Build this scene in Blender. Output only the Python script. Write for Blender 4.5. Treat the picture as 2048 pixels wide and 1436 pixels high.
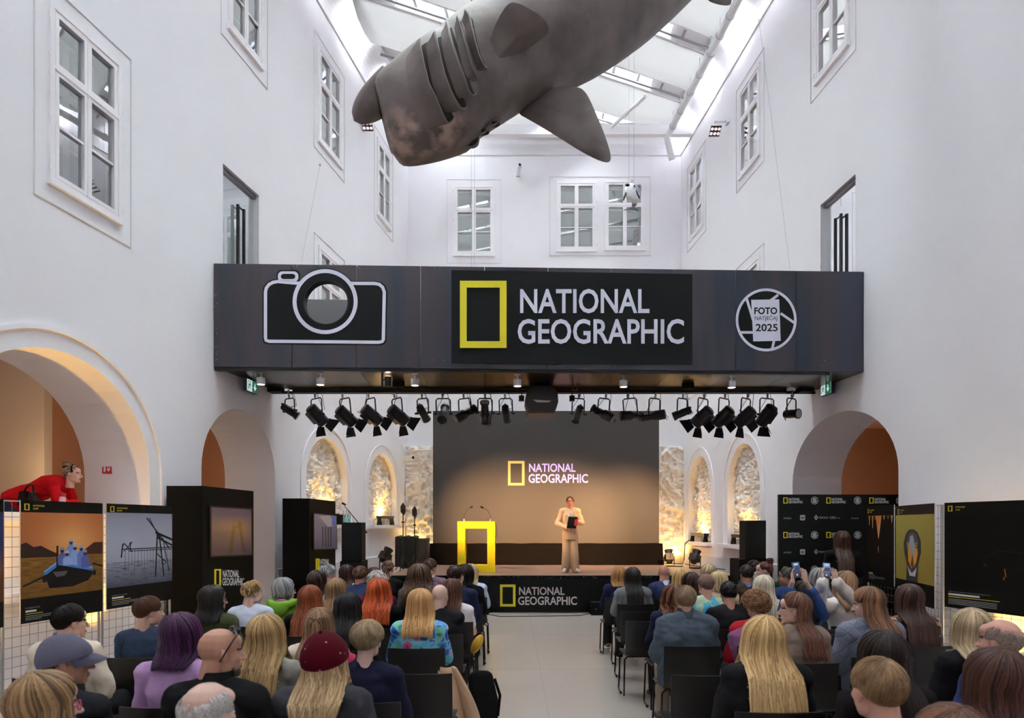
import bpy, bmesh, math, random
from mathutils import Vector, Matrix, noise
for o in list(bpy.data.objects): bpy.data.objects.remove(o, do_unlink=True)
scene = bpy.context.scene
col = scene.collection
R = math.radians
# ---------------------------------------------------------------- camera
F, CX, HOR, EYE = 1365.33, 1024.0, 1050.0, 1.82      # focal length in photo pixels, horizon row, eye height
cd = bpy.data.cameras.new('camera'); cam = bpy.data.objects.new('camera', cd); col.objects.link(cam)
cam.location = (0, 0, EYE); cam.rotation_euler = (R(90), 0, 0)
cd.sensor_width = 36; cd.lens = 24; cd.shift_y = (HOR - 718) / 2048; cd.clip_start = .05; cd.clip_end = 200
cd.dof.use_dof = True; cd.dof.focus_distance = 12; cd.dof.aperture_fstop = 3.2
scene.camera = cam
# ---------------------------------------------------------------- world (overcast daylight over the glass roof)
w = bpy.data.worlds.new('sky'); scene.world = w; w.use_nodes = True
bg = w.node_tree.nodes['Background']; bg.inputs[0].default_value = (.965, .975, 1, 1); bg.inputs[1].default_value = 33
# ---------------------------------------------------------------- exposure
scene.view_settings.view_transform = 'Standard'; scene.view_settings.look = 'None'
scene.view_settings.exposure = 0.42; scene.view_settings.gamma = 1; scene.view_settings.use_curve_mapping = False
scene.cycles.max_bounces = 8; scene.cycles.diffuse_bounces = 6; scene.cycles.glossy_bounces = 3
scene.cycles.transparent_max_bounces = 12; scene.cycles.transmission_bounces = 4
scene.cycles.sample_clamp_indirect = 0; scene.cycles.caustics_reflective = False; scene.cycles.caustics_refractive = False
scene.cycles.use_denoising = True

# ---------------------------------------------------------------- helpers
def lin(c):
    return tuple((v/12.92 if v <= .04045 else ((v+.055)/1.055)**2.4) for v in (c[0]/255, c[1]/255, c[2]/255)) + (1,)
MATS = {}
def mat(name, c, rough=.6, metal=0, noise_amt=0, noise_scale=8, bump=0, bump_scale=40, emit=0, spec=.5, stretch=None, sheen=0):
    if name in MATS: return MATS[name]
    m = bpy.data.materials.new(name); m.use_nodes = True; nt = m.node_tree; b = nt.nodes['Principled BSDF']
    c = lin(c); b.inputs['Base Color'].default_value = c; b.inputs['Roughness'].default_value = rough
    b.inputs['Metallic'].default_value = metal; b.inputs['Specular IOR Level'].default_value = spec
    if sheen: b.inputs['Sheen Weight'].default_value = sheen
    if emit:
        b.inputs['Emission Color'].default_value = c; b.inputs['Emission Strength'].default_value = emit
    if noise_amt or bump:
        tc = nt.nodes.new('ShaderNodeTexCoord'); src = tc.outputs['Object']
        if stretch:
            mp = nt.nodes.new('ShaderNodeMapping'); mp.inputs['Scale'].default_value = stretch
            nt.links.new(src, mp.inputs[0]); src = mp.outputs[0]
    if noise_amt:
        n = nt.nodes.new('ShaderNodeTexNoise'); n.inputs['Scale'].default_value = noise_scale; n.inputs['Detail'].default_value = 4
        nt.links.new(src, n.inputs['Vector'])
        mx = nt.nodes.new('ShaderNodeMix'); mx.data_type = 'RGBA'
        mx.inputs[6].default_value = tuple(max(0, v*(1-noise_amt)) for v in c[:3]) + (1,)
        mx.inputs[7].default_value = tuple(min(1, v*(1+noise_amt)) for v in c[:3]) + (1,)
        nt.links.new(n.outputs[0], mx.inputs[0]); nt.links.new(mx.outputs[2], b.inputs['Base Color'])
    if bump:
        n2 = nt.nodes.new('ShaderNodeTexNoise'); n2.inputs['Scale'].default_value = bump_scale; n2.inputs['Detail'].default_value = 3
        nt.links.new(src, n2.inputs['Vector'])
        bp = nt.nodes.new('ShaderNodeBump'); bp.inputs['Strength'].default_value = bump; bp.inputs['Distance'].default_value = .02
        nt.links.new(n2.outputs[0], bp.inputs['Height']); nt.links.new(bp.outputs[0], b.inputs['Normal'])
    MATS[name] = m; return m
def nodes_mat(name, fn):
    if name in MATS: return MATS[name]
    m = bpy.data.materials.new(name); m.use_nodes = True; nt = m.node_tree; nt.nodes.clear()
    out = nt.nodes.new('ShaderNodeOutputMaterial'); fn(nt, out); MATS[name] = m; return m
def P(x, y, Z):
    return Vector(((x-CX)*Z/F, Z, EYE+(HOR-y)*Z/F))
def hit(x, y, p0, n):
    """where the sight line through a photo pixel meets the plane (p0, n)"""
    d = Vector(((x-CX)/F, 1, (HOR-y)/F)); e = Vector((0, 0, EYE))
    t = (Vector(p0)-e).dot(n)/d.dot(n); return e + d*t
class MB:
    def __init__(s): s.v = []; s.f = []; s.m = []
    def add(s, vs, fs, m=0):
        k = len(s.v); s.v += [tuple(v) for v in vs]; s.f += [tuple(i+k for i in f) for f in fs]; s.m += [m]*len(fs); return s
    def box(s, c, d, M=None, m=0):
        c = Vector(c); vs = [Vector((x*d[0]/2, y*d[1]/2, z*d[2]/2)) for x in (-1, 1) for y in (-1, 1) for z in (-1, 1)]
        vs = [(M @ v if M else v)+c for v in vs]
        return s.add(vs, [(0,1,3,2),(4,6,7,5),(0,4,5,1),(2,3,7,6),(0,2,6,4),(1,5,7,3)], m)
    def hexa(s, a, b, m=0):        # two quads a (4 pts) and b (4 pts)
        return s.add(list(a)+list(b), [(0,1,2,3),(7,6,5,4),(0,4,5,1),(1,5,6,2),(2,6,7,3),(3,7,4,0)], m)
    def tube(s, pts, r, n=8, m=0, caps=True):
        pts = [Vector(p) for p in pts]; rs = r if isinstance(r, (list, tuple)) else [r]*len(pts)
        t0 = (pts[1]-pts[0]).normalized(); up = Vector((0,0,1)) if abs(t0.z) < .9 else Vector((1,0,0))
        a = t0.cross(up).normalized(); vs = []; k = len(pts)
        for i, p in enumerate(pts):
            t = (pts[min(i+1,k-1)]-pts[max(i-1,0)]).normalized()
            a = (a - t*a.dot(t)).normalized(); b = t.cross(a)
            vs += [p + (a*math.cos(2*math.pi*j/n)+b*math.sin(2*math.pi*j/n))*rs[i] for j in range(n)]
        fs = [(i*n+j, i*n+(j+1)%n, (i+1)*n+(j+1)%n, (i+1)*n+j) for i in range(k-1) for j in range(n)]
        if caps: fs += [tuple(range(n))[::-1], tuple((k-1)*n+j for j in range(n))]
        return s.add(vs, fs, m)
    def cyl(s, a, b, r, r2=None, n=20, m=0, caps=True):
        return s.tube([a, b], [r, r if r2 is None else r2], n, m, caps)
    def ball(s, c, r, M=None, n=16, m=0):
        c = Vector(c); r = r if isinstance(r, (list, tuple, Vector)) else (r, r, r); vs = []; k = n//2
        for i in range(1, k):
            th = math.pi*i/k
            for j in range(n):
                ph = 2*math.pi*j/n; v = Vector((r[0]*math.sin(th)*math.cos(ph), r[1]*math.sin(th)*math.sin(ph), r[2]*math.cos(th)))
                vs.append((M @ v if M else v)+c)
        for z in (1, -1):
            v = Vector((0, 0, r[2]*z)); vs.append((M @ v if M else v)+c)
        fs = [(i*n+j, (i+1)*n+j, (i+1)*n+(j+1)%n, i*n+(j+1)%n) for i in range(k-2) for j in range(n)]
        t = (k-1)*n
        fs += [(t, j, (j+1)%n) for j in range(n)] + [(t+1, (k-2)*n+(j+1)%n, (k-2)*n+j) for j in range(n)]
        return s.add(vs, fs, m)
    def loft(s, rings, m=0, caps=True, closed=True):
        n = len(rings[0]); vs = [v for r in rings for v in r]; e = n if closed else n-1
        fs = [(i*n+j, i*n+(j+1)%n, (i+1)*n+(j+1)%n, (i+1)*n+j) for i in range(len(rings)-1) for j in range(e)]
        if caps: fs += [tuple(range(n))[::-1], tuple((len(rings)-1)*n+j for j in range(n))]
        return s.add(vs, fs, m)
    def poly(s, pts, m=0): return s.add(pts, [tuple(range(len(pts)))], m)
    def slab(s, pts, d, m=0):       # polygon extruded by vector d
        pts = [Vector(p) for p in pts]; d = Vector(d); n = len(pts)
        return s.add(pts+[p+d for p in pts], [tuple(range(n)), tuple(range(2*n-1, n-1, -1))]+[(i, i+n, (i+1) % n+n, (i+1) % n) for i in range(n)], m)
    def ring(s, a, b, d, m=0):      # band between two point loops, extruded by d
        a = [Vector(p) for p in a]; b = [Vector(p) for p in b]; d = Vector(d); n = len(a)
        vs = a+b+[p+d for p in a]+[p+d for p in b]; fs = []
        for i in range(n):
            j = (i+1) % n
            fs += [(i,j,n+j,n+i), (2*n+i,3*n+i,3*n+j,2*n+j), (i,2*n+i,2*n+j,j), (n+i,n+j,3*n+j,3*n+i)]
        return s.add(vs, fs, m)
    def build(s, name, mats, parent=None, smooth=False, loc=None, fix=True):
        me = bpy.data.meshes.new(name); org = Vector(loc) if loc is not None else Vector((0,0,0))
        me.from_pydata([tuple(Vector(v)-org) for v in s.v], [], s.f)
        for mm in (mats if isinstance(mats, (list, tuple)) else [mats]): me.materials.append(mm)
        me.polygons.foreach_set('material_index', s.m)
        if fix:
            bm = bmesh.new(); bm.from_mesh(me); bmesh.ops.recalc_face_normals(bm, faces=bm.faces); bm.to_mesh(me); bm.free()
        if smooth:
            me.polygons.foreach_set('use_smooth', [True]*len(me.polygons))
            try: me.set_sharp_from_angle(angle=R(40))
            except Exception: pass
        me.update()
        o = bpy.data.objects.new(name, me); col.objects.link(o)
        if parent is not None:
            o.parent = parent; o.matrix_parent_inverse = Matrix.Identity(4)
            if loc is not None: o.location = org
            if loc is None: o.matrix_parent_inverse = wm(parent).inverted()
        elif loc is not None: o.location = org
        return o
def wm(o):
    M = Matrix.LocRotScale(o.location, o.rotation_euler, o.scale)
    if o.parent: return wm(o.parent) @ o.matrix_parent_inverse @ M
    return M
def tag(o, label=None, cat=None, group=None, kind=None):
    if label: o['label'] = label
    if cat: o['category'] = cat
    if group: o['group'] = group
    if kind: o['kind'] = kind
    return o
def empty(name, loc, label=None, cat=None, group=None, rz=0):
    o = bpy.data.objects.new(name, None); col.objects.link(o); o.location = loc; o.rotation_euler = (0, 0, rz); o.empty_display_size = .1
    return tag(o, label, cat, group)
def struct(name, mb, m, parent=None, **k):
    o = mb.build(name, m, parent, **k); o['kind'] = 'structure'; return o
def copy_tree(o, parent=None):
    c = o.copy(); col.objects.link(c)
    if parent is not None: c.parent = parent
    for ch in list(o.children): copy_tree(ch, c)
    return c
wsc = bpy.data.scenes.new('workshop')
def bake(ob):
    """evaluated mesh of a temporary object, made in a scene of its own so the big scene is not re-read"""
    wsc.collection.objects.link(ob); vl = wsc.view_layers[0]; vl.update(); dg = vl.depsgraph
    me = bpy.data.meshes.new_from_object(ob.evaluated_get(dg)); wsc.collection.objects.unlink(ob); return me
def curve_plate(outer, holes, d0, d1, X):
    """flat plate with holes in local (u,v); spans depth d0..d1 along local n; X maps (u,v,n) to the world"""
    cu = bpy.data.curves.new('t', 'CURVE'); cu.dimensions = '2D'; cu.fill_mode = 'BOTH'; cu.extrude = abs(d1-d0)/2
    for lp in [outer]+holes:
        sp = cu.splines.new('POLY'); sp.points.add(len(lp)-1); sp.use_cyclic_u = True
        for q, (u, v) in zip(sp.points, lp): q.co = (u, v, 0, 1)
    ob = bpy.data.objects.new('t', cu); me = bake(ob)
    mid = (d0+d1)/2; mb = MB(); mb.v = [tuple(X(v.co.x, v.co.y, v.co.z+mid)) for v in me.vertices]
    mb.f = [tuple(p.vertices) for p in me.polygons]; mb.m = [0]*len(mb.f)
    bpy.data.objects.remove(ob); bpy.data.curves.remove(cu); bpy.data.meshes.remove(me)
    return mb
def text_mb(txt, bold=.0):
    cu = bpy.data.curves.new('t', 'FONT'); cu.body = txt; cu.size = 1; cu.offset = bold; cu.resolution_u = 3
    ob = bpy.data.objects.new('t', cu); me = bake(ob)
    vs = [v.co.copy() for v in me.vertices]; fs = [tuple(p.vertices) for p in me.polygons]
    bpy.data.objects.remove(ob); bpy.data.curves.remove(cu); bpy.data.meshes.remove(me)
    x0 = min(v.x for v in vs); x1 = max(v.x for v in vs); y0 = min(v.y for v in vs); y1 = max(v.y for v in vs)
    return [((v.x-x0)/(x1-x0), (v.y-y0)/(y1-y0)) for v in vs], fs
def text_into(mb, txt, H, x0, y0, x1, y1, m=0, bold=.018, dx=0):
    """letters fitted to the photo box x0,y0..x1,y1 through H(x,y)"""
    vs, fs = text_mb(txt, bold)
    mb.add([H(x0+(x1-x0)*u+dx*v, y1+(y0-y1)*v) for u, v in vs], fs, m)
def rect(x0, y0, x1, y1): return [(x0,y0),(x1,y0),(x1,y1),(x0,y1)]
def rrect(x0, y0, x1, y1, r, n=5):
    pts = []
    for cx, cy, a in ((x1-r,y0+r,-90),(x1-r,y1-r,0),(x0+r,y1-r,90),(x0+r,y0+r,180)):
        pts += [(cx+r*math.cos(R(a+90*i/n)), cy+r*math.sin(R(a+90*i/n))) for i in range(n+1)]
    return pts
def circ(cx, cy, r, n=40, ry=None): return [(cx+r*math.cos(2*math.pi*i/n), cy+(ry or r)*math.sin(2*math.pi*i/n)) for i in range(n)]
def logo(mb, H, fr, t1, t2, bw, my=0, mw=1):
    """yellow portrait frame with two lines of lettering"""
    x0, y0, x1, y1 = fr; d = H(x0, y0, .006)-H(x0, y0)
    mb.ring([H(*p) for p in rect(x0,y0,x1,y1)], [H(*p) for p in rect(x0+bw,y0+bw,x1-bw,y1-bw)], d, my)
    text_into(mb, 'NATIONAL', lambda x, y: H(x, y, .004), *t1, m=mw); text_into(mb, 'GEOGRAPHIC', lambda x, y: H(x, y, .004), *t2, m=mw)
def plane_H(p0, n, off=0):
    n = Vector(n).normalized()
    if n.dot(Vector((0,0,EYE))-Vector(p0)) < 0: n = -n
    return lambda x, y, d=0: hit(x, y, p0, n) + n*(off+d)
def light(kind, name, loc, energy, color, size=.1, target=None, spot=60, blend=.6, parent=None):
    ld = bpy.data.lights.new(name, kind); ld.energy = energy; ld.color = color
    o = bpy.data.objects.new(name, ld); col.objects.link(o); o.location = loc
    if kind in ('POINT', 'SPOT'): ld.shadow_soft_size = size
    if kind == 'SPOT': ld.spot_size = R(spot); ld.spot_blend = blend
    if target is not None: o.rotation_euler = (Vector(target)-Vector(loc)).to_track_quat('-Z', 'Y').to_euler()
    return o

# ---------------------------------------------------------------- materials of the place
WALL = mat('white_plaster', (236,235,240), .85, noise_amt=.025, noise_scale=1.2, bump=.12, bump_scale=5, spec=.2)
TRIM = mat('white_paint', (238,236,240), .5)
WARMWALL = mat('beige_corridor_paint', (206,186,170), .85)
OCHRE = mat('ochre_corridor_paint', (178,128,92), .85)
def _steel(nt, out):
    b = nt.nodes.new('ShaderNodeBsdfPrincipled'); nt.links.new(b.outputs[0], out.inputs[0])
    tc = nt.nodes.new('ShaderNodeTexCoord'); mp = nt.nodes.new('ShaderNodeMapping'); mp.inputs['Scale'].default_value = (1.1, .3, .12)
    n = nt.nodes.new('ShaderNodeTexNoise'); n.inputs['Scale'].default_value = 1.6; n.inputs['Detail'].default_value = 3
    nt.links.new(tc.outputs['Object'], mp.inputs[0]); nt.links.new(mp.outputs[0], n.inputs['Vector'])
    r = nt.nodes.new('ShaderNodeValToRGB'); e = r.color_ramp.elements
    e[0].position = .36; e[0].color = lin((50,58,69)); e[1].position = .62; e[1].color = lin((63,66,80))
    q = e.new(.5); q.color = lin((72,66,69))
    nt.links.new(n.outputs[0], r.inputs[0]); nt.links.new(r.outputs[0], b.inputs['Base Color'])
    b.inputs['Metallic'].default_value = .35; b.inputs['Roughness'].default_value = .32
DKSTEEL = nodes_mat('dark_hot_rolled_steel', _steel)
SOFFIT = mat('dark_steel_soffit', (58,44,38), .28, .5, noise_amt=.3, noise_scale=2)
BLACK = mat('matt_black', (20,20,21), .7, spec=.15)
BLACKB = mat('black_board', (17,15,14), .65, spec=.12)
BLKMET = mat('black_metal', (22,22,24), .35, .3)
PLAST = mat('black_plastic', (30,29,29), .42)
YEL = mat('yellow_print', (235,222,40), .5)
WHT = mat('white_print', (222,224,240), .6)
BANNER = mat('black_banner_vinyl', (24,26,27), .6, spec=.18, bump=.25, bump_scale=3)
GREYM = mat('grey_metal', (150,152,158), .35, .7)
WHITEM = mat('white_enamel', (225,226,230), .4)
FLOORM = mat('cream_poured_floor', (178,169,161), .3, noise_amt=.05, noise_scale=1.5, spec=.4)
def _glass(nt, out, REFL=.0):
    tr = nt.nodes.new('ShaderNodeBsdfTransparent'); tr.inputs[0].default_value = (.86,.93,.92,1)
    gl = nt.nodes.new('ShaderNodeBsdfGlossy'); gl.inputs['Roughness'].default_value = .01; gl.inputs[0].default_value = (.95,.98,1,1)
    lw = nt.nodes.new('ShaderNodeFresnel'); lw.inputs[0].default_value = 1.6; ad = nt.nodes.new('ShaderNodeMath'); ad.inputs[1].default_value = REFL; nt.links.new(lw.outputs[0], ad.inputs[0])
    mx = nt.nodes.new('ShaderNodeMixShader')
    nt.links.new(ad.outputs[0], mx.inputs[0]); nt.links.new(tr.outputs[0], mx.inputs[1]); nt.links.new(gl.outputs[0], mx.inputs[2]); nt.links.new(mx.outputs[0], out.inputs[0])
GLASS = nodes_mat('clear_glass', _glass)
PANE = nodes_mat('coated_double_glazing', lambda nt, out: _glass(nt, out, .34))
def _fabric(nt, out):
    tr = nt.nodes.new('ShaderNodeBsdfTransparent'); tr.inputs[0].default_value = (.95,.97,.96,1)
    tl = nt.nodes.new('ShaderNodeBsdfTranslucent'); tl.inputs[0].default_value = (.022,.023,.023,1)
    df = nt.nodes.new('ShaderNodeBsdfDiffuse'); df.inputs[0].default_value = (.85,.87,.86,1)
    a = nt.nodes.new('ShaderNodeMixShader'); a.inputs[0].default_value = .5
    b = nt.nodes.new('ShaderNodeMixShader'); b.inputs[0].default_value = .996
    nt.links.new(tl.outputs[0], a.inputs[1]); nt.links.new(df.outputs[0], a.inputs[2])
    nt.links.new(tr.outputs[0], b.inputs[1]); nt.links.new(a.outputs[0], b.inputs[2]); nt.links.new(b.outputs[0], out.inputs[0])
SHADE = nodes_mat('white_roof_shade_fabric', _fabric)

# ---------------------------------------------------------------- walls
aL, bL, aR, bR = -6.43, .166, 6.48, -.0733
SL, SR = math.hypot(1, bL), math.hypot(1, bR)
def LW(u, v, n=0): return Vector((aL+bL*u/SL + n/SL, u/SL - n*bL/SL, v))        # n>0 into the hall
def RW(u, v, n=0): return Vector((aR+bR*u/SR - n/SR, u/SR + n*bR/SR, v))
def lz(x): return -aL*F/((CX+bL*F)-x)*SL      # photo column -> distance along the left wall
def rz(x): return aR*F/(x-(CX+bR*F))*SR
CORN = 12.77; ZB = 20.2
def arch(u0, u1, v0, spring, top, n=24):
    c = (u0+u1)/2; r = (u1-u0)/2
    return [(u0, v0)] + [(c-r*math.cos(math.pi*i/n), spring+(top-spring)*math.sin(math.pi*i/n)) for i in range(n+1)] + [(u1, v0)]
ZL0, ZR0 = -5.0, -5.0
uL, uR = lambda z: z*SL, lambda z: z*SR
WINL_UP = [(lz(458.6), lz(520.7)), (lz(638), lz(680)), (lz(755), lz(779.5))]
WINR_UP = [(rz(1696), rz(1635)), (rz(1519), rz(1481)), (rz(1406), rz(1380))]
UPV, LOV = (9.92, 11.82), (5.70, 7.63)
WINL_LO = [(lz(103.5), lz(234.5)), (lz(638), lz(680)), (lz(755), lz(779.5))]
WINR_LO = [(rz(1519), rz(1481)), (rz(1406), rz(1380))]
DOORL = (lz(446), lz(518)); DOORR = (rz(1711), rz(1641)); DV = (4.6, 7.6)
A1 = arch(uL(6.35), lz(300), .02, 2.45, 3.8); A2 = arch(lz(403), lz(550), .02, 2.68, 3.75); AR = arch(rz(1797), rz(1585), .02, 2.62, 3.76)
N1 = arch(lz(612), lz(695), 1.82, 2.75, 3.70); N2 = arch(lz(737), lz(793), 1.80, 2.75, 3.70)
N3 = arch(rz(1422), rz(1377), 1.36, 2.6, 3.70); N4 = arch(rz(1520), rz(1455), 1.36, 2.6, 3.70)
def box2(w_, v_): return rect(w_[0], v_[0], w_[1], v_[1])
T = 1.0
holesL = [box2(w_, UPV) for w_ in WINL_UP]+[box2(w_, LOV) for w_ in WINL_LO]+[box2(DOORL, DV), A1, A2, N1, N2]
holesR = [box2(w_, UPV) for w_ in WINR_UP]+[box2(w_, LOV) for w_ in WINR_LO]+[box2(DOORR, DV), AR, N3, N4]
struct('wall_left', curve_plate(rect(uL(ZL0), 0, uL(ZB+.3), CORN), holesL, 0, -T, LW), WALL)
struct('wall_right', curve_plate(rect(uR(ZR0), 0, uR(ZB+.4), CORN), holesR, 0, -T, RW), WALL)
def BW(u, v, n=0): return Vector((u, ZB-n, v))
def bx(x): return (x-CX)*ZB/F
def bz(y): return EYE+(HOR-y)*ZB/F
WINB = [(bx(910), bx(986), bz(508), bz(375)), (bx(1116), bx(1190), bz(499), bz(367)), (bx(1212), bx(1287), bz(497), bz(365))]
struct('wall_back', curve_plate(rect(-4.2, 0, 6.2, CORN), [rect(a,c,b,d) for a,b,c,d in WINB], 0, -T, BW), WALL)
mb = MB(); mb.box((0, 8, -.05), (30, 30, .1)); struct('floor', mb, FLOORM)
# floor joints
mb = MB()
for y in (3.2, 5.9, 8.6, 11.3): mb.box((.6, y, .0006), (13, .006, .0012))
for x in (-2.4, .35, 3.1): mb.box((x, 6.5, .0006), (.006, 15, .0012))
struct('trim_1', mb, mat('floor_joint_grey', (165,160,156), .6))
# rear wall of the hall, behind the photographer
mb = MB(); mb.box((0, -5.3, 6.4), (16, .3, 12.8)); struct('wall_rear', mb, WALL)

# cornice line, cove and roof edge
HC = 13.02
def cove(name, X, u0, u1, sgn=1):
    mb = MB(); prof = [(0, CORN-.02), (.015, CORN-.02), (.02, CORN+.05)]+[(.02+.48*(1-math.cos(t))**1.0, CORN+.05+(HC-CORN+.35)*math.sin(t)) for t in [math.pi/2*i/8 for i in range(1, 9)]]
    prof2 = [(n, v) for n, v in prof]+[(prof[-1][0], prof[-1][1]+.15), (-.25, prof[-1][1]+.15), (-.25, CORN-.02)]
    mb.loft([[X(u, v, n) for n, v in prof2] for u in (u0, u1)]); struct(name, mb, WALL)
cove('trim_2', LW, uL(ZL0), uL(ZB-.02)); cove('trim_3', RW, uR(ZR0), uR(ZB-.02)); cove('trim_4', BW, -3.4, 5.3)
mb = MB(); mb.box(((bx(815)+bx(1361))/2, ZB-.95, 12.93), (8.6, .16, .27)); struct('trim_5', mb, TRIM)
# skylight: skewed ribs, glazing strips with cross bars, fabric shades between them
RY = HC+.42
def xl(Y): return aL+bL*Y+.52
def xr(Y): return aR+bR*Y-.52
SK = .47
def rib_span(c):
    """end points of a skewed line Y = c + SK*X between both roof edges"""
    x0 = (aL+.42+bL*c)/(1-bL*SK); x1 = (aR-.42+bR*c)/(1-bR*SK)
    return Vector((x0, c+SK*x0, RY)), Vector((x1, c+SK*x1, RY))
C0 = 16.31; PIT = 1.98
mb = MB(); gl = MB(); bars = MB()
shades = []
for k in range(-13, 3):
    c = C0+PIT*k
    a0, a1 = rib_span(c-.28); b0, b1 = rib_span(c+.28)
    if a0.y > ZB+.5: continue
    for e0, e1 in ((a0, a1), (b0, b1)):
        d = (e1-e0).normalized(); nrm = Vector((-d.y, d.x, 0))
        mb.hexa([e0-nrm*.045, e0+nrm*.045, e0+nrm*.045+Vector((0,0,.22)), e0-nrm*.045+Vector((0,0,.22))],
                [e1-nrm*.045, e1+nrm*.045, e1+nrm*.045+Vector((0,0,.22)), e1-nrm*.045+Vector((0,0,.22))])
    if c < 4.5: shades.append((a0, a1, b1, b0))  # extra unseen shade closing each near glazing strip, added to hold back daylight
    for e0, e1, f0, f1 in ((a0, b0, a0.lerp(a1,.12), b0.lerp(b1,.12)), (a1, b1, a1.lerp(a0,.12), b1.lerp(b0,.12))):
        z3 = Vector((0,0,.12)); mb.slab([e0+z3, e1+z3, f1+z3, f0+z3], (0,0,.04))  # opaque end plates added to keep bright daylight off the cove
    up = Vector((0,0,.2)); gl.add([a0+up, a1+up, b1+up, b0+up], [(0,1,2,3)])
    for i in range(1, 12):
        t = i/12; p = a0.lerp(a1, t)+up*.6; q = b0.lerp(b1, t)+up*.6; bars.tube([p, q], .035, 4)
    bars.tube([(a0+b0)/2-up*.3, (a1+b1)/2-up*.3], .028, 8)
    n0, n1 = rib_span(c+PIT-.28); 
    shades.append((b0, b1, n1, n0))
struct('trim_6', mb, TRIM); o = struct('ceiling', gl, GLASS); struct('trim_7', bars, mat('pale_grey_bars', (150,152,156), .5))
for i, (p0, p1, p2, p3) in enumerate(shades):
    m2 = MB(); n = 10; rows = []
    for j in range(5):
        t = j/4; sag = -.30*math.sin(math.pi*t)**.5-.02
        rows.append([p0.lerp(p1, i_/n).lerp(p3.lerp(p2, i_/n), t)+Vector((0,0,sag+.02)) for i_ in range(n+1)])
    m2.loft(rows, caps=False, closed=False)
    o = m2.build('roof_shade', SHADE, smooth=True, fix=False)
    tag(o, 'white fabric roof shade, number %s counted from the far end wall' % ['one','two','three','four','five','six','seven','eight','nine','ten','eleven','twelve','thirteen','fourteen','fifteen','sixteen','seventeen','eighteen','nineteen','twenty','twenty one','twenty two','twenty three','twenty four','twenty five','twenty six','twenty seven','twenty eight'][len(shades)-1-i], 'roof shade', 'fabric shades under the skylight')
# ---------------------------------------------------------------- windows
wn = [0]
INNER = mat('grey_interior_paint', (206,216,214), .8)
def window(X, u0, u1, v0, v1, mould=True, kinds='structure'):
    wn[0] += 1; i = wn[0]
    f = MB(); fr = .055
    def bar(mb, a, b, c, d, n0, n1): mb.hexa([X(a,c,n0), X(b,c,n0), X(b,d,n0), X(a,d,n0)], [X(a,c,n1), X(b,c,n1), X(b,d,n1), X(a,d,n1)])
    def frame(mb, a, b, c, d, t, n0, n1):
        bar(mb,a,b,c,c+t,n0,n1); bar(mb,a,b,d-t,d,n0,n1); bar(mb,a,a+t,c+t,d-t,n0,n1); bar(mb,b-t,b,c+t,d-t,n0,n1)
    frame(f, u0-.05, u1+.05, v0-.05, v1+.05, .06, -.02, .035); frame(f, u0-.02, u1+.02, v0-.02, v1+.02, .05, -.1, .02)
    o = struct('window_%d' % i, f, TRIM)
    uc = (u0+u1)/2; vt = v0+(v1-v0)*.655
    g = MB(); s = MB()
    for a, b in ((u0+.03, uc-.008), (uc+.008, u1-.03)):
        for c, d, nb in ((v0+.03, vt-.02, 1), (vt+.02, v1-.03, 0)):
            frame(s, a, b, c, d, .048, -.06, .025)
            g.poly([X(a+.04,c+.04,-.02), X(b-.04,c+.04,-.02), X(b-.04,d-.04,-.02), X(a+.04,d-.04,-.02)])
            if nb: bar(s, a+.04, b-.04, (c+d)/2-.014, (c+d)/2+.014, -.05, .01)
    bar(s, u0, u1, vt-.022, vt+.022, -.06, .035); bar(s, uc-.012, uc+.012, v0+.03, v1-.03, -.06, .03)
    bar(s, u0-.06, u1+.06, v0-.075, v0-.035, -.02, .05)
    s.build('sash', TRIM, o); g.build('pane', PANE, o, fix=False)
    s2 = MB()
    for a, b in ((u0+.06, uc), (uc, u1-.06)):
        for c, d, nb in ((v0+.03, vt, 1), (vt, v1-.03, 0)):
            frame(s2, a, b, c, d, .05, -.34, -.28)
            if nb: bar(s2, a, b, (c+d)/2-.015, (c+d)/2+.015, -.33, -.29)
    s2.build('inner_sash', TRIM, o)
    b = MB(); bar(b, u0-.02, u1+.02, v0-.02, v1+.02, -.52, -.47); b.build('room_behind', INNER, o)
    h = MB()
    for uu in (u0-.055, u1+.055):
        for t in (.06, .36, .5, .6, .72, .94):
            vv = v0+(v1-v0)*t; h.cyl(X(uu, vv-.035, .035), X(uu, vv+.035, .035), .011, n=8)
    h.build('hinge', TRIM, o)
    if mould:
        q = MB(); e = .24
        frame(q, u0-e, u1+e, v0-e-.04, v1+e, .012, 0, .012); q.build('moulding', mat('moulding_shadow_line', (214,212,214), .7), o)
    return o
for a, b in WINL_UP: window(LW, a, b, *UPV)
for a, b in WINL_LO: window(LW, a, b, *LOV)
for a, b in WINR_UP: window(RW, a, b, *UPV)
for a, b in WINR_LO: window(RW, a, b, *LOV)
for k, (a, b, c, d) in enumerate(WINB): window(BW, a, b, c, d, mould=(k == 0))
mb = MB(); a, b, c, d = bx(1099), bx(1301), bz(512), bz(353)
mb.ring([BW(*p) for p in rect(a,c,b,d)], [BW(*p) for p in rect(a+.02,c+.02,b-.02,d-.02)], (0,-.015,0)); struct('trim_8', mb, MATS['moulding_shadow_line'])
# cornice shadow line
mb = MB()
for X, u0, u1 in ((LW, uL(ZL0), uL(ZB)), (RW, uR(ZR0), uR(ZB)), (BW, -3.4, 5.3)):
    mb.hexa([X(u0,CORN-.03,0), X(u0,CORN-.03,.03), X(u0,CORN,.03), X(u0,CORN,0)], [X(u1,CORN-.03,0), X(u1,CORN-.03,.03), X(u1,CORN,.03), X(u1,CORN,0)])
struct('trim_9', mb, MATS['moulding_shadow_line'])
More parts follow.
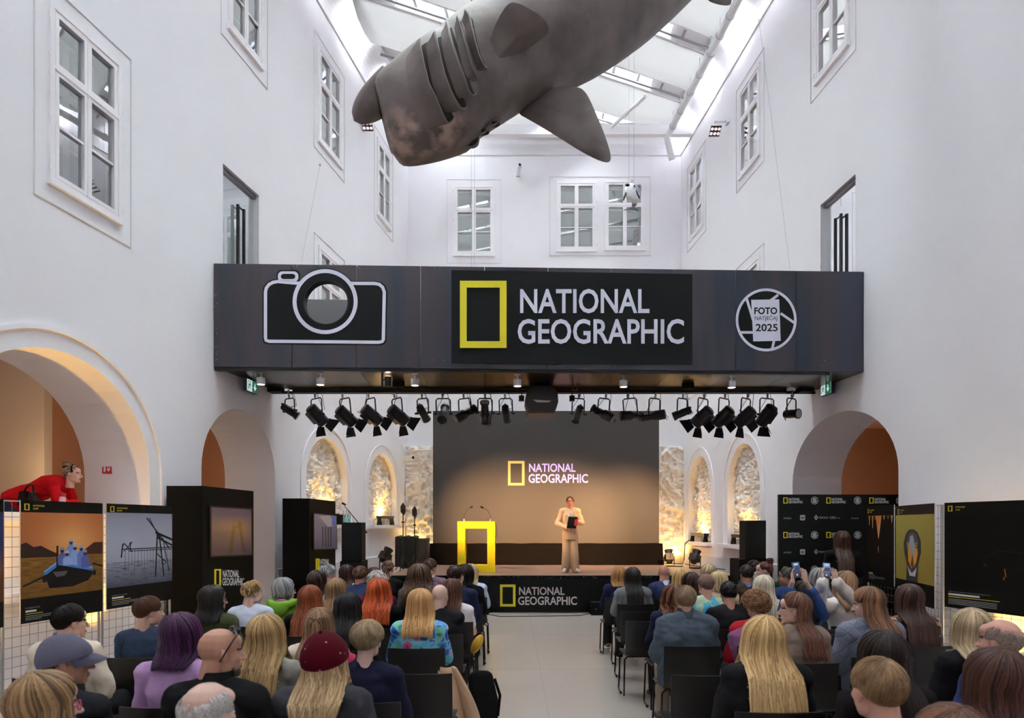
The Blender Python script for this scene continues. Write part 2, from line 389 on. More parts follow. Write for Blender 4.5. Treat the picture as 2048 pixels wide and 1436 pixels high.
# arch and niche mouldings
def arch_band(X, u0, u1, v0, spring, top, g, wd, d=.012):
    n = 32; c = (u0+u1)/2; r = (u1-u0)/2
    def lp(k): return [(u0-k, v0)]+[(c-(r+k)*math.cos(math.pi*i/n), spring+(top-spring+k)*math.sin(math.pi*i/n)) for i in range(n+1)]+[(u1+k, v0)]
    A, B = lp(g), lp(g+wd); mb = MB()
    rings = [[X(*p, 0) for p in A], [X(*p, d) for p in A], [X(*p, d) for p in B], [X(*p, 0) for p in B]]
    mb.loft(rings, caps=False, closed=False); return mb
struct('trim_10', arch_band(LW, uL(6.35), lz(300), .02, 2.45, 3.8, .20, .05, .03), WALL)
for i, (X, u0, u1, v0, sp) in enumerate(((LW, lz(612), lz(695), 1.82, 2.75), (LW, lz(737), lz(793), 1.80, 2.75), (RW, rz(1422), rz(1377), 1.36, 2.6), (RW, rz(1520), rz(1455), 1.36, 2.6))):
    struct('trim_%d' % (11+i), arch_band(X, u0, u1, v0, sp, 3.70, .22, .03, .02), WALL)
# niche backs: crumpled relief
RELIEF = mat('white_crumpled_relief', (232,228,224), .7)
def relief(X, u0, u1, v0, v1, n0, amp, seed, shape=None, res=.035, stretch=(1, 1)):
    nu = max(6, int((u1-u0)/res)); nv = max(6, int((v1-v0)/res)); rows = []
    for j in range(nv+1):
        row = []
        for i in range(nu+1):
            u = u0+(u1-u0)*i/nu; v = v0+(v1-v0)*j/nv
            q = Vector((u*stretch[0]*2.2, v*stretch[1]*2.2, seed)); wv = noise.noise(q*.6)*1.6
            h = 1-abs(noise.noise(Vector((q.x*1.9+wv, q.y*1.9-wv*1.3, seed+7))))*2.6
            h2 = 1-abs(noise.noise(Vector((q.x*4.3+wv*2, q.y*4.3+wv, seed+3))))*2.4
            h3 = 1-abs(noise.noise(Vector((q.x*8.7-wv, q.y*6.1+wv*2, seed+11))))*2.2
            row.append(X(u, v, n0+amp*(max(h, 0)**1.5*.8+max(h2, 0)**1.5*.65+max(h3, 0)*.3)))
        rows.append(row)
    mb = MB(); mb.loft(rows, caps=False, closed=False); return mb
LREL = [(LW, lz(612)-.05, lz(695)+.05, 1.80, 3.75, 2, (1,.8)), (LW, lz(737)-.05, lz(793)+.05, 1.78, 3.75, 9, (1,.8)),
        (RW, rz(1422)-.05, rz(1377)+.05, 1.34, 3.75, 14, (1,.9)), (RW, rz(1520)-.05, rz(1455)+.05, 1.34, 3.75, 21, (1,.9))]
nl = ['crumpled white relief in the left arched niche behind the tall screen box', 'crumpled white relief in the left arched niche beside the stage', 'crumpled white relief in the right arched niche nearest the stage', 'crumpled white relief in the right arched niche behind the loudspeaker']
for q, l in zip(LREL, nl):
    o = relief(q[0], q[1], q[2], q[3], q[4], -.26, .10, q[5], res=.028, stretch=q[6]).build('relief_panel', RELIEF, smooth=True, fix=False); tag(o, l, 'relief', 'crumpled reliefs in the niches')
    mb = MB(); X = q[0]; mb.hexa([X(q[1],q[3],-.32), X(q[2],q[3],-.32), X(q[2],q[4],-.32), X(q[1],q[4],-.32)], [X(q[1],q[3],-.27), X(q[2],q[3],-.27), X(q[2],q[4],-.27), X(q[1],q[4],-.27)]); mb.build('backing', RELIEF, o)
# sills
def sill(name, X, u0, u1, v, d=.18):
    mb = MB(); mb.hexa([X(u0,v-.09,-.4), X(u1,v-.09,-.4), X(u1,v,-.4), X(u0,v,-.4)], [X(u0,v-.09,d), X(u1,v-.09,d), X(u1,v,d), X(u0,v,d)]); struct(name, mb, TRIM)
sill('trim_15', LW, lz(612)-.1, lz(695)+.1, 1.83); sill('trim_16', LW, lz(737)-.12, lz(793)+.12, 1.82)
sill('trim_17', RW, rz(1422)-.1, rz(1372)+.0, 1.36); sill('trim_18', RW, rz(1520)-.1, rz(1450)+.1, 1.36)
# big relief behind the screen
o = relief(BW, bx(814), bx(1367), .95, 4.12, .16, .12, 33, res=.04, stretch=(.75,.6)).build('relief_panel', RELIEF, smooth=True, fix=False)
tag(o, 'wide crumpled white relief panel on the end wall behind the big screen', 'relief')
mb = MB(); mb.box(((bx(814)+bx(1367))/2, ZB-.08, 2.53), (bx(1367)-bx(814), .16, 3.2)); mb.build('panel_body', RELIEF, o)
# baseboards by the stage
mb = MB(); mb.hexa([LW(uL(12.6),0,0), LW(uL(ZB),0,0), LW(uL(ZB),1.02,0), LW(uL(12.6),1.02,0)], [LW(uL(12.6),0,.03), LW(uL(ZB),0,.03), LW(uL(ZB),1.0,.03), LW(uL(12.6),1.0,.03)]); struct('baseboard_left', mb, mat('pale_grey_dado', (214,212,218), .6))
mb = MB(); mb.hexa([RW(uR(13.45),0,0), RW(uR(ZB),0,0), RW(uR(ZB),1.02,0), RW(uR(13.45),1.02,0)], [RW(uR(13.45),0,.03), RW(uR(ZB),0,.03), RW(uR(ZB),1.0,.03), RW(uR(13.45),1.0,.03)]); struct('baseboard_right', mb, MATS['pale_grey_dado'])

# rooms behind the arches
def quadbox(name, pts, d, m): mb = MB(); mb.slab(pts, d); return struct(name, mb, m)
# left gallery
GZ = .98
mb = MB(); mb.slab([LW(uL(3),0,-T-.02), LW(lz(400)-.15,0,-T-.02), LW(lz(400)-.15,0,-4.6), LW(uL(3),0,-4.6)], (0,0,GZ)); struct('floor_gallery', mb, mat('gallery_floor', (176,160,148), .5))
mb = MB(); mb.slab([LW(uL(3),0,-4.4), LW(lz(400)-.1,0,-4.4), LW(lz(400)-.1,4.6,-4.4), LW(uL(3),4.6,-4.4)], LW(0,0,-.1)-LW(0,0,0)); struct('wall_gallery', mb, WARMWALL)
mb = MB(); mb.slab([LW(uL(3),4.5,-T), LW(uL(14),4.5,-T), LW(uL(14),4.5,-4.5), LW(uL(3),4.5,-4.5)], (0,0,.1)); struct('ceiling_gallery', mb, WARMWALL)
mb = MB(); mb.slab([LW(lz(400)-.15,0,-T-1.55), LW(lz(400)-.0,0,-T-1.55), LW(lz(400)-.0,0,-4.5), LW(lz(400)-.15,0,-4.5)], (0,0,4.5)); struct('wall_gallery_end', mb, WARMWALL)
mb = MB(); mb.slab([LW(uL(3),0,-T), LW(uL(3)-.1,0,-T), LW(uL(3)-.1,0,-4.5), LW(uL(3),0,-4.5)], (0,0,4.5)); struct('wall_gallery_near', mb, WARMWALL)
# parapet in the near arch
mb = MB(); u0, u1 = uL(6.36), lz(300)-.01
mb.hexa([LW(u0,0.02,-.5), LW(u1,0.02,-.5), LW(u1,1.86,-.5), LW(u0,1.86,-.5)], [LW(u0,0.02,-.2), LW(u1,0.02,-.2), LW(u1,1.86,-.2), LW(u0,1.86,-.2)])
mb.hexa([LW(u0,1.86,-.55), LW(u1,1.86,-.55), LW(u1,1.96,-.55), LW(u0,1.96,-.55)], [LW(u0,1.86,-.12), LW(u1,1.86,-.12), LW(u1,1.96,-.12), LW(u0,1.96,-.12)])
mb.hexa([LW(u0,.98,-.2), LW(u1,.98,-.2), LW(u1,1.08,-.2), LW(u0,1.08,-.2)], [LW(u0,.98,-.15), LW(u1,.98,-.15), LW(u1,1.08,-.15), LW(u0,1.08,-.15)])
struct('wall_parapet', mb, TRIM)
# ochre room behind the left kiosk arch
mb = MB(); mb.slab([LW(lz(403)-.0,0,-4.2), LW(lz(700),0,-4.2), LW(lz(700),4.5,-4.2), LW(lz(403)-.0,4.5,-4.2)], LW(0,0,-.1)-LW(0,0,0)); struct('wall_lobby_left', mb, OCHRE)
mb = MB(); mb.slab([LW(uL(14),0,-T), LW(uL(14.1),0,-T), LW(uL(14.1),0,-4.3), LW(uL(14),0,-4.3)], (0,0,4.5)); struct('wall_lobby_end', mb, OCHRE)
# doorway in it
mb = MB()
px = lambda x, y: hit(x, y, LW(0,0,-4.05), (LW(0,0,1)-LW(0,0,0)).normalized())
mb.slab([px(402,1050), px(417,1050), px(417,908), px(402,905)], LW(0,0,.04)-LW(0,0,0)); struct('door_3', mb, mat('dark_grey_door', (74,70,62), .5))
mb = MB(); mb.slab([px(417,1050), px(424,1050), px(424,900), px(402,896), px(402,905), px(417,908)], LW(0,0,.07)-LW(0,0,0)); struct('trim_19', mb, mat('ochre_door_frame', (196,150,112), .6))
# ochre room behind the right arch
mb = MB(); mb.slab([RW(rz(1797)-1.5,0,-4.2), RW(rz(1585)+2.5,0,-4.2), RW(rz(1585)+2.5,4.2,-4.2), RW(rz(1797)-1.5,4.2,-4.2)], RW(0,0,-.1)-RW(0,0,0)); struct('wall_lobby_right', mb, OCHRE)
mb = MB(); mb.slab([RW(rz(1797)-1.5,4.1,-T), RW(rz(1585)+2.5,4.1,-T), RW(rz(1585)+2.5,4.1,-4.3), RW(rz(1797)-1.5,4.1,-4.3)], (0,0,.1)); struct('ceiling_lobby', mb, OCHRE)
for i, (uu, nm) in enumerate(((rz(1797)-1.5, 'wall_lobby_near'), (rz(1585)+2.5, 'wall_lobby_far'))):
    mb = MB(); mb.slab([RW(uu,0,-T), RW(uu+.1,0,-T), RW(uu+.1,0,-4.3), RW(uu,0,-4.3)], (0,0,4.2)); struct(nm, mb, OCHRE)
pr = lambda x, y: hit(x, y, RW(0,0,-4.1), (RW(0,0,1)-RW(0,0,0)).normalized())
mb = MB(); mb.slab([pr(1710,1060), pr(1771,1060), pr(1771,951), pr(1710,959)], RW(0,0,.03)-RW(0,0,0)); struct('door_4', mb, mat('brown_door', (128,86,60), .6))
mb = MB(); mb.cyl(RW(rz(1735)+.6,4.1,-2.6), RW(rz(1735)+.6,4.04,-2.6), .07); tag(mb.build('smoke_detector', WHITEM), 'small round white detector on the ceiling inside the right archway', 'smoke detector')
light('POINT', 'lobby_lamp_light', RW(rz(1690), 3.3, -3.2), 6, (1,.62,.34), .3)
light('POINT', 'lobby_lamp_light', LW(lz(480), 3.4, -2.8), 13, (1,.68,.42), .3)
light('POINT', 'gallery_lamp_light', LW(uL(7.2), 4.0, -2.6), 22, (1,.88,.80), .4)
light('POINT', 'gallery_lamp_light', LW(lz(330), 2.6, -2.2), 14, (1,.74,.40), .2)
# bridge doors: frameless glass leaf with tall bar handles, corridor behind
def bdoor(i, X, u0, u1, lab):
    v0, v1 = DV; o = struct('door_%d' % i, MB().hexa([X(u0,v1-.06,-.14), X(u1,v1-.06,-.14), X(u1,v1,-.14), X(u0,v1,-.14)], [X(u0,v1-.06,-.06), X(u1,v1-.06,-.06), X(u1,v1,-.06), X(u0,v1,-.06)]), GREYM)
    g = MB(); um = u0+(u1-u0)*.55
    g.poly([X(u0+.01,v0,-.1), X(um-.006,v0,-.1), X(um-.006,v1-.06,-.1), X(u0+.01,v1-.06,-.1)]); g.poly([X(um+.006,v0,-.1), X(u1-.01,v0,-.1), X(u1-.01,v1-.06,-.1), X(um+.006,v1-.06,-.1)])
    g.build('pane', PANE, o, fix=False)
    h = MB()
    for uu in (um-.09, um+.09):
        h.hexa([X(uu-.02,v0,-.07), X(uu+.02,v0,-.07), X(uu+.02,v1-.42,-.07), X(uu-.02,v1-.42,-.07)], [X(uu-.02,v0,-.03), X(uu+.02,v0,-.03), X(uu+.02,v1-.42,-.03), X(uu-.02,v1-.42,-.03)])
    h.tube([X(um-.09,v1-.44,-.06), X(um+.09,v1-.44,-.06)], .014); h.build('door_handle', BLKMET, o)
    b = MB(); b.slab([X(u0-1.5,v0-.1,-3.2), X(u1+2.5,v0-.1,-3.2), X(u1+2.5,8,-3.2), X(u0-1.5,8,-3.2)], X(0,0,-.1)-X(0,0,0))
    b.slab([X(u0-1.5,v0-.2,-T), X(u1+2.5,v0-.2,-T), X(u1+2.5,v0-.2,-3.2), X(u0-1.5,v0-.2,-3.2)], (0,0,.1)); b.slab([X(u0-1.5,8,-T), X(u1+2.5,8,-T), X(u1+2.5,8,-3.2), X(u0-1.5,8,-3.2)], (0,0,.1))
    for uu in (u0-1.5, u1+2.5): b.slab([X(uu,v0-.1,-T), X(uu+.1,v0-.1,-T), X(uu+.1,v0-.1,-3.2), X(uu,v0-.1,-3.2)], (0,0,3.6))
    b.build('corridor', INNER, o)
    wb = MB()
    for uu in (u0+.15, u0+.85, u1+.6):
        for c, d in ((v0+.05, v0+1.0), (v0+1.06, v0+1.75)):
            A = rect(uu, c, uu+.5, d); B = rect(uu+.05, c+.05, uu+.45, d-.05)
            wb.ring([X(*p, -3.15) for p in A], [X(*p, -3.15) for p in B], X(0,0,.06)-X(0,0,0))
    wb.build('inner_window_frame', TRIM, o)
    light('POINT', 'corridor_lamp_light', X((u0+u1)/2+.3, 7.4, -2.0), 35, (.95,1,.98), .4)
bdoor(1, LW, DOORL[0], DOORL[1], ''); bdoor(2, RW, DOORR[0], DOORR[1], '')

# ---------------------------------------------------------------- bridge
BA, BB = Vector((-4.655, 10.65, 0)), Vector((5.67, 11.0, 0)); bdir = (BB-BA).normalized(); bn = Vector((bdir.y, -bdir.x, 0)); BLEN = (BB-BA).length
def BR(u, v, n=0): return BA + bdir*u + bn*n + Vector((0,0,v))       # n>0 toward the seats
HB = plane_H(BA, bn, .0)
def b_uv(x, y):
    p = hit(x, y, BA, bn); return ((p-BA).dot(bdir), p.z)
Z0b, Z1b = 4.29, 5.90; DEP = 1.66
bridge = empty('footbridge', BR(BLEN/2, Z0b, -DEP/2), 'dark steel footbridge with tall fascia panels crossing the hall', 'bridge')
lens = [b_uv(652+44.5*math.cos(t), 605+44.5*math.sin(t)) for t in [2*math.pi*i/48 for i in range(48)]]
seams = [0]+[b_uv(x, 640)[0] for x in (584, 713, 841, 969, 1096, 1222, 1347, 1471, 1592)]+[BLEN]
for i in range(len(seams)-1):
    a, b = seams[i]+.004, seams[i+1]-.004
    curve_plate(rect(a, Z0b, b, Z1b), [lens] if i == 1 else [], 0, -.05, BR).build('fascia_panel', DKSTEEL, bridge)
    mb = MB(); mb.hexa([BR(a,Z0b,-.06), BR(b,Z0b,-.06), BR(b,Z0b+.25,-.06), BR(a,Z0b+.25,-.06)], [BR(a,Z0b,-DEP), BR(b,Z0b,-DEP), BR(b,Z0b+.25,-DEP), BR(a,Z0b+.25,-DEP)]); mb.build('soffit_panel', SOFFIT, bridge)
mb = MB(); rr = [BR(u, v, .012) for u, v in lens]; c = sum(rr, Vector())/48
mb.ring(rr, [c+(p-c)*.97 for p in rr], bn*-.16); mb.build('opening_rim', BLKMET, bridge)
mb = MB(); mb.slab([BR(0,Z0b,-DEP), BR(BLEN,Z0b,-DEP), BR(BLEN,Z1b,-DEP), BR(0,Z1b,-DEP)], -bn*.05); mb.build('back_fascia', mat('grey_back_fascia', (128,128,130), .5, .2), bridge)
mb = MB(); mb.hexa([BR(0,Z0b-.05,-.12), BR(BLEN-.55,Z0b-.05,-.12), BR(BLEN-.55,Z0b,-.12), BR(0,Z0b,-.12)], [BR(0,Z0b-.05,-.02), BR(BLEN-.55,Z0b-.05,-.02), BR(BLEN-.55,Z0b,-.02), BR(0,Z0b,-.02)]); mb.build('lower_edge', BLKMET, bridge)
mb = MB(); random.seed(4)
for x0, x1, n in ((428,434,26), (585,600,10), (705,720,8), (860,890,8), (1105,1130,5), (1640,1652,4)):
    for _ in range(n):
        x = random.uniform(x0, x1); y = random.uniform(575, 735) if x0 < 500 else random.choice((random.uniform(718, 733), random.uniform(530, 536))); s = random.uniform(.5, 1.3)
        mb.poly([HB(x,y,.003), HB(x+s,y+.3,.003), HB(x+s*.8,y+s*1.2,.003), HB(x-.2,y+s,.003)])
mb.build('paint_chips', mat('chipped_white', (190,192,198), .7), bridge)['kind'] = 'stuff'
mb = MB(); mb.hexa([BR(0,Z0b+.02,-.055), BR(BLEN,Z0b+.02,-.055), BR(BLEN,Z1b-.35,-.055), BR(0,Z1b-.35,-.055)],[BR(0,Z0b+.02,-.052), BR(BLEN,Z0b+.02,-.052), BR(BLEN,Z1b-.35,-.052), BR(0,Z1b-.35,-.052)]) if False else None
# camera emblem on the fascia
mb = MB()
def outline(pts, w_, m, d): # closed band
    n = len(pts); cxm = [Vector(p) for p in pts]
    inner = []; 
    for i in range(n):
        t = (cxm[(i+1)%n]-cxm[i-1]).normalized(); inner.append(cxm[i]+Vector((-t.y, t.x))*w_)
    mb.ring([HB(p.x,p.y,.006) for p in cxm], [HB(p.x,p.y,.006) for p in inner], bn*d, m)
cxm, cym = 650.5, 603.5
t0, t1 = math.degrees(math.asin((564-cym)/64.5)), 0
arcs = [(cxm+64.5*math.cos(R(a)), cym+64.5*math.sin(R(a))) for a in [ -142+ (104)*i/20 for i in range(21)]]
body = [(528,584+0),(530,575),(536,567),(545,562),(556,560)]+arcs+[(750,564),(760,566),(768,573),(772,584),(770,680),(766,686),(758,688),(538,686),(530,683),(528,676)]
holeL = [(652+45.5*math.cos(t), 605+45.5*math.sin(t)) for t in [2*math.pi*i/40 for i in range(40)]]
def fill(pts, holes, d, m, grow=0):
    def toX(u, v, n): return HB(u, v, .001+n+d)
    q = curve_plate(pts, holes, 0, .002, toX); k = len(mb.v); mb.v += q.v; mb.f += [tuple(i+k for i in f) for f in q.f]; mb.m += [m]*len(q.f)
cen = Vector((650, 615))
fill([(cen.x+(x-cen.x)*1.025, cen.y+(y-cen.y)*1.04) for x, y in body], [holeL], 0, 0)
fill(rrect(553,540,600,566,10), [], .0, 0)
mbk = MB(); keep = mb; 
outline(body, 6.5, 1, .002); 
kn = rrect(556,543,597,564,9); mb.ring([HB(x,y,.006) for x,y in kn], [HB(576.5+(x-576.5)*.70, 553+(y-553)*.5,.006) for x,y in kn], bn*.002, 1)
L1 = [(cxm+65*math.cos(2*math.pi*i/48), cym+65*math.sin(2*math.pi*i/48)) for i in range(48)]
mb.ring([HB(x,y,.007) for x,y in L1], [HB(cxm+(x-cxm)*.88,cym+(y-cym)*.88,.007) for x,y in L1], bn*.002, 1)
dk = [(cxm+57*math.cos(2*math.pi*i/40), cym+57*math.sin(2*math.pi*i/40)) for i in range(40)]
mb.ring([HB(x,y,.0065) for x,y in dk], [HB(*p,.0065) for p in holeL], bn*.002, 0)
o = mb.build('camera_emblem', [BANNER, WHT]); tag(o, 'white outlined camera emblem around the round opening in the bridge', 'emblem')
# name banner
ban = MB(); pts = [HB(*p, .006) for p in ((903,541),(1384,549),(1384,730),(903,727))]
rows = []
for j in range(13):
    row = []
    for i in range(33):
        q = pts[0].lerp(pts[1], i/32).lerp(pts[3].lerp(pts[2], i/32), j/12)
        e = .010*noise.noise(Vector((i*.32+j*.2, j*.55, 3)))*(1 if 0 < j < 12 and 0 < i < 32 else .3); row.append(q+bn*(.012+e))
    rows.append(row)
ban.loft(rows, caps=False, closed=False); ban.add([q-bn*.005 for q in pts], [(0,1,2,3)])
b_ = ban.build('banner', BANNER, smooth=True); tag(b_, 'black vinyl banner with yellow frame and white lettering hung on the bridge', 'banner')
mb = MB(); H2 = lambda x, y, d=0: HB(x, y, .028+d)
logo(mb, H2, (920,563,1013,697), (1040,579,1298,628), (1035,639,1367,689), 13.5)
mb.build('lettering', [YEL, WHT], b_)
# contest emblem
mb = MB(); fill([(1532+62*math.cos(R(a)), 640+63*math.sin(R(a))) for a in range(0,360,8)], [], 0, 0)
c1 = [(1532+61*math.cos(R(a)), 640+63*math.sin(R(a))) for a in range(0,360,8)]
mb.ring([HB(x,y,.005) for x,y in c1], [HB(1532+(x-1532)*.915,640+(y-640)*.915,.005) for x,y in c1], bn*.002, 1)
for (a, b) in (((1493,598),(1506,640)), ((1556,590),(1540,602)), ((1561,627),(1590,647)), ((1480,665),(1506,665)), ((1548,680),(1544,699))):
    d = Vector((b[0]-a[0], b[1]-a[1])).normalized(); q = Vector((-d.y, d.x))*2.6
    mb.poly([HB(a[0]+q.x,a[1]+q.y,.0065), HB(b[0]+q.x,b[1]+q.y,.0065), HB(b[0]-q.x,b[1]-q.y,.0065), HB(a[0]-q.x,a[1]-q.y,.0065)], 1)
mb.poly([HB(*p,.008) for p in ((1502,600),(1558,599),(1561,682),(1506,683))], 1)
Hx = lambda x, y: HB(x, y, .010)
text_into(mb, 'FOTO', Hx, 1508,615,1554,629, 0, .03); text_into(mb, 'NATJEČAJ', Hx, 1509,630,1554,643, 0, 0); text_into(mb, '2025', Hx, 1511,648,1555,663, 0, .02)
o = mb.build('contest_emblem', [BANNER, WHT]); tag(o, 'round white aperture emblem reading FOTO NATJEČAJ 2025 on the bridge', 'emblem')
# spotlights under the bridge
def downlight(x, y, nm, cat, body_m, lab, lit):
    z = Z0b; p = hit(x, y, BR(0,0,-.33), bn); p.z = z
    e = empty('downlight', p, lab, cat, 'white downlights under the bridge' if body_m is WHITEM else None)
    b = MB(); b.cyl(p+Vector((0,0,-.10)), p+Vector((0,0,-.205)), .068, n=24); b.build('housing', body_m, e, smooth=True)
    m = MB(); m.tube([p, p+Vector((0,0,-.06)), p+Vector((0,0,-.1))], [.016,.016,.024], 8); m.box(p+Vector((0,0,-.01)), (.10,.05,.02)); m.build('mount', body_m, e)
    l = MB(); l.cyl(p+Vector((0,0,-.2055)), p+Vector((0,0,-.209)), .056, n=24); l.build('lens', mat('lamp_face', (255,240,230), .4, emit=1.6), e)
words = ['white cylinder downlight at the left end of the bridge', 'white cylinder downlight under the camera emblem', 'white cylinder downlight between camera emblem and banner', 'white cylinder downlight left of the hanging projector', 'white cylinder downlight right of the hanging projector', 'white cylinder downlight below the round contest emblem']
for x, l in zip((522, 641, 830, 1035, 1247, 1463), words): downlight(x, 750, '', 'downlight', WHITEM, l, 1)
# the lit black spot throwing light up on the soffit edge
p = hit(776, 740, BR(0,0,-.22), bn); p.z = Z0b
e = empty('spot_lamp', p, 'black upward spot lamp glowing pink under the bridge edge', 'spot lamp')
b = MB(); b.cyl(p+Vector((0,0,-.09)), p+Vector((0,0,-.24)), .055, n=20); b.build('housing', BLKMET, e, smooth=True)
b = MB(); b.cyl(p+Vector((0,0,-.085)), p+Vector((0,0,-.089)), .048, n=20); b.build('lens', mat('pink_lamp_face', (255,205,190), .4, emit=5), e)
b = MB(); b.box(p+Vector((-.09,0,-.13)), (.03,.05,.26)); b.box(p+Vector((-.05,0,-.14)), (.08,.02,.02)); b.build('bracket', BLKMET, e)
light('POINT', 'spot_lamp_light', p+Vector((0,0,-.05)), 1.2, (1,.7,.62), .03)
for x, l in ((797, 'round black detector under the bridge left of the projector'), (1376, 'round black detector under the bridge right of the projector')):
    p = hit(x, 756, BR(0,0,-1.0), bn); p.z = Z0b; b = MB(); b.cyl(p+Vector((0,0,-.0)), p+Vector((0,0,-.09)), .105, n=24); b.cyl(p+Vector((0,0,-.09)), p+Vector((0,0,-.10)), .08, n=24)
    tag(b.build('ceiling_detector', BLACK), l, 'detector')
# exit signs
GRN = mat('exit_green', (20,130,90), .5, emit=.35); SGW = mat('exit_white', (225,232,240), .5, emit=.55)
def exit_sign(quad, lab, flip):
    c = [P(*q) for q in quad]; nrm = (c[1]-c[0]).cross(c[3]-c[0]).normalized()
    if nrm.dot(Vector((0,0,EYE))-c[0]) < 0: nrm = -nrm
    def Hs(u, v, d=0): return c[0].lerp(c[1], u).lerp(c[3].lerp(c[2], u), v)+nrm*d
    e = empty('exit_sign', (c[0]+c[1]+c[2]+c[3])/4, lab, 'exit sign', 'green running man exit signs')
    b = MB(); b.slab([Hs(-.03,-.06), Hs(1.03,-.06), Hs(1.03,1.06), Hs(-.03,1.06)], -nrm*.06); b.build('housing', mat('exit_housing', (70,72,96), .5), e)
    b = MB(); A = (.5, 1) if not flip else (.45, 1)
    b.slab([Hs(0,0), Hs(1,0), Hs(1,1), Hs(0,1)], nrm*.003, 0); b.slab([Hs(A[0],0,.003), Hs(A[1],0,.003), Hs(A[1],1,.003), Hs(A[0],1,.003)], nrm*.002, 1)
    m = (A[0]+A[1])/2
    b.poly([Hs(m-.05,.2,.007), Hs(m+.05,.2,.007), Hs(m+.05,.52,.007), Hs(m-.05,.52,.007)], 0); b.poly([Hs(m-.16,.5,.007), Hs(m+.16,.5,.007), Hs(m,.85,.007)], 0)
    # running figure in a doorway
    for q in ([(.06,.1),(.1,.1),(.1,.92),(.06,.92)], [(.06,.1),(.4,.1),(.4,.15),(.06,.15)], [(.2,.3),(.3,.34),(.26,.6),(.18,.58)], [(.2,.58),(.26,.58),(.38,.78),(.34,.84)], [(.18,.56),(.22,.6),(.17,.74),(.1,.86),(.08,.8)], [(.28,.36),(.4,.46),(.38,.52),(.27,.46)], [(.2,.34),(.12,.5),(.15,.53),(.24,.44)]):
        b.poly([Hs(u,v,.006) for u, v in q], 1)
    b.poly([Hs(.28+.04*math.cos(R(a)), .24+.07*math.sin(R(a)),.006) for a in range(0,360,45)], 1)
    b.build('sign_face', [SGW, GRN], e)
    b = MB(); t = (c[0]+c[1])/2-nrm*.03; b.tube([t, (t.x, t.y, Z0b)], .012); b.build('hanger', BLKMET, e)
exit_sign(((494,757,11.3),(514,766,11.75),(514,788,11.75),(494,780,11.3)), 'green exit sign under the left end of the bridge', 0)
exit_sign(((1642,769,12.2),(1662,763,11.75),(1662,785,11.75),(1642,792,12.2)), 'green exit sign under the right end of the bridge', 1)
# ---------------------------------------------------------------- basking shark model
SH = [((752,172),(780,300),7.00),((763,157),(806,322),7.0),((800,126),(866,314),7.02),((845,92),(940,289),7.06),((875,67),(968,264),7.12),((905,44),(1003,240),7.2),
      ((935,24),(1045,213),7.3),((985,-14),(1110,172),7.5),((1060,-62),(1190,142),7.75),((1140,-112),(1262,100),8.0),((1240,-165),(1335,45),8.3),((1350,-210),(1405,-22),8.7),((1480,-250),(1505,-120),9.1),((1600,-280),(1605,-200),9.5),((1700,-300),(1705,-255),9.8)]
def sh_at(t):
    t = max(0, min(len(SH)-1.001, t)); i = int(t); f = t-i; pts = []
    k = [SH[max(i-1,0)], SH[i], SH[i+1], SH[min(i+2,len(SH)-1)]]
    def cr(a,b,c,d): return .5*((2*b)+(-a+c)*f+(2*a-5*b+4*c-d)*f*f+(-a+3*b-3*c+d)*f**3)
    U = [cr(*[q[0][j] for q in k]) for j in (0,1)]; L = [cr(*[q[1][j] for q in k]) for j in (0,1)]; Z = cr(*[q[2] for q in k])
    return U, L, Z
def sh_pt(t, a, off=0):
    U, L, Z = sh_at(t); u, l = P(*U, Z), P(*L, Z); c = (u+l)/2; h = (u-l)/2; r = h.length
    ax = P(*[(x+y)/2 for x, y in zip(*sh_at(t+.02)[:2])], sh_at(t+.02)[2])-c
    if ax.length < 1e-6: ax = c-P(*[(x+y)/2 for x, y in zip(*sh_at(t-.02)[:2])], sh_at(t-.02)[2])
    d = h.normalized().cross(ax.normalized()); d = d if d.y < 0 else -d
    q = h*math.cos(a)+d*(r*.92*math.sin(a)); return c+q+q.normalized()*off
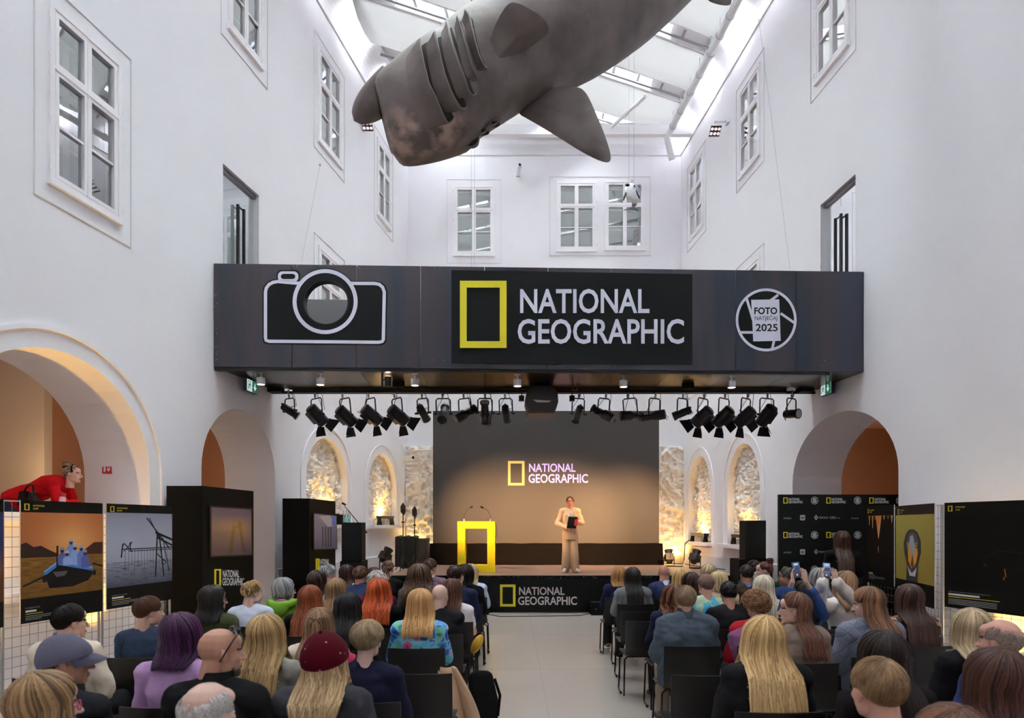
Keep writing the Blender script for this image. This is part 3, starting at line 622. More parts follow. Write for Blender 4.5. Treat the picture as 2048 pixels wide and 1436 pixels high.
def _shark(nt, out):
    b = nt.nodes.new('ShaderNodeBsdfPrincipled'); nt.links.new(b.outputs[0], out.inputs[0]); b.inputs['Roughness'].default_value = .5
    tc = nt.nodes.new('ShaderNodeTexCoord'); at = nt.nodes.new('ShaderNodeAttribute'); at.attribute_name = 'patch'
    n = nt.nodes.new('ShaderNodeTexNoise'); n.inputs['Scale'].default_value = 2.6; n.inputs['Detail'].default_value = 6
    n2 = nt.nodes.new('ShaderNodeTexNoise'); n2.inputs['Scale'].default_value = 5; n2.inputs['Detail'].default_value = 3
    for q in (n, n2): nt.links.new(tc.outputs['Object'], q.inputs['Vector'])
    r = nt.nodes.new('ShaderNodeValToRGB'); e = r.color_ramp.elements; e[0].position = .3; e[0].color = lin((84,75,70)); e[1].position = .72; e[1].color = lin((124,113,108))
    nt.links.new(n.outputs[0], r.inputs[0])
    m = nt.nodes.new('ShaderNodeMath'); m.operation = 'MULTIPLY'; nt.links.new(at.outputs['Fac'], m.inputs[0])
    r2 = nt.nodes.new('ShaderNodeValToRGB'); r2.color_ramp.elements[0].position = .42; r2.color_ramp.elements[1].position = .6; nt.links.new(n2.outputs[0], r2.inputs[0]); nt.links.new(r2.outputs[0], m.inputs[1])
    mx = nt.nodes.new('ShaderNodeMix'); mx.data_type = 'RGBA'; nt.links.new(m.outputs[0], mx.inputs[0]); nt.links.new(r.outputs[0], mx.inputs[6]); mx.inputs[7].default_value = lin((192,164,152)); nt.links.new(mx.outputs[2], b.inputs['Base Color'])
    bp = nt.nodes.new('ShaderNodeBump'); bp.inputs['Strength'].default_value = .15; bp.inputs['Distance'].default_value = .03
    n3 = nt.nodes.new('ShaderNodeTexNoise'); n3.inputs['Scale'].default_value = 14; nt.links.new(tc.outputs['Object'], n3.inputs['Vector']); nt.links.new(n3.outputs[0], bp.inputs['Height']); nt.links.new(bp.outputs[0], b.inputs['Normal'])
SHARK = nodes_mat('brown_shark_skin', _shark)
shark = empty('shark_model', P(1100, 100, 7.6), 'huge grey brown basking shark model hanging belly out from the roof', 'model')
mb = MB(); NA = 48; rings = []
U, L, Z = sh_at(0); c0 = (P(*U,Z)+P(*L,Z))/2
rings.append([c0.lerp(sh_pt(0, 2*math.pi*j/NA), .35)+Vector((-.0,0,0)) for j in range(NA)])
rings.append([c0.lerp(sh_pt(0, 2*math.pi*j/NA), .93) for j in range(NA)])
for i in range(0, (len(SH)-1)*4+1): rings.append([sh_pt(i/4, 2*math.pi*j/NA) for j in range(NA)])
mb.loft(rings); body = mb.build('body', SHARK, shark, smooth=True)
pat = body.data.attributes.new('patch', 'FLOAT', 'POINT'); pc = [sh_pt(1.7, 2.45), sh_pt(2.3, 2.5), sh_pt(1.1, 2.6)]
pat.data.foreach_set('value', [max([max(0, 1-((Vector(v)-q).length/.34)**2) for q in pc]) for v in mb.v])
# snout beyond the open mouth
mb = MB(); ax = (P(724,212,7.35)-P(790,150,7.2)).normalized(); side = ax.cross(Vector((0,1,0))).normalized(); dp = ax.cross(side); c = P(790,165,7.3); rings = []
for i in range(15):
    t = i/14; ln = .60*t; r = .185*(1-t**2.6)**.55 if t < 1 else .0005
    rings.append([c+ax*ln+side*(r*math.cos(a))+dp*(r*1.15*math.sin(a)) for a in [2*math.pi*j/24 for j in range(24)]])
mb.loft(rings); mb.build('snout', SHARK, shark, smooth=True)
SLIT = [[(842,94),(843,111),(848,142),(857.5,170.5),(869,199),(881,227),(889.5,240),(897.7,243),(906,238)],
        [(872.5,80),(876,102),(882,130),(889.5,154),(899,180),(908,203.5),(915.5,213),(924,215),(933,213)],
        [(896,61),(901,83),(907,106.5),(914,132.5),(922.5,156),(931,180),(937,188),(944,191),(953,187)],
        [(914.5,49),(919,68.5),(926,94.5),(933,118),(940,139.5),(946,151.5),(952,158),(960.5,156)],
        [(931,35.5),(938,47),(941.5,68.5),(947.5,94.5),(953.5,116),(960.5,130),(967.5,137),(973.5,137)]]
def sh_find(x, y):
    best = None
    def scan(ts, as_):
        nonlocal best
        for t in ts:
            for a in as_:
                p = sh_pt(t, a); d = ((p.x*F/p.y+CX-x)**2+(HOR-(p.z-EYE)*F/p.y-y)**2)
                if best is None or d < best[0]: best = (d, t, a)
    scan([i*.25+1 for i in range(30)], [math.pi*i/24 for i in range(25)])
    _, t, a = best; scan([t+(i-5)*.05 for i in range(11)], [a+(i-5)*.03 for i in range(11)]); return best[1], best[2]
DARK = mat('gill_shadow_brown', (44,38,35), .8)  # dark brown stands in for the shade inside gill slits and pockets
for k, path in enumerate(SLIT):
    ta = [sh_find(*q) for q in path]; n = len(ta)
    # resample
    q2 = []
    for i in range(n-1):
        for s in range(3): f = s/3; q2.append((ta[i][0]*(1-f)+ta[i+1][0]*f, ta[i][1]*(1-f)+ta[i+1][1]*f))
    q2.append(ta[-1]); m_ = len(q2); back = [.55, .34, .3, .26, .24][k]
    rows = []
    prof = [(-back, .002), (-back*.7, .022), (-back*.35, .05), (-.05, .075), (0, .075), (.010, .06), (0.0, .035), (-.02, .004)]
    for i, (t, a) in enumerate(q2):
        s = min(1, (m_-1-i)/6)**.6; s = max(s, .12)
        rows.append([sh_pt(t+dt*(.25+.75*s), a, h*s+.002) for dt, h in prof])
    mb = MB(); mb.loft(rows, caps=False, closed=False); g = mb.build('gill_flap', SHARK, shark, smooth=True, fix=False)
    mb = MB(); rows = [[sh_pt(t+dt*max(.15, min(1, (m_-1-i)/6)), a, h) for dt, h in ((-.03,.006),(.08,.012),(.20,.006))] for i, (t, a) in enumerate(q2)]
    mb.loft(rows, caps=False, closed=False); mb.build('gill_slit_shade', DARK, g, smooth=True, fix=False)
    mb = MB(); mb.tube([sh_pt(t, a, .074*max(.12, min(1, (m_-1-i)/6)**.6)) for i, (t, a) in enumerate(q2)], .005, 6); mb.build('flap_edge_highlight', mat('pale_gill_highlight', (146,138,134), .6), g, smooth=True)  # pale edge tube paints a highlight along the flap lip
for (x, y, w_, h_) in ((943,281,15,20), (965,261,14,8), (989,245,11,6)):
    c = P(x, y, 7.05); mb = MB(); ux = Vector((.84,0,.54)); uy = Vector((-.54,0,.84)); k = 7.05/F
    loop = [c+ux*(w_*k*math.cos(a))+uy*(h_*.62*k*math.sin(a)) for a in [2*math.pi*i/20 for i in range(21)]]
    mb.tube(loop, .012, 6); g = mb.build('gill_pocket', SHARK, shark, smooth=True)
    mb = MB(); mb.ball(c+Vector((0,.03,0)), (w_*k, .05, h_*.6*k)); mb.build('pocket_hollow_shade', DARK, g, smooth=True)
def pillow(mb, pts, th, m=0, n=6):
    c = sum(pts, Vector())/len(pts); nr = Vector()
    for i in range(len(pts)): nr += (pts[i]-c).cross(pts[(i+1) % len(pts)]-c)
    nr.normalize(); R1 = []
    for s in (1, -1):
        rg = [[c.lerp(p, 1-j/n*.98)+nr*(s*th*min(1, (j/n)/.45)**.55) for p in pts] for j in range(n+1)]
        mb.loft(rg, m, caps=False); mb.add(rg[-1], [tuple(range(len(pts)))], m)
def smoothloop(pts, it=2):
    for _ in range(it):
        q = []
        for i in range(len(pts)):
            a, b = Vector(pts[i]), Vector(pts[(i+1) % len(pts)]); q += [a.lerp(b, .25), a.lerp(b, .75)]
        pts = q
    return pts
def fin(name, pix, th):
    mb = MB(); pillow(mb, smoothloop([P(*q) for q in pix], 2), th); return mb.build(name, SHARK, shark, smooth=True)
fin('pectoral_fin', [(972,140,6.85),(975,110,6.78),(985,62,6.68),(1000,30,6.6),(1017,5,6.5),(1035,5,6.5),(1060,18,6.5),(1085,34,6.52),(1099,54,6.6),(1096,68,6.72),(1065,92,6.9),(1030,118,6.95),(1000,140,6.95)], .05)
fin('pectoral_fin', [(1026,222,7.45),(1066,191,7.5),(1105,175,7.5),(1150,172,7.45),(1171,181,7.4),(1190,222,7.35),(1212,275,7.3),(1224,318,7.25),(1214,328,7.25),(1171,309,7.28),(1119,276,7.32),(1070,246,7.4)], .07)
fin('pelvic_fin', [(1395,-40,8.3),(1410,0,8.2),(1440,11,8.1),(1464,11,8.1),(1462,-10,8.1),(1440,-50,8.2)], .04)
for (x, y, z) in ((943,24,7.1), (1230,-130,8.0)):
    p = P(x, y, z); mb = MB(); mb.tube([p-Vector((0,0,.1)), Vector((p.x,p.y,RY))], .006, 6); mb.tube([p, p+Vector((0,0,.10))], .016, 6); mb.build('cable', mat('dark_cable', (70,70,74), .5), shark)
# ---------------------------------------------------------------- small dolphin
dol = empty('dolphin_model', P(1264, 390, 15), 'small white bellied dolphin model hung in front of the right end window', 'model')
DG, DW = mat('dolphin_grey', (128,136,146), .4), mat('dolphin_white', (226,226,230), .4)
def Q(x, y, dz=0): return P(x, y, 15+dz)
spine = [((1256,367),2,.1),((1257,369),7,.06),((1260,374),13,0),((1263,381),15.5,0),((1267,390),15.5,0),((1270,399),11,0),((1269,407),5.5,.05),((1266,414),3,.08)]
mb = MB(); rings = []
for i, ((x, y), r, dz) in enumerate(spine):
    a = spine[max(i-1,0)][0]; b = spine[min(i+1,len(spine)-1)][0]; t = Vector((b[0]-a[0], b[1]-a[1])).normalized(); n = Vector((-t.y, t.x))
    rings.append([Q(x+n.x*r*math.cos(th), y+n.y*r*math.cos(th), dz-.7*r*15/F*math.sin(th)) for th in [2*math.pi*j/20 for j in range(20)]])
mb.loft(rings); n = len(mb.f)
b_ = mb.build('body', [DW, DG], dol, smooth=True)
for p in b_.data.polygons:
    c = p.center; lx = c.x*F/c.y+CX; ly = HOR-(c.z-EYE)*F/c.y
    if c.y > 15.06 or ly < 371 or (ly < 376 and lx > 1266) or ly > 407 or (lx > 1275 and ly < 392): p.material_index = 1
def dfin(nm, pix, m): mb = MB(); pillow(mb, smoothloop([Q(*q) for q in pix], 1), .012); mb.build(nm, m, dol, smooth=True)
dfin('flipper', [(1251,383,-.15),(1254,386,-.15),(1250,397,-.2),(1246,404,-.22),(1246,396,-.2)], BLKMET); dfin('flipper', [(1270,378,-.15),(1273,380,-.15),(1279,391,-.2),(1281,401,-.2),(1275,393,-.2)], BLKMET)
dfin('dorsal_fin', [(1262,364,.1),(1264,356,.15),(1266,365,.1)], DG); dfin('tail_fluke', [(1243,421,.1),(1256,416,.08),(1266,413,.05),(1276,418,.08),(1279,423,.1),(1268,420,.1)], DG)
mb = MB(); mb.ball(Q(1269,372,-.15), .02); mb.ball(Q(1255,370,-.1), (.05,.03,.035)); mb.build('eye_and_snout', BLKMET, dol, smooth=True)
mb = MB()
for x in (1258, 1268): p = Q(x, 372); mb.tube([p, Vector((p.x, p.y, RY))], .003, 4)
mb.build('hanging_wire', GREYM, dol)
# thin suspension wires elsewhere
for i, (x, z, y1, lab) in enumerate(((943,11.5,508,'pair of thin wires dropping past the left end window'),)):
    mb = MB()
    for dx in (0, 6): p = P(x+dx, y1, z); mb.tube([(p.x,p.y,Z0b+.24), (p.x,p.y,RY)], .003, 4)
    tag(mb.build('hanging_wire', mat('pale_wire', (180,180,184), .5)), lab, 'wire')
for xs, lab in ((((1518,40,14.4),(1580,540,10.9)), 'long thin wire crossing the right wall from roof to bridge'), (((640,330,14.0),(603,525,10.75)), 'long thin wire along the left wall down to the bridge')):
    X_ = RW if xs[0][0] > 1000 else LW; n_w = (X_(0,0,1)-X_(0,0,0)); mb = MB(); q_ = [hit(v[0], v[1], X_(0,0,.012), n_w) for v in xs]; mb.tube(q_, .003, 4); mb.box(q_[0], (.03,.03,.03)); tag(mb.build('hanging_wire', mat('pale_wire', (180,180,184), .5)), lab, 'wire')
# ---------------------------------------------------------------- drain pipe along the right roof edge, wall lights, cameras
mb = MB(); pipe = empty('drain_pipe', P(1343,262,19), 'white pipe with clamps running along the right roof edge', 'pipe')
pp = [P(1343,258,18.9)]+[P(1343+(1500-1343)*t, 258+(-45-258)*t, 18.9*792/(792+(303)*t)) for t in (.2,.4,.6,.8,1)]
mb.tube(pp, .085, 12); mb.tube([P(1343,258,18.9), P(1334,276,19.0), P(1344,320,19.2)], .085, 12); mb.build('pipe_run', WHITEM, pipe, smooth=True)
for t in (.02,.12,.24,.36,.5,.62,.75,.9):
    c = P(1343+(157)*t, 258-303*t, 18.9*792/(792+303*t)); d = (pp[-1]-pp[0]).normalized(); mb = MB(); mb.cyl(c-d*.025, c+d*.025, .10, n=16); mb.tube([c, c+Vector((0,0,.4))], .012, 6); mb.build('clamp', mat('pale_clamp', (196,198,202), .4), pipe)
mb = MB(); mb.tube([P(1215,262,19.4), P(1290,193,17.6)], .05, 8); tag(mb.build('strut', WHITEM), 'white diagonal tie strut between roof beam and glazing rib', 'strut')
def flood(x, y, X, uu, lab):
    z = uu/ (SL if X is LW else SR); c = P(x, y, z); e = empty('wall_floodlight', c, lab, 'floodlight', 'white floodlights high on the side walls')
    sgn = 1 if X is LW else -1
    b = MB(); d = Vector((0,-.55,-.83)); M = d.to_track_quat('Z','Y').to_matrix(); b.box(c, (.27,.27,.07), M); b.build('housing', WHITEM, e)
    l = MB(); rgt = M @ Vector((1,0,0)); up = M @ Vector((0,1,0))
    for i in (-1,0,1):
        for j in (-.5,.5): q = c+rgt*(i*.085)+up*(j*.11)+d*.036; l.cyl(q, q+d*.006, .036, n=12)
    l.build('lens', mat('flood_lens', (245,236,240), .3, emit=.5), e)
    g = MB(); g.box(c+d*.036, (.25,.25,.004), M); g.build('bezel', mat('dark_bezel', (70,40,48), .5), e)
    a = MB(); w0 = X(uu, c.z+.22, .0); a.tube([c+Vector((0,0,.04)), c+Vector((0,.02,.22)), w0], .03, 8); a.box(w0, (.12,.16,.12)); a.build('arm', WHITEM, e)
flood(735, 250, LW, 16.6*SL, 'white six lens floodlight high on the left wall'); flood(1430, 261, RW, 16.6*SR, 'white six lens floodlight high on the right wall')
def cctv(c, d, lab, s=1):
    e = empty('security_camera', c, lab, 'security camera'); d = Vector(d).normalized()
    b = MB(); b.tube([c-d*.12*s, c+d*.10*s], .055*s, 16); b.ball(c+d*.1*s, .05*s); b.build('housing', WHITEM, e, smooth=True); l = MB(); l.cyl(c+d*.13*s, c+d*.152*s, .03*s, n=14); l.build('lens', BLKMET, e)
    b = MB(); b.box(c-d*.15*s+Vector((0,0,-.02)), (.09*s,.09*s,.13*s)); b.build('bracket', WHITEM, e)
cctv(P(1038,338,ZB-.20), (.1,-.9,.15), 'white dome camera high on the end wall above the windows', 1.3)
cctv(P(818,916,19.3), (.7,-.7,0), 'white camera on the pipe at the left corner beside the relief', 1.3)
cctv(hit(12,802,LW(0,0,-4.1),(LW(0,0,1)-LW(0,0,0)).normalized()), (.7,-.7,-.1), 'dark lensed camera on the beige wall inside the large left arch', 1.6)
# fire extinguisher sign on the reveal of the near arch
n_ = Vector((bL, 1, 0)).normalized(); p0 = LW(lz(300)-.006, 0, 0); Hs = lambda x, y, d=0: hit(x, y, p0, n_)-n_*d
mb = MB(); mb.slab([Hs(205,926), Hs(224,927), Hs(224,948), Hs(205,947)], -n_*.006, 0)
for q in ([(208,932),(212,932),(212,944),(208,944)], [(209,929),(212,929),(212,931),(209,931)], [(216,942),(220,933),(221,938),(219,943)], [(214,940),(217,931),(217,936),(216,941)]): mb.poly([Hs(x,y,.008) for x,y in q], 1)
tag(mb.build('extinguisher_sign', [mat('sign_red', (196,28,32), .5), WHT]), 'red square fire extinguisher sign inside the large left arch', 'sign')
# ---------------------------------------------------------------- lighting bar
def LB(x, y, z=12.42): return P(x, y, z)
bar = empty('lighting_bar', LB(1085,785), 'long black lighting pipe with twin tubes under the bridge', 'lighting bar')
zb = LB(0,785).z; xa, xb = LB(527,0).x, LB(1630,0).x
mb = MB(); mb.tube([(xa,12.42,zb),(xb,12.42,zb)], .028, 10); mb.build('pipe', BLKMET, bar); mb = MB(); mb.tube([(xa+.5,12.34,zb+.06),(xb-.6,12.34,zb+.06)], .026, 10); mb.box(((xa+xb)/2,12.36,zb+.03),(xb-xa-1.1,.05,.10)); mb.build('cable_tray', BLKMET, bar)
for x in (683,797,915,1030,1255,1375,1480,1590):
    p = LB(x,785); mb = MB(); mb.tube([p, (p.x, p.y-.05, Z0b+.02)], .007, 6); mb.build('hanger', BLKMET, bar)
for x in (556, 1605): p = LB(x,778); mb = MB(); mb.box((p.x,p.y-.1,zb+.05),(.24,.2,.14)); mb.build('junction_box', BLACK, bar)
LAMPF = mat('pale_lens', (190,186,190), .15); BRASS = mat('warm_barndoor_edge', (150,100,60), .4)
BLUEC = mat('blue_connector', (40,60,190), .4)
def fixture(xc, cx, cy, d, kind, lab):
    d = Vector(d).normalized(); c = LB(cx, cy); k = LB(xc, 785); k.y = c.y
    e = empty('stage_spotlight', k, lab, 'stage light', 'black stage lights on the lighting bar')
    b = MB(); b.tube([k+Vector((0,-.03,.04)), k+Vector((0,-.045,0)), k+Vector((0,0,-.05)), k+Vector((0,0,-.10))], [.012,.014,.022,.018], 8); b.build('clamp', GREYM if kind != 9 else BLKMET, e)
    big = kind == 'fresnel'; r = {'fresnel': .115, 'small': .075, 'profile': .085, 'front': .085}[kind]; hl = {'fresnel': .19, 'small': .17, 'profile': .21, 'front': .15}[kind]
    hw = r+.045; top = k.z-.11; side = Vector((d.y, -d.x, 0)).normalized() if abs(d.x)+abs(d.y) > .01 else Vector((1,0,0))
    if abs(side.x) < .55: side = Vector((.85 if side.x >= 0 else -.85, .5*(1 if side.y > 0 else -1), 0)).normalized()
    b = MB(); kk = Vector((c.x*.6+k.x*.4, c.y, top)); b.tube([c+side*hw, kk+side*hw+Vector((0,0,-.03)), kk+side*(hw-.03), kk-side*(hw-.03), kk-side*hw+Vector((0,0,-.03)), c-side*hw], .012, 8); b.build('yoke', BLKMET, e)
    b = MB()
    if kind == 'profile':
        b.tube([c-d*hl, c-d*hl*.96, c-d*.06, c-d*.02, c+d*.02, c+d*hl*.9, c+d*hl*.92, c+d*hl*1.1], [r*.7,r*1.05,r*1.1,r*1.15,r*.85,r*.75,r*.98,r*1.0], 20)
    elif kind == 'fresnel':
        b.tube([c-d*hl, c-d*hl*.93, c-d*hl*.2, c-d*hl*.15, c+d*hl*.8, c+d*hl], [r*.78,r*.92,r*.95,r*1.0,r,r*1.04], 24)
        M = d.to_track_quat('Y','Z').to_matrix(); b.box(c-d*hl*.15-(M @ Vector((0,0,1)))*r*.95, (r*1.3,hl*1.3,r*.5), M)
    else:
        b.tube([c-d*hl, c-d*hl*.9, c-d*hl*.1, c+d*hl*.7, c+d*hl*.72, c+d*hl], [r*.6,r*.85,r*.95,r*.9,r*1.05,r*1.08], 20)
    b.build('housing', PLAST, e, smooth=True)
    l = MB(); q = c+d*hl*(1.1 if kind == 'profile' else 1); l.cyl(q, q+d*.004, r*.9, n=24); l.build('lens', LAMPF, e)
    for s in (1, -1): kn = MB(); kn.cyl(c+side*s*(hw-.02), c+side*s*(hw+.05), .02, n=10); kn.build('tilt_knob', BLKMET, e)
    if big:
        M = d.to_track_quat('Y','Z').to_matrix(); f = c+d*hl*1.03
        for ax_, in ((Vector((0,0,-1)),), (Vector((0,0,1)),), (Vector((1,0,0)),), (Vector((-1,0,0)),)):
            a_ = M @ ax_; o_ = M @ Vector((ax_.z, 0, -ax_.x)) if True else 0
            t0 = f+a_*r*.95; op = (a_*.75+d*.66).normalized(); L_ = .17
            if ax_.z > 0: op = (a_*.1+d).normalized(); L_ = .10
            fl = MB(); fl.slab([t0-o_*r*.8, t0+o_*r*.8, t0+op*L_+o_*r*1.35, t0+op*L_-o_*r*1.35], (op.cross(o_)).normalized()*.004); fl.build('barn_door', BLACK, e)
        hd = MB(); u_ = M @ Vector((1,0,0)); s = -1 if d.x > 0 else 1
        q = c-d*hl*.7+u_*r*s*.9; hd.tube([q+Vector((0,0,.05)), q+u_*s*.05+Vector((0,0,.03)), q+u_*s*.05-Vector((0,0,.06)), q-Vector((0,0,.07))], .008, 6); hd.build('handle', BLKMET, e)
    if kind == 'small':
        q = MB(); z = c-d*hl*.85+Vector((0,0,r*.5))-Vector((0,.03,0)); q.box(z, (.035,.035,.03)); q.build('connector', BLUEC, e)
    cb = MB(); random.seed(int(xc)); s0 = c-d*hl*.9
    for _ in range(2):
        ex = random.uniform(-.08,.08); cb.tube([s0, s0+Vector((ex,-.03,-.08-random.random()*.04)), s0+Vector((ex*1.6,-.02,-.06)), c+Vector((ex*.5+.1*(1 if ex > 0 else -1),0,.1)), k+Vector((ex+.05,0,-.05)), k+Vector((ex+.02,0,.02))], .005, 5)
    cb.build('power_cable', BLKMET, e)
    return e
W18 = ['first','second','third','fourth','fifth','sixth','seventh','eighth','ninth','tenth','eleventh','twelfth','thirteenth','fourteenth','fifteenth','sixteenth','seventeenth','eighteenth','nineteenth','twentieth']
FX = [(578,580,822,(.8,.2,-.55),'small'),(630,634,830,(.45,.55,-.6),'fresnel'),(685,692,832,(.5,.55,-.55),'fresnel'),(737,743,830,(.55,.5,-.5),'fresnel'),(789,796,830,(.55,.5,-.5),'fresnel'),
      (844,846,826,(.3,.6,-.6),'small'),(885,887,828,(.05,.65,.55),'profile'),(927,930,828,(.8,.3,.5),'profile'),(970,970,826,(0,-.6,.7),'profile'),(1010,1012,827,(.1,.6,-.6),'small'),
      (1158,1156,828,(-.2,.6,-.6),'small'),(1212,1206,828,(-.8,.3,.5),'profile'),(1255,1262,832,(.85,.4,.05),'profile'),(1311,1308,832,(-.85,.35,-.1),'profile'),(1366,1364,826,(-.85,.2,-.35),'small'),
      (1408,1405,833,(-.5,.55,-.55),'fresnel'),(1450,1447,833,(-.45,.55,-.55),'fresnel'),(1495,1490,833,(-.5,.55,-.55),'fresnel'),(1535,1533,830,(-.25,.6,-.6),'fresnel'),(1583,1583,828,(.5,-.8,-.1),'front')]
kd = {'fresnel': 'barn door stage light', 'small': 'small blue socket stage light', 'profile': 'long nosed profile stage light', 'front': 'stage light with pale lens facing the seats'}
for i, q in enumerate(FX):
    side = 'left' if i < 10 else 'right'; fixture(*q, lab='%s, %s from the left end of the bar' % (kd[q[4]], W18[i]))
# projector
e = empty('projector', P(1083,800,12.0), 'bulky black projector hanging at the middle of the bridge', 'projector'); c = P(1083,803,12.0)
mb = MB(); k = 12.0/F
pr2 = [(-32,-8),(-34,5),(-27,27),(25,27),(32,5),(31,-12),(24,-28),(-24,-28)]
mb.loft([[c+Vector((x*s*k,yy,-y*s*k)) for x,y in pr2] for yy, s in ((-.26,.9),(-.2,1),(.25,1),(.3,.9))]); mb.build('housing', mat('projector_brown_black', (40,33,29), .4), e)
mb = MB(); mb.slab([c+Vector((x*k,-.265,-y*k)) for x,y in ((-18,2),(18,4),(12,7),(-10,7))], (0,-.004,0)); mb.build('lens_opening', mat('projector_window', (200,190,186), .3), e)
mb = MB(); mb.box((c.x,c.y,(c.z+.24+Z0b)/2+.0), (.27,.25,max(.02,Z0b-c.z-.2))); mb.build('mount', BLACK, e)
for x, l in ((1043, 'small black cylinder lamp left of the projector'), (1144, 'small black cylinder lamp right of the projector')):
    p = P(x,797,12.3); mb = MB(); mb.cyl(p+Vector((0,0,.05)), p-Vector((0,0,.05)), .05, n=16); mb.tube([p+Vector((0,0,.05)), (p.x,p.y,Z0b)], .01, 6); tag(mb.build('hanging_lamp', BLKMET), l, 'lamp')
mb = MB(); mb.tube([P(1150,762,11.9), P(1145,770,11.9), P(1146,781,11.9), P(1153,781,11.9), P(1157,774,11.9), P(1152,764,11.9), P(1150,762,11.9)], .008, 6); tag(mb.build('cable_loop', mat('orange_brown_cable', (140,84,70), .5)), 'reddish cable loop hanging under the bridge right of the projector', 'cable')
# ---------------------------------------------------------------- stage
SX0, SX1, SY0, SY1, SZ = -2.6, 4.72, 14.2, 18.6, .77
st = empty('stage', ((SX0+SX1)/2, SY0, 0), 'low black stage platform with brown deck at the end of the hall', 'stage')
mb = MB(); mb.box(((SX0+SX1)/2,(SY0+SY1)/2,SZ-.03),(SX1-SX0,SY1-SY0,.06)); mb.build('deck', mat('brown_stage_deck', (134,108,94), .38, noise_amt=.12, noise_scale=2.5), st)
mb = MB(); mb.box(((SX0+SX1)/2,(SY0+SY1)/2+.04,.36),(SX1-SX0-.04,SY1-SY0-.08,.70)); mb.build('skirting', BLACK, st)
mb = MB(); random.seed(2)
mb.box(((SX0+SX1)/2,SY0-.005,SZ-.035),(SX1-SX0,.012,.07)); mb.build('edge_trim', BLACK, st)
mb = MB()
for x in (995, 1083, 1163, 1290):
    for y0, y1 in ((1133,1150),): 
        a = hit(x+ (4 if x > 1100 else -4),y0,(0,0,SZ+.002),Vector((0,0,1))); b = hit(x,y1,(0,0,SZ+.002),Vector((0,0,1))); a.x = b.x; mb.slab([a+Vector((-.006,0,0)),a+Vector((.006,0,0)),b+Vector((.006,0,0)),b+Vector((-.006,0,0))],(0,0,.001))
mb.build('deck_joint', mat('deck_joint', (176,160,150), .6), st)['kind'] = 'stuff'
mb = MB()
for _ in range(120):
    x = SX0+2.0+random.random()*4.5; z = SZ-.012-random.random()**2*.05; w_ = random.uniform(.004,.04); mb.poly([(x,SY0-.012,z),(x+w_,SY0-.012,z+.002),(x+w_*.9,SY0-.012,z+.006),(x+w_*.1,SY0-.012,z+.007)])
mb.build('edge_scuffs', mat('scuff_grey', (150,144,140), .7), st)['kind'] = 'stuff'
mb = MB(); yb = SY0-.02; mb.box((1.05,yb,.36),(3.9,.012,.69)); o = mb.build('stage_banner', BANNER); tag(o, 'black banner with yellow frame and white lettering on the stage front', 'banner')
HS = plane_H((0,yb-.007,0), (0,-1,0)); mb = MB(); logo(mb, HS, (1000,1169,1031,1213), (1038,1174,1129,1190), (1036,1193,1154,1210), 5); mb.build('lettering', [YEL, mat('cream_print', (214,206,204), .6)], o)
# LED wall
LX0, LX1, LZ0, LZ1, LY = -2.107, 3.92, .90, 4.86, 18.2
led = empty('led_screen', ((LX0+LX1)/2, LY, SZ), 'big dark led screen showing a yellow frame and white lettering', 'screen')
mb = MB(); mb.box(((LX0+LX1)/2,LY+.06,(LZ0+LZ1)/2),(LX1-LX0,.12,LZ1-LZ0)); mb.build('panel_body', mat('led_grey', (66,63,61), .55, noise_amt=.06, noise_scale=30), led)
for x in (-1.6, 3.4): mb = MB(); mb.box((x,LY+.3,SZ+.07),(.2,.9,.14)); mb.build('foot', BLACK, led)
HLd = plane_H((0,LY-.002,0), (0,-1,0)); mb = MB(); logo(mb, HLd, (1016,922,1049,971), (1058,927,1151,944), (1057,948,1176,966), 5)
mb.build('displayed_logo', [mat('led_amber', (238,190,108), .5, emit=.25), mat('led_lavender', (176,166,246), .5, emit=.42)], led)
# black cloth valance before the screen
mb = MB(); rows = []
for j in range(9):
    v = j/8; rows.append([])
    for i in range(81):
        u = i/80; x = -2.16+6.12*u; f = .03*math.sin(u*42+1.5*math.sin(u*9))*v+.035*noise.noise(Vector((u*9,v*3,1)))*v
        rows[-1].append(Vector((x, 17.92-.05*v+f, 1.335-(1.335-SZ-.004)*v+.012*noise.noise(Vector((u*14,0,5)))*(1-v))))
mb.loft(rows, caps=False, closed=False)
back = [[Vector((r[0].x,18.1,r[0].z)) for r in [rows[0]]]]
mb.loft([rows[0], [Vector((p.x,18.16,p.z)) for p in rows[0]]], caps=False, closed=False)
tag(mb.build('cloth_valance', mat('black_brown_cloth', (15,12,11), .95, spec=.1, bump=.2, bump_scale=6), smooth=True, fix=False), 'black cloth valance draped along the foot of the screen', 'drape')
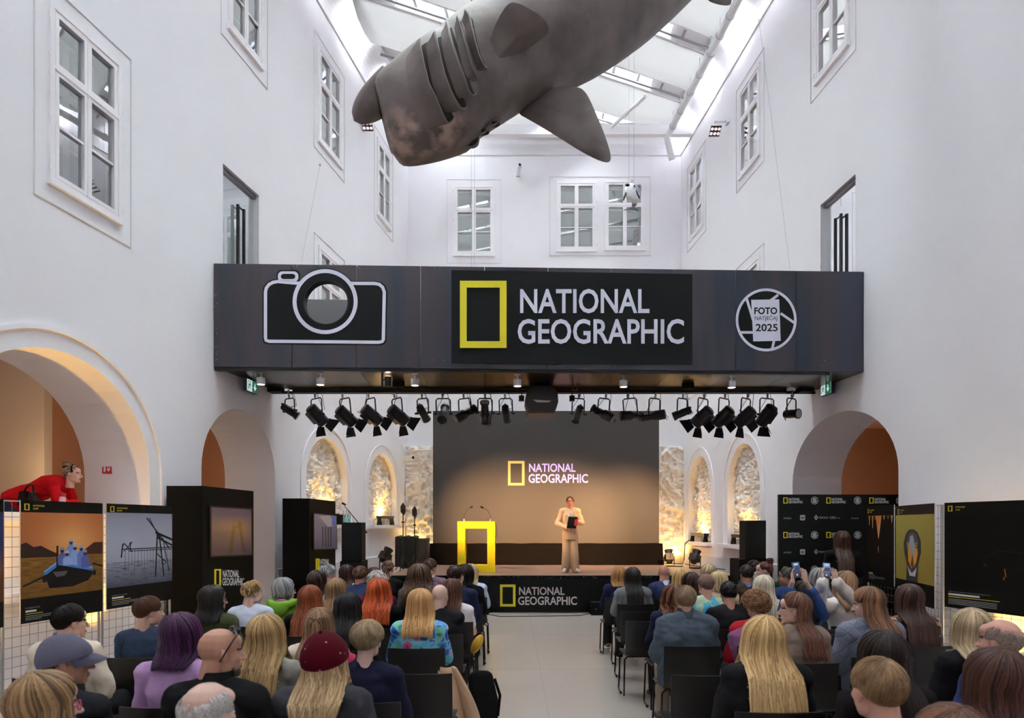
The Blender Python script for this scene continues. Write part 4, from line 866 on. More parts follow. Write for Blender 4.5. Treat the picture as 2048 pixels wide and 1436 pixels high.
# lectern
LCY = 15.05
def LC(x, y): return hit(x, y, (0,LCY,0), Vector((0,-1,0)))
a, b = LC(915,1043), LC(990,1145.5); i0, i1 = LC(930,1057), LC(974.5,1130.5)
lec = empty('lectern', ((a.x+b.x)/2, LCY+.2, SZ), 'yellow open frame lectern standing on the stage', 'lectern')
mb = MB(); a.z, b.z = a.z, SZ+.002
mb.ring([(x,LCY,z) for x,z in rect(a.x,b.z,b.x,a.z)], [(x,LCY,z) for x,z in rect(i0.x,i1.z,i1.x,i0.z)], (0,.4,0)); mb.build('frame', mat('lectern_yellow', (242,222,20), .35), lec)
def gooseneck(x0, x1, xm, lab):
    p = LC(x0,1041); p.z = a.z; e = empty('gooseneck_microphone', (p.x,LCY+.2,p.z), lab, 'microphone', 'gooseneck microphones on the lectern')
    q = [p+Vector((0,.2,0)), LC(x0,1030)+Vector((0,.2,0)), LC(x0+(x1-x0)*.3,1022)+Vector((0,.18,0)), LC(x0+(x1-x0)*.75,1017)+Vector((0,.1,0)), LC(x1,1015.5)+Vector((0,.05,0))]
    mb = MB(); mb.tube(q, .005, 6); mb.build('neck', BLKMET, e, smooth=True); mb = MB(); d = (q[-1]-q[-2]).normalized(); mb.tube([q[-1], q[-1]+d*.03, q[-1]+d*.09], [.012,.02,.018], 10); mb.build('capsule', BLACK, e, smooth=True); mb = MB(); mb.cyl(q[0], q[0]+Vector((0,0,.06)), .018, n=10); mb.build('base', GREYM, e)
gooseneck(927, 940, 0, 'gooseneck microphone at the left edge of the yellow lectern'); gooseneck(980, 966, 0, 'gooseneck microphone at the right edge of the yellow lectern')
p = LC(976,1043); p.z = a.z; mb = MB(); mb.tube([(p.x,LCY+.1,p.z),(p.x,LCY+.1,p.z+.055)], [.028,.034], 12); tag(mb.build('water_glass', GLASS), 'small glass on top of the yellow lectern', 'glass')
mb = MB(); mb.tube([(b.x+.0,LCY+.3,a.z-.02),(b.x+.03,LCY+.25,a.z-.15),(b.x+.04,LCY+.25,a.z-.28),(b.x+.01,LCY+.3,a.z-.38)], .005, 5); mb.tube([(i0.x+.02,LCY+.3,i0.z),(i0.x+.03,LCY+.3,i0.z-.5),(i0.x+.08,LCY+.25,i1.z)], .005, 5); mb.build('microphone_cable', BLKMET, lec)
# loudspeakers
def speaker(cx_, w_, z0, z1, y, d, lab, nm='loudspeaker'):
    e = empty(nm, (cx_, y, z0), lab, 'loudspeaker'); mb = MB(); mb.box((cx_,y+d/2,(z0+z1)/2),(w_,d,z1-z0)); mb.build('cabinet', BLACK, e)
    mb = MB(); mb.box((cx_,y-.008,(z0+z1)/2),(w_*.94,.016,(z1-z0)*.96)); mb.build('grille', mat('speaker_grille', (20,21,21), .8, bump=.4, bump_scale=160), e)
def sz(y, Z): return EYE+(HOR-y)*Z/F
def sx(x, Z): return (x-CX)*Z/F
Zs = 13.75
speaker(sx(701.5,Zs), .43, 0, sz(1122.5,Zs), Zs, .6, 'black subwoofer on the floor left of the stage', 'subwoofer'); speaker(sx(703,Zs+.08), .40, sz(1122.5,Zs), sz(1045,Zs), Zs+.08, .4, 'tall black loudspeaker standing left of the stage')
Zs = 13.6
speaker(sx(1512,Zs), .66, 0, sz(1118.5,Zs), Zs, .6, 'black subwoofer on the floor right of the stage', 'subwoofer'); speaker(sx(1512,Zs+.08), .40, sz(1118.5,Zs), sz(1041,Zs), Zs+.08, .4, 'tall black loudspeaker standing right of the stage')
def monitor(x0, x1, y0, y1, lab):
    Z = EYE*F/(y1-HOR); w_ = (x1-x0)*Z/F; e = empty('floor_monitor', (sx((x0+x1)/2,Z),Z,0), lab, 'floor monitor', 'black boxes on the floor before the stage')
    mb = MB(); mb.box((sx((x0+x1)/2,Z),Z+.2,(y1-y0)*Z/F/2),(w_,.35,(y1-y0)*Z/F)); mb.build('cabinet', BLACK, e); mb = MB(); c = Vector((sx((x0+x1)/2,Z)-w_*.2,Z+.024,(y1-y0)*Z/F*.5)); mb.cyl(c, c-Vector((0,.006,0)), .012, n=10); mb.build('socket', GREYM, e)
monitor(1183,1214,1206,1231,'black floor box before the stage right of the aisle'); monitor(966,977,1206,1230,'black floor box before the stage left of the aisle')
mb = MB(); mb.tube([hit(978,1229,(0,0,.008),Vector((0,0,1))), hit(1000,1233,(0,0,.008),Vector((0,0,1))), hit(1100,1232,(0,0,.008),Vector((0,0,1))), hit(1160,1231,(0,0,.008),Vector((0,0,1))), hit(1183,1226,(0,0,.008),Vector((0,0,1)))], .008, 6); tag(mb.build('floor_cable', BLKMET), 'black cable lying on the floor along the stage front', 'cable')
# microphone boom stand beside the left loudspeaker
Zm = 14.05; e = empty('microphone_stand', (sx(725,Zm),Zm,0), 'black boom microphone stand behind the left loudspeaker', 'microphone stand'); b = MB(); bx0 = sx(725,Zm)
b.tube([(bx0,Zm,.02),(bx0,Zm,sz(1055,Zm))], .011, 8); b.build('pole', BLKMET, e); b = MB(); b.tube([P(734,1066,Zm), P(725,1055,Zm), P(688,1011,Zm-.1)], [.016,.01,.008], 8); b.build('boom', BLKMET, e)
b = MB(); d = P(684,1005,Zm-.1)-P(690,1012,Zm-.1); b.tube([P(692,1010,Zm-.1), P(686,1007,Zm-.1), P(684,1006.5,Zm-.1)], [.014,.022,.024], 10); b.build('microphone', BLACK, e)
for k in range(3): b = MB(); b.tube([(bx0,Zm,.12),(bx0+.28*math.cos(k*2.1),Zm+.28*math.sin(k*2.1),.012)], .009, 6); b.build('leg', BLKMET, e)
# antenna paddles
for i, (x, yt, yb, Z, l) in enumerate(((806,1005,1128,15.6,'taller black paddle antenna on a tripod left of the stage'), (829,1012,1128,16.2,'shorter black paddle antenna on a tripod beside the drape covered case'))):
    X0 = sx(x,Z); e = empty('antenna_stand', (X0,Z,SZ), l, 'antenna', 'paddle antennas on tripods'); zt = sz(yt,Z)
    b = MB(); b.slab([(X0-.06,Z,zt-.09),(X0-.055,Z,zt-.22),(X0+.02,Z,zt-.30),(X0+.06,Z,zt-.2),(X0+.055,Z,zt-.08),(X0+.0,Z,zt)],(0,.02,0)); b.build('paddle', mat('antenna_brown', (52,40,34), .5), e)
    b = MB(); b.tube([(X0,Z+.01,SZ+.03),(X0,Z+.01,zt-.27)], .012, 8); b.box((X0,Z,zt-.45),(.07,.05,.03)); b.build('pole', BLKMET, e)
    for k in range(3): b = MB(); b.tube([(X0,Z+.01,SZ+.35),(X0+.25*math.cos(k*2.1+.4),Z+.25*math.sin(k*2.1+.4),SZ+.01)], .01, 6); b.build('leg', BLKMET, e)
# draped case
Z = 16.4; x0, x1, z1 = sx(791,Z), sx(841,Z), sz(1074,Z); e = empty('equipment_case', ((x0+x1)/2,Z,SZ), 'equipment case under a black cloth left on the stage', 'case')
b = MB(); b.box(((x0+x1)/2+.12,Z+.33,(SZ+z1)/2-.02),((x1-x0)*1.1,.5,z1-SZ-.04)); b.build('case_body', mat('case_brown', (66,56,48), .5, noise_amt=.4, noise_scale=14), e)
b = MB(); rows = []
for j in range(8):
    v = j/7; rows.append([Vector((x0-.02+(x1-x0-.03)*(i/24), Z+.05-.03*v+.02*math.sin(i*1.3+v)*v, z1-(z1-SZ-.04)*v*(1 if i < 22 else .35)+.015*math.sin(i*.8)*(1-v))) for i in range(25)])
b.loft(rows, caps=False, closed=False); b.loft([rows[0], [p+Vector((.02,.5,.02)) for p in rows[0]]], caps=False, closed=False); b.build('cloth', mat('black_cloth', (25,25,27), .85), e, smooth=True, fix=False)
b = MB(); random.seed(8)
for k in range(10):
    t = random.random(); x = x1+.03+.2*random.random(); z = SZ+.05+.5*random.random(); b.tube([(x,Z+.06,z+.12),(x+.05,Z+.02,z),(x+.02,Z,SZ+.015),(x+random.uniform(-.2,.3),Z-.15,SZ+.012)], .007, 5)
b.build('cable_bundle', BLKMET, e)['kind'] = 'stuff'
# floor spots on the stage sides
def floorspot(x, y, Z, d, lab):
    c = P(x, y, Z); z0 = SZ if (SX0 < c.x < SX1) else 0; d = Vector(d).normalized(); e = empty('floor_spotlight', (c.x,c.y,z0), lab, 'floor spotlight')
    b = MB(); b.tube([c-d*.17, c-d*.1, c+d*.06, c+d*.07, c+d*.17], [.06,.1,.105,.085,.11], 18); M = d.to_track_quat('Y','Z').to_matrix(); b.box(c-d*.02, (.2,.17,.2), M); b.build('housing', PLAST, e, smooth=True)
    b = MB(); b.cyl(c+d*.17, c+d*.176, .1, n=20); b.build('lens', LAMPF, e); b = MB(); s = Vector((1,0,0)); b.tube([c+s*.13, (c.x+.13,c.y,z0+.02), (c.x-.13,c.y,z0+.02), c-s*.13], .012, 6); b.tube([(c.x-.1,c.y+.1,z0+.015),(c.x+.32,c.y-.1,z0+.015)], .02, 6); b.build('yoke', BLKMET, e)
floorspot(771,1111,15.2,(.35,.4,.8),'black floor spotlight beside the left end of the stage'); floorspot(1338,1113,17.2,(0,.3,.9),'black floor spotlight behind the right end of the valance'); floorspot(1390,1114,16.4,(.35,.3,.9),'black floor spotlight tilted on the right side of the stage')
mb = MB(); mb.tube([hit(1330,1127,(0,0,SZ+.01),Vector((0,0,1))), hit(1365,1128,(0,0,SZ+.01),Vector((0,0,1))), P(1368,1120,17), P(1370,1088,17.4), P(1378,1080,17.6)], .014, 6); mb.tube([hit(1370,1128,(0,0,SZ+.01),Vector((0,0,1))), hit(1405,1134,(0,0,SZ+.01),Vector((0,0,1))), hit(1450,1139,(0,0,SZ+.01),Vector((0,0,1)))], .012, 6); tag(mb.build('stage_cable', BLKMET), 'black cable running down from the right niche onto the stage', 'cable')
# wash light bars on the sills
def sillbar(X, ua, ub, v, lab):
    c = X((ua+ub)/2, v, .0); e = empty('wash_light', c, lab, 'wash light', 'black wash lights on the niche sills'); d = (X(ub,v,0)-X(ua,v,0)).normalized(); nn = X(0,0,1)-X(0,0,0); L_ = (ub-ua)/2
    b = MB(); q = [(-.05,.16),(.06,.16),(.08,.24),(-.07,.24)]; b.loft([[c+d*s*L_+nn*a_+Vector((0,0,z)) for a_, z in q] for s in (-1, 1)]); b.build('lamp_bar', BLKMET, e)
    for s in (-1, 1): b = MB(); b.slab([c+d*s*L_*.95+nn*-.06, c+d*s*L_*.95+nn*.09, c+d*s*L_*.95+nn*.05+Vector((0,0,.2)), c+d*s*L_*.95+nn*-.03+Vector((0,0,.2))], d*.03); b.build('bracket', BLKMET, e)
    b = MB()
    for k in (-.4,0,.35): p = c+d*k*L_+nn*.03+Vector((0,0,.075)); b.box(p, (.07,.07,.14))
    b.build('driver_box', mat('pale_driver', (150,150,156), .5), e)['kind'] = 'stuff'
    light('AREA', 'wash_light_glow', c+nn*-.06+Vector((0,0,.26)), 13, (1,.58,.12), target=c+nn*-.30+Vector((0,0,1.0))).data.size = .35
sillbar(LW, lz(757), lz(783), 1.82, 'black wash light on the sill of the left niche beside the stage'); sillbar(LW, lz(640), lz(672), 1.83, 'black wash light on the sill of the niche behind the screen box')
sillbar(RW, rz(1413), rz(1386), 1.36, 'black wash light on the sill of the right niche nearest the stage'); sillbar(RW, rz(1503), rz(1468), 1.36, 'black wash light on the sill behind the right loudspeaker')
# water bottles on the left sill
for i, x in enumerate((683,689.5,694.5)):
    X0 = LW(lz(x), 1.83, .04); b = MB(); b.tube([X0, X0+Vector((0,0,.02)), X0+Vector((0,0,.2)), X0+Vector((0,0,.26)), X0+Vector((0,0,.30))], [.03,.036,.036,.014,.014], 14); e = b.build('water_bottle', GLASS, smooth=True)
    tag(e, '%s of the clear water bottles on the left niche sill' % ('leftmost','middle one','rightmost')[i], 'bottle', 'bottles on the left sill'); b = MB(); b.tube([X0+Vector((0,0,.07)), X0+Vector((0,0,.14))], .0368, 14); b.build('label', mat('teal_label', (110,190,176), .5), e)
    b = MB(); b.cyl(X0+Vector((0,0,.30)), X0+Vector((0,0,.325)), .016, n=12); b.build('cap', mat('cap_blue', (150,180,200), .5), e)
X0 = LW(lz(672.5), 1.83, .1); mb = MB(); mb.box(X0+Vector((0,0,.11)), (.1,.1,.22)); tag(mb.build('small_speaker', BLACK), 'small black box beside the bottles on the left niche sill', 'speaker')
light('AREA', 'relief_uplight', Vector((bx(845), ZB-.45, .95)), 13, (1,.58,.12), target=(bx(845), ZB-.05, 2.0)).data.size = .4
light('AREA', 'relief_uplight', Vector((bx(1338), ZB-.45, .95)), 13, (1,.58,.12), target=(bx(1338), ZB-.05, 2.0)).data.size = .4
# stage lamps: warm light on the presenter and the lower screen
for x, tgt, en in ((692,(1.6,17.8,1.3),1300), (796,(-.2,17.9,1.7),1300), (1405,(1.2,17.9,1.6),1300), (1490,(3.0,17.9,1.5),1300)):
    light('SPOT', 'stage_lamp_light', LB(x,862)+Vector((0,.35,-.05)), en*1.5, (1,.56,.25), .12, tgt, 44, .9)
light('SPOT', 'stage_lamp_light', LB(1012,850)+Vector((0,.3,-.05)), 150, (1,.72,.48), .06, (1.27,15.1,1.6), 16, .6)
# ---------------------------------------------------------------- printed boards, screens, backdrop
def _print(nt, out):
    b = nt.nodes.new('ShaderNodeBsdfPrincipled'); nt.links.new(b.outputs[0], out.inputs[0]); b.inputs['Roughness'].default_value = .6; b.inputs['Specular IOR Level'].default_value = .15
    at = nt.nodes.new('ShaderNodeVertexColor'); at.layer_name = 'ink'; nt.links.new(at.outputs[0], b.inputs['Base Color'])
PRINT = nodes_mat('printed_picture', _print)
def _scr(nt, out):
    b = nt.nodes.new('ShaderNodeBsdfPrincipled'); nt.links.new(b.outputs[0], out.inputs[0]); b.inputs['Roughness'].default_value = .2
    at = nt.nodes.new('ShaderNodeVertexColor'); at.layer_name = 'ink'; nt.links.new(at.outputs[0], b.inputs['Emission Color']); b.inputs['Emission Strength'].default_value = .8; b.inputs['Base Color'].default_value = (.01,.01,.012,1)
SCREEN = nodes_mat('lit_screen', _scr)
class PR:
    def __init__(s, H): s.H = H; s.mb = MB(); s.c = []; s.z = .0012
    def poly(s, pts, c):
        s.z += .00006; s.mb.poly([s.H(u, v, s.z) for u, v in pts]); cc = c if isinstance(c, list) else [c]*len(pts); s.c += cc
    def rect(s, u0, v0, u1, v1, c, c2=None):
        c2 = c2 or c; s.poly([(u0,v0),(u1,v0),(u1,v1),(u0,v1)], [c,c,c2,c2])
    def grid(s, u0, v0, u1, v1, nu, nv, fn):
        s.z += .00006; vs = []; cs = []
        for j in range(nv+1):
            for i in range(nu+1):
                u = u0+(u1-u0)*i/nu; v = v0+(v1-v0)*j/nv; vs.append(s.H(u,v,s.z)); cs.append(fn(i/nu, j/nv))
        s.mb.add(vs, [(j*(nu+1)+i, j*(nu+1)+i+1, (j+1)*(nu+1)+i+1, (j+1)*(nu+1)+i) for j in range(nv) for i in range(nu)]); s.c += cs
    def ell(s, u, v, a, b, c, n=18): s.poly([(u+a*math.cos(2*math.pi*i/n), v+b*math.sin(2*math.pi*i/n)) for i in range(n)], c)
    def line(s, a, b, w_, c, asp=1):
        d = Vector((b[0]-a[0], (b[1]-a[1])*asp)); d.normalize(); q = (-d.y*w_, d.x*w_/asp); s.poly([(a[0]+q[0],a[1]+q[1]),(b[0]+q[0],b[1]+q[1]),(b[0]-q[0],b[1]-q[1]),(a[0]-q[0],a[1]-q[1])], c)
    def text(s, t, u0, v0, u1, v1, c, bold=.01):
        s.z += .00006; vs, fs = text_mb(t, bold); s.mb.add([s.H(u0+(u1-u0)*x, v1+(v0-v1)*y, s.z) for x, y in vs], fs); s.c += [c]*len(vs)
    def build(s, name, m, parent):
        o = s.mb.build(name, m, parent, fix=False); a = o.data.color_attributes.new('ink', 'FLOAT_COLOR', 'POINT')
        a.data.foreach_set('color', [x for c in s.c for x in lin(c)]); return o
def mixc(a, b, t): t = max(0, min(1, t)); return tuple(a[i]+(b[i]-a[i])*t for i in range(3))
def quadH(c):
    c = [Vector(q) for q in c]; n = (c[1]-c[0]).cross(c[3]-c[0]).normalized()
    if n.dot(Vector((0,0,EYE))-c[0]) < 0: n = -n
    return (lambda u, v, d=0: c[0].lerp(c[1],u).lerp(c[3].lerp(c[2],u),v)+n*d), n
def board(x0, z0, x1, z1, top, bot, label, th=.012):
    """upright board from photo column x0 at depth z0 to column x1 at depth z1"""
    a, b = P(x0,0,z0), P(x1,0,z1); c = [Vector((a.x,a.y,top)), Vector((b.x,b.y,top)), Vector((b.x,b.y,bot)), Vector((a.x,a.y,bot))]
    H, n = quadH(c); e = empty('photo_board', (c[2]+c[3])/2, label, 'photo board')
    mb = MB(); mb.slab([H(0,0),H(1,0),H(1,1),H(0,1)], -n*th); mb.build('board', mat('white_board_edge', (216,214,216), .6), e)
    return e, H, PR(H)
INK = (20,18,17); YEL3 = (226,196,60); PW = (215,215,215)
def caption(p, u, v, title, wlen, rows, au=.035, two=True):
    if title: p.text(title, u, v, u+wlen, v+.014, (150,150,150), 0)
    p.rect(u, v+.024, u+wlen*.75, v+.04, PW)
    p.rect(u, v+.052, u+wlen*1.2, v+.057, YEL3)
    for i in range(rows): p.rect(u, v+.07+i*.014, u+wlen*(2.9 if i < rows-1 else 1.1), v+.075+i*.014, (150,150,150))
def header(p, u0, u1, v, l1, l2, asp):
    w_ = .055; h = .053
    for q in ((u0,v,u0+w_,v+.006),(u0,v+h-.006,u0+w_,v+h),(u0,v,u0+.012,v+h),(u0+w_-.012,v,u0+w_,v+h)): p.rect(*q, YEL3)
    p.text(l1, u0+.095, v+.008, u0+.095+(u1-u0), v+.025, YEL3, .02); p.text(l2, u0+.095, v+.032, u0+.095+(u1-u0)*.45, v+.049, YEL3, .02)
# boat at sunset
e, H, p = board(41, 6.8, 205, 7.85, 2.07, .83, 'photo board of a rowing boat at sunset on the left display grid')
p.rect(0,0,1,1,INK); header(p, .04, .17, .028, 'KATEGORIJA', 'LJUDI', 1)
random.seed(3); V0, V1 = .098, .80
def sky(u, v): return mixc(mixc((196,116,66),(238,170,104), math.exp(-((u-.62)**2*6+(v-.75)**2*3))), (150,84,48), abs(u-.6)*.7)
p.grid(.0,V0,1,V0+.36,12,8,lambda u,v: sky(u,v))
def sea(u, v): k = noise.noise(Vector((u*9,v*26,1)))*.5+.5; return mixc((96,66,30),(178,126,62), k*(1-v*.5))
p.grid(.0,V0+.36,1,V1,30,40,sea)
hor = V0+.36
p.poly([(0,hor+.01),(0,hor-.10),(.06,hor-.115),(.14,hor-.075),(.22,hor-.085),(.32,hor-.045),(.42,hor-.01),(.42,hor+.015)], (58,40,34)); p.poly([(.7,hor),(.78,hor-.05),(.88,hor-.10),(1,hor-.10),(1,hor+.01)], (70,44,34))
p.poly([(.27,.575),(.40,.54),(.85,.60),(.87,.64),(.80,.70),(.60,.74),(.32,.735),(.28,.66)], (30,26,26)); p.poly([(.255,.585),(.42,.505),(.86,.575),(.86,.615),(.43,.545),(.265,.63)], (74,128,196)); p.poly([(.26,.59),(.42,.512),(.86,.583),(.86,.59),(.42,.522),(.26,.60)], (150,186,226))
p.poly([(.36,.60),(.54,.60),(.5,.64),(.40,.645)], (96,92,90))
p.rect(.40,.38,.425,.56,(40,30,26))
for (u, v, c, h) in ((.47,.42,(96,104,170),.12),(.58,.35,(120,150,210),.19),(.63,.40,(142,164,214),.15),(.71,.41,(108,124,196),.16),(.76,.45,(92,96,160),.13),(.53,.45,(150,170,220),.1)):
    p.poly([(u-.05,v+h),(u-.055,v+.05),(u-.02,v+.02),(u+.02,v+.02),(u+.06,v+.05),(u+.06,v+h)], c); p.ell(u, v, .024, .024, (66,50,46)); p.poly([(u-.026,v-.003),(u-.02,v-.026),(u+.02,v-.026),(u+.028,v-.002)], mixc(c,(200,200,220),.4))
p.line((.02,.70),(.30,.62),.008,(36,28,24)); p.line((.86,.55),(1,.58),.008,(40,30,26)); p.ell(.885,.635,.022,.026,(30,26,26)); p.ell(.26,.655,.025,.03,(34,28,26))
caption(p, .05, .872, 'POBJEDNICE', .16, 3); p.build('print', PRINT, e)
# fishing scaffold in mist
e, H, p = board(213, 7.9, 344, 9.02, 2.07, .84, 'photo board of a wooden fishing scaffold in misty water on the left display grid')
p.rect(0,0,1,1,INK); header(p, .05, .20, .025, 'KATEGORIJA', 'LJUDI', 1)
p.grid(.0,.085,1,.58,6,6,lambda u,v: mixc((146,146,162),(176,178,194), math.sin(v*2.6)*.8)); p.grid(.0,.56,1,.80,26,30,lambda u,v: mixc(mixc((150,152,166),(84,86,100),v),(64,66,78), max(0,noise.noise(Vector((u*10,v*22,2))))*1.2))
BK = (34,32,36)
for a, b, w_ in (((.58,.13),(.95,.45),.008),((.62,.13),(.80,.36),.006),((.20,.44),(1,.44),.005),((.30,.46),(1,.46),.004),((.72,.28),(1,.36),.012),((.74,.33),(1,.42),.01),((.75,.28),(.72,.74),.011),((.78,.30),(.86,.74),.011),((.84,.34),(.95,.70),.007),((.74,.50),(.90,.60),.006),((.24,.38),(.36,.47),.006),((.36,.37),(.24,.46),.005)): p.line(a, b, w_, BK)
for k in range(16): u = .26+k*.047; p.line((u,.44),(u+random.uniform(-.01,.01),.60+random.random()*.08),.0025,(60,58,64))
p.line((.22,.40),(.20,.52),.009,BK); p.ell(.225,.395,.012,.012,BK); p.ell(.33,.385,.012,.014,BK); p.line((.33,.39),(.33,.45),.008,BK)
caption(p, .07, .868, 'GLEDEĆI U MORU', .22, 3); p.build('print', PRINT, e)
# board cut by the left edge of the frame
e, H, p = board(-150, 5.75, 7, 6.62, 2.07, .83, 'photo board cut off by the left frame edge, dark blue sky')
p.rect(0,0,1,1,INK); p.grid(0,.1,1,.80,4,8,lambda u,v: mixc((52,56,92),(160,92,54), (v-.4)*2.4) if v < .75 else (96,60,40)); p.build('print', PRINT, e)
# right boards
e, H, p = board(1733, 10.55, 1788, 9.72, 2.11, .94, 'photo board of orange icicles on black on the right display grid')
p.rect(0,0,1,1,(24,18,16)); header(p, .05, .20, .04, 'KATEGORIJA', 'PRIRODA', 1); p.rect(0,.12,1,.13,(70,48,36)); p.grid(0,.13,1,.80,4,4,lambda u,v:(34,24,20))
for u, w_, l, c in ((.12,.03,.12,(226,150,96)),(.24,.035,.16,(214,132,80)),(.46,.11,.29,(226,138,66)),(.66,.03,.05,(210,140,90)),(.80,.02,.04,(200,130,90)),(.93,.035,.09,(226,160,110)),(.34,.02,.05,(200,120,80))): p.poly([(u-w_,.13),(u+w_,.13),(u+w_*.55,.13+l*.5),(u+.006,.13+l),(u-.006,.13+l),(u-w_*.5,.13+l*.5)], [c,c,c,(250,200,140),(250,200,140),c])
p.poly([(.44,.52),(.47,.52),(.465,.60),(.445,.60)], (190,150,150)); caption(p, .1, .84, '', .2, 3); p.build('print', PRINT, e)
e, H, p = board(1792, 9.62, 1869, 8.28, 2.085, .80, 'photo board of a cormorant head on olive yellow ground on the right display grid')
p.rect(0,0,1,1,INK); header(p, .05, .13, .04, 'KATEGORIJA', 'ŽIVOTINJE', 1); p.rect(0,0,1,.10,(46,34,30)); header(p, .05, .13, .035, 'KATEGORIJA', 'ŽIVOTINJE', 1)
p.grid(0,.10,1,.785,8,8,lambda u,v: mixc((176,166,84),(150,128,58), (u*.4+v*.8)))
def gr(c): return c
p.poly([(.30,.785),(.32,.62),(.25,.50),(.23,.40),(.29,.30),(.38,.255),(.50,.25),(.60,.28),(.68,.36),(.69,.47),(.62,.60),(.60,.785)], (66,60,62)); p.poly([(.30,.42),(.36,.30),(.46,.265),(.56,.29),(.63,.38),(.58,.46),(.45,.40),(.36,.48)], (92,86,92))
p.poly([(.41,.32),(.48,.31),(.55,.45),(.52,.60),(.44,.66),(.37,.57),(.36,.44)], (168,164,174)); p.poly([(.34,.42),(.41,.44),(.44,.56),(.42,.64),(.36,.58)], (216,150,48)); p.poly([(.58,.43),(.53,.46),(.48,.58),(.50,.64),(.57,.58),(.61,.48)], (216,150,48)); p.poly([(.42,.62),(.47,.50),(.51,.62),(.47,.655)], (120,66,32))
p.poly([(.33,.62),(.38,.66),(.45,.70),(.52,.67),(.58,.63),(.53,.75),(.40,.75)], (196,192,196)); p.poly([(.36,.785),(.40,.73),(.54,.73),(.58,.785)], (70,62,60))
for u in (.345, .565): p.ell(u,.405,.028,.02,(206,170,60)); p.ell(u,.405,.014,.011,(30,24,20))
caption(p, .06, .845, '', .12, 0); p.build('print', PRINT, e)
e, H, p = board(1889, 8.15, 2068, 7.15, 2.085, .845, 'nearly black photo board at the right frame edge with faint orange streak')
p.rect(0,0,1,1,(21,18,16)); header(p, .045, .16, .03, 'KATEGORIJA', 'ŽIVOTINJE', 1); p.rect(0,.11,1,.80,(16,13,12))
p.line((.70,.60),(.715,.67),.006,(168,98,58)); p.line((.70,.67),(.69,.70),.008,(140,80,50)); p.line((.47,.59),(.50,.56),.008,(62,46,38)); p.line((.45,.54),(.62,.44),.003,(48,38,34)); p.line((.62,.44),(.9,.46),.003,(44,36,32))
caption(p, .05, .84, 'SUJETA NOĆNOG NEVIDA OTOPLJENA ZLATNIM SJAJEM SUNCA', .50, 0); p.rect(.05,.864,.16,.88,PW); p.rect(.05,.893,.19,.899,YEL3)
for i in range(4): p.rect(.05,.915+i*.014,.62,.921+i*.014,(140,140,140))
p.build('print', PRINT, e)
# wire display grids
WIRE = mat('zinc_wire', (128,128,132), .4, .6); POST = mat('zinc_tube', (176,178,182), .35, .6)
def wgrid(x0, z0, x1, z1, lab, back=.05, top=2.06):
    a, b = P(x0,0,z0), P(x1,0,z1); a.z = b.z = 0; d = (b-a); L_ = d.length; d.normalize(); n = Vector((d.y,-d.x,0)); n = n if n.dot(-a) > 0 else -n
    a = a-n*back; b = b-n*back; e = empty('display_grid', (a+b)/2, lab, 'display grid', 'wire display grids'); up = Vector((0,0,1))
    f = MB(); f.tube([a+up*.02, a+up*top, b+up*top, b+up*.02], .014, 8); f.tube([a+up*.1, b+up*.1], .012, 8); f.build('frame', POST, e)
    w_ = MB(); k = max(2, int(L_/.1))
    for i in range(1, k): q = a+d*(L_*i/k); w_.tube([q+up*.1, q+up*top], .0028, 4)
    for j in range(1, int((top-.1)/.1)): w_.tube([a+up*(.1+.1*j), b+up*(.1+.1*j)], .0028, 4)
    w_.build('wire_mesh', WIRE, e)['kind'] = 'stuff'
    for q in (a, b): s = MB(); s.tube([q-n*.22+up*.015, q+n*.22+up*.015], .014, 6); s.build('foot', POST, e)
wgrid(14, 6.68, 205, 7.86, 'wire display grid carrying the sunset boat photo board'); wgrid(212, 7.92, 346, 9.05, 'wire display grid carrying the misty scaffold photo board'); wgrid(-160, 5.75, 8, 6.62, 'wire display grid at the left frame edge')
wgrid(1730, 10.6, 1790, 9.7, 'wire display grid carrying the icicle photo board'); wgrid(1791, 9.65, 1874, 8.25, 'wire display grid carrying the cormorant photo board'); wgrid(1879, 8.2, 2075, 7.1, 'wire display grid carrying the nearly black photo board')
# tall black screen boxes
def kiosk(xl_, xc, zc, xr_, zr, top, tv, fr, t1, t2, lab, pic):
    a = P(xc,0,zc); b = P(xr_,0,zr); l = P(xl_,0,zc); off = l-a; e = empty('screen_kiosk', ((a+b)/2).xy.to_3d(), lab, 'kiosk')
    mb = MB(); q = [Vector((v.x,v.y,.0)) for v in (a, b, b+off, l)]; mb.slab(q, (0,0,top)); mb.build('cabinet', BLACKB, e)
    n = Vector((b.y-a.y, -(b.x-a.x), 0)).normalized(); H = plane_H(Vector((a.x,a.y,0)), n)
    c = [H(*q_) for q_ in tv]; Hq, nn = quadH(c)
    m = MB(); m.slab([Hq(-.03,-.03),Hq(1.03,-.03),Hq(1.03,1.03),Hq(-.03,1.03)], nn*.03); m.build('screen_frame', BLKMET, e)
    p = PR(lambda u, v, d=0: Hq(u, v, .031+d)); pic(p); p.build('display', SCREEN, e)
    m = MB(); logo(m, H, fr, t1, t2, 3.2); m.build('lettering', [YEL, mat('white_lettering', (226,226,226), .6)], e)
    return e
def pic1(p):
    p.grid(0,0,1,1,6,6,lambda u,v: mixc((50,45,68),(36,33,52),v)); p.poly([(.38,.95),(.45,.65),(.5,.35),(.6,.25),(.72,.28),(.76,.5),(.78,.72),(.84,.95),(.74,.95),(.70,.66),(.66,.42),(.58,.42),(.53,.62),(.5,.95)], (24,22,36)); p.ell(.57,.30,.08,.07,(46,42,56))
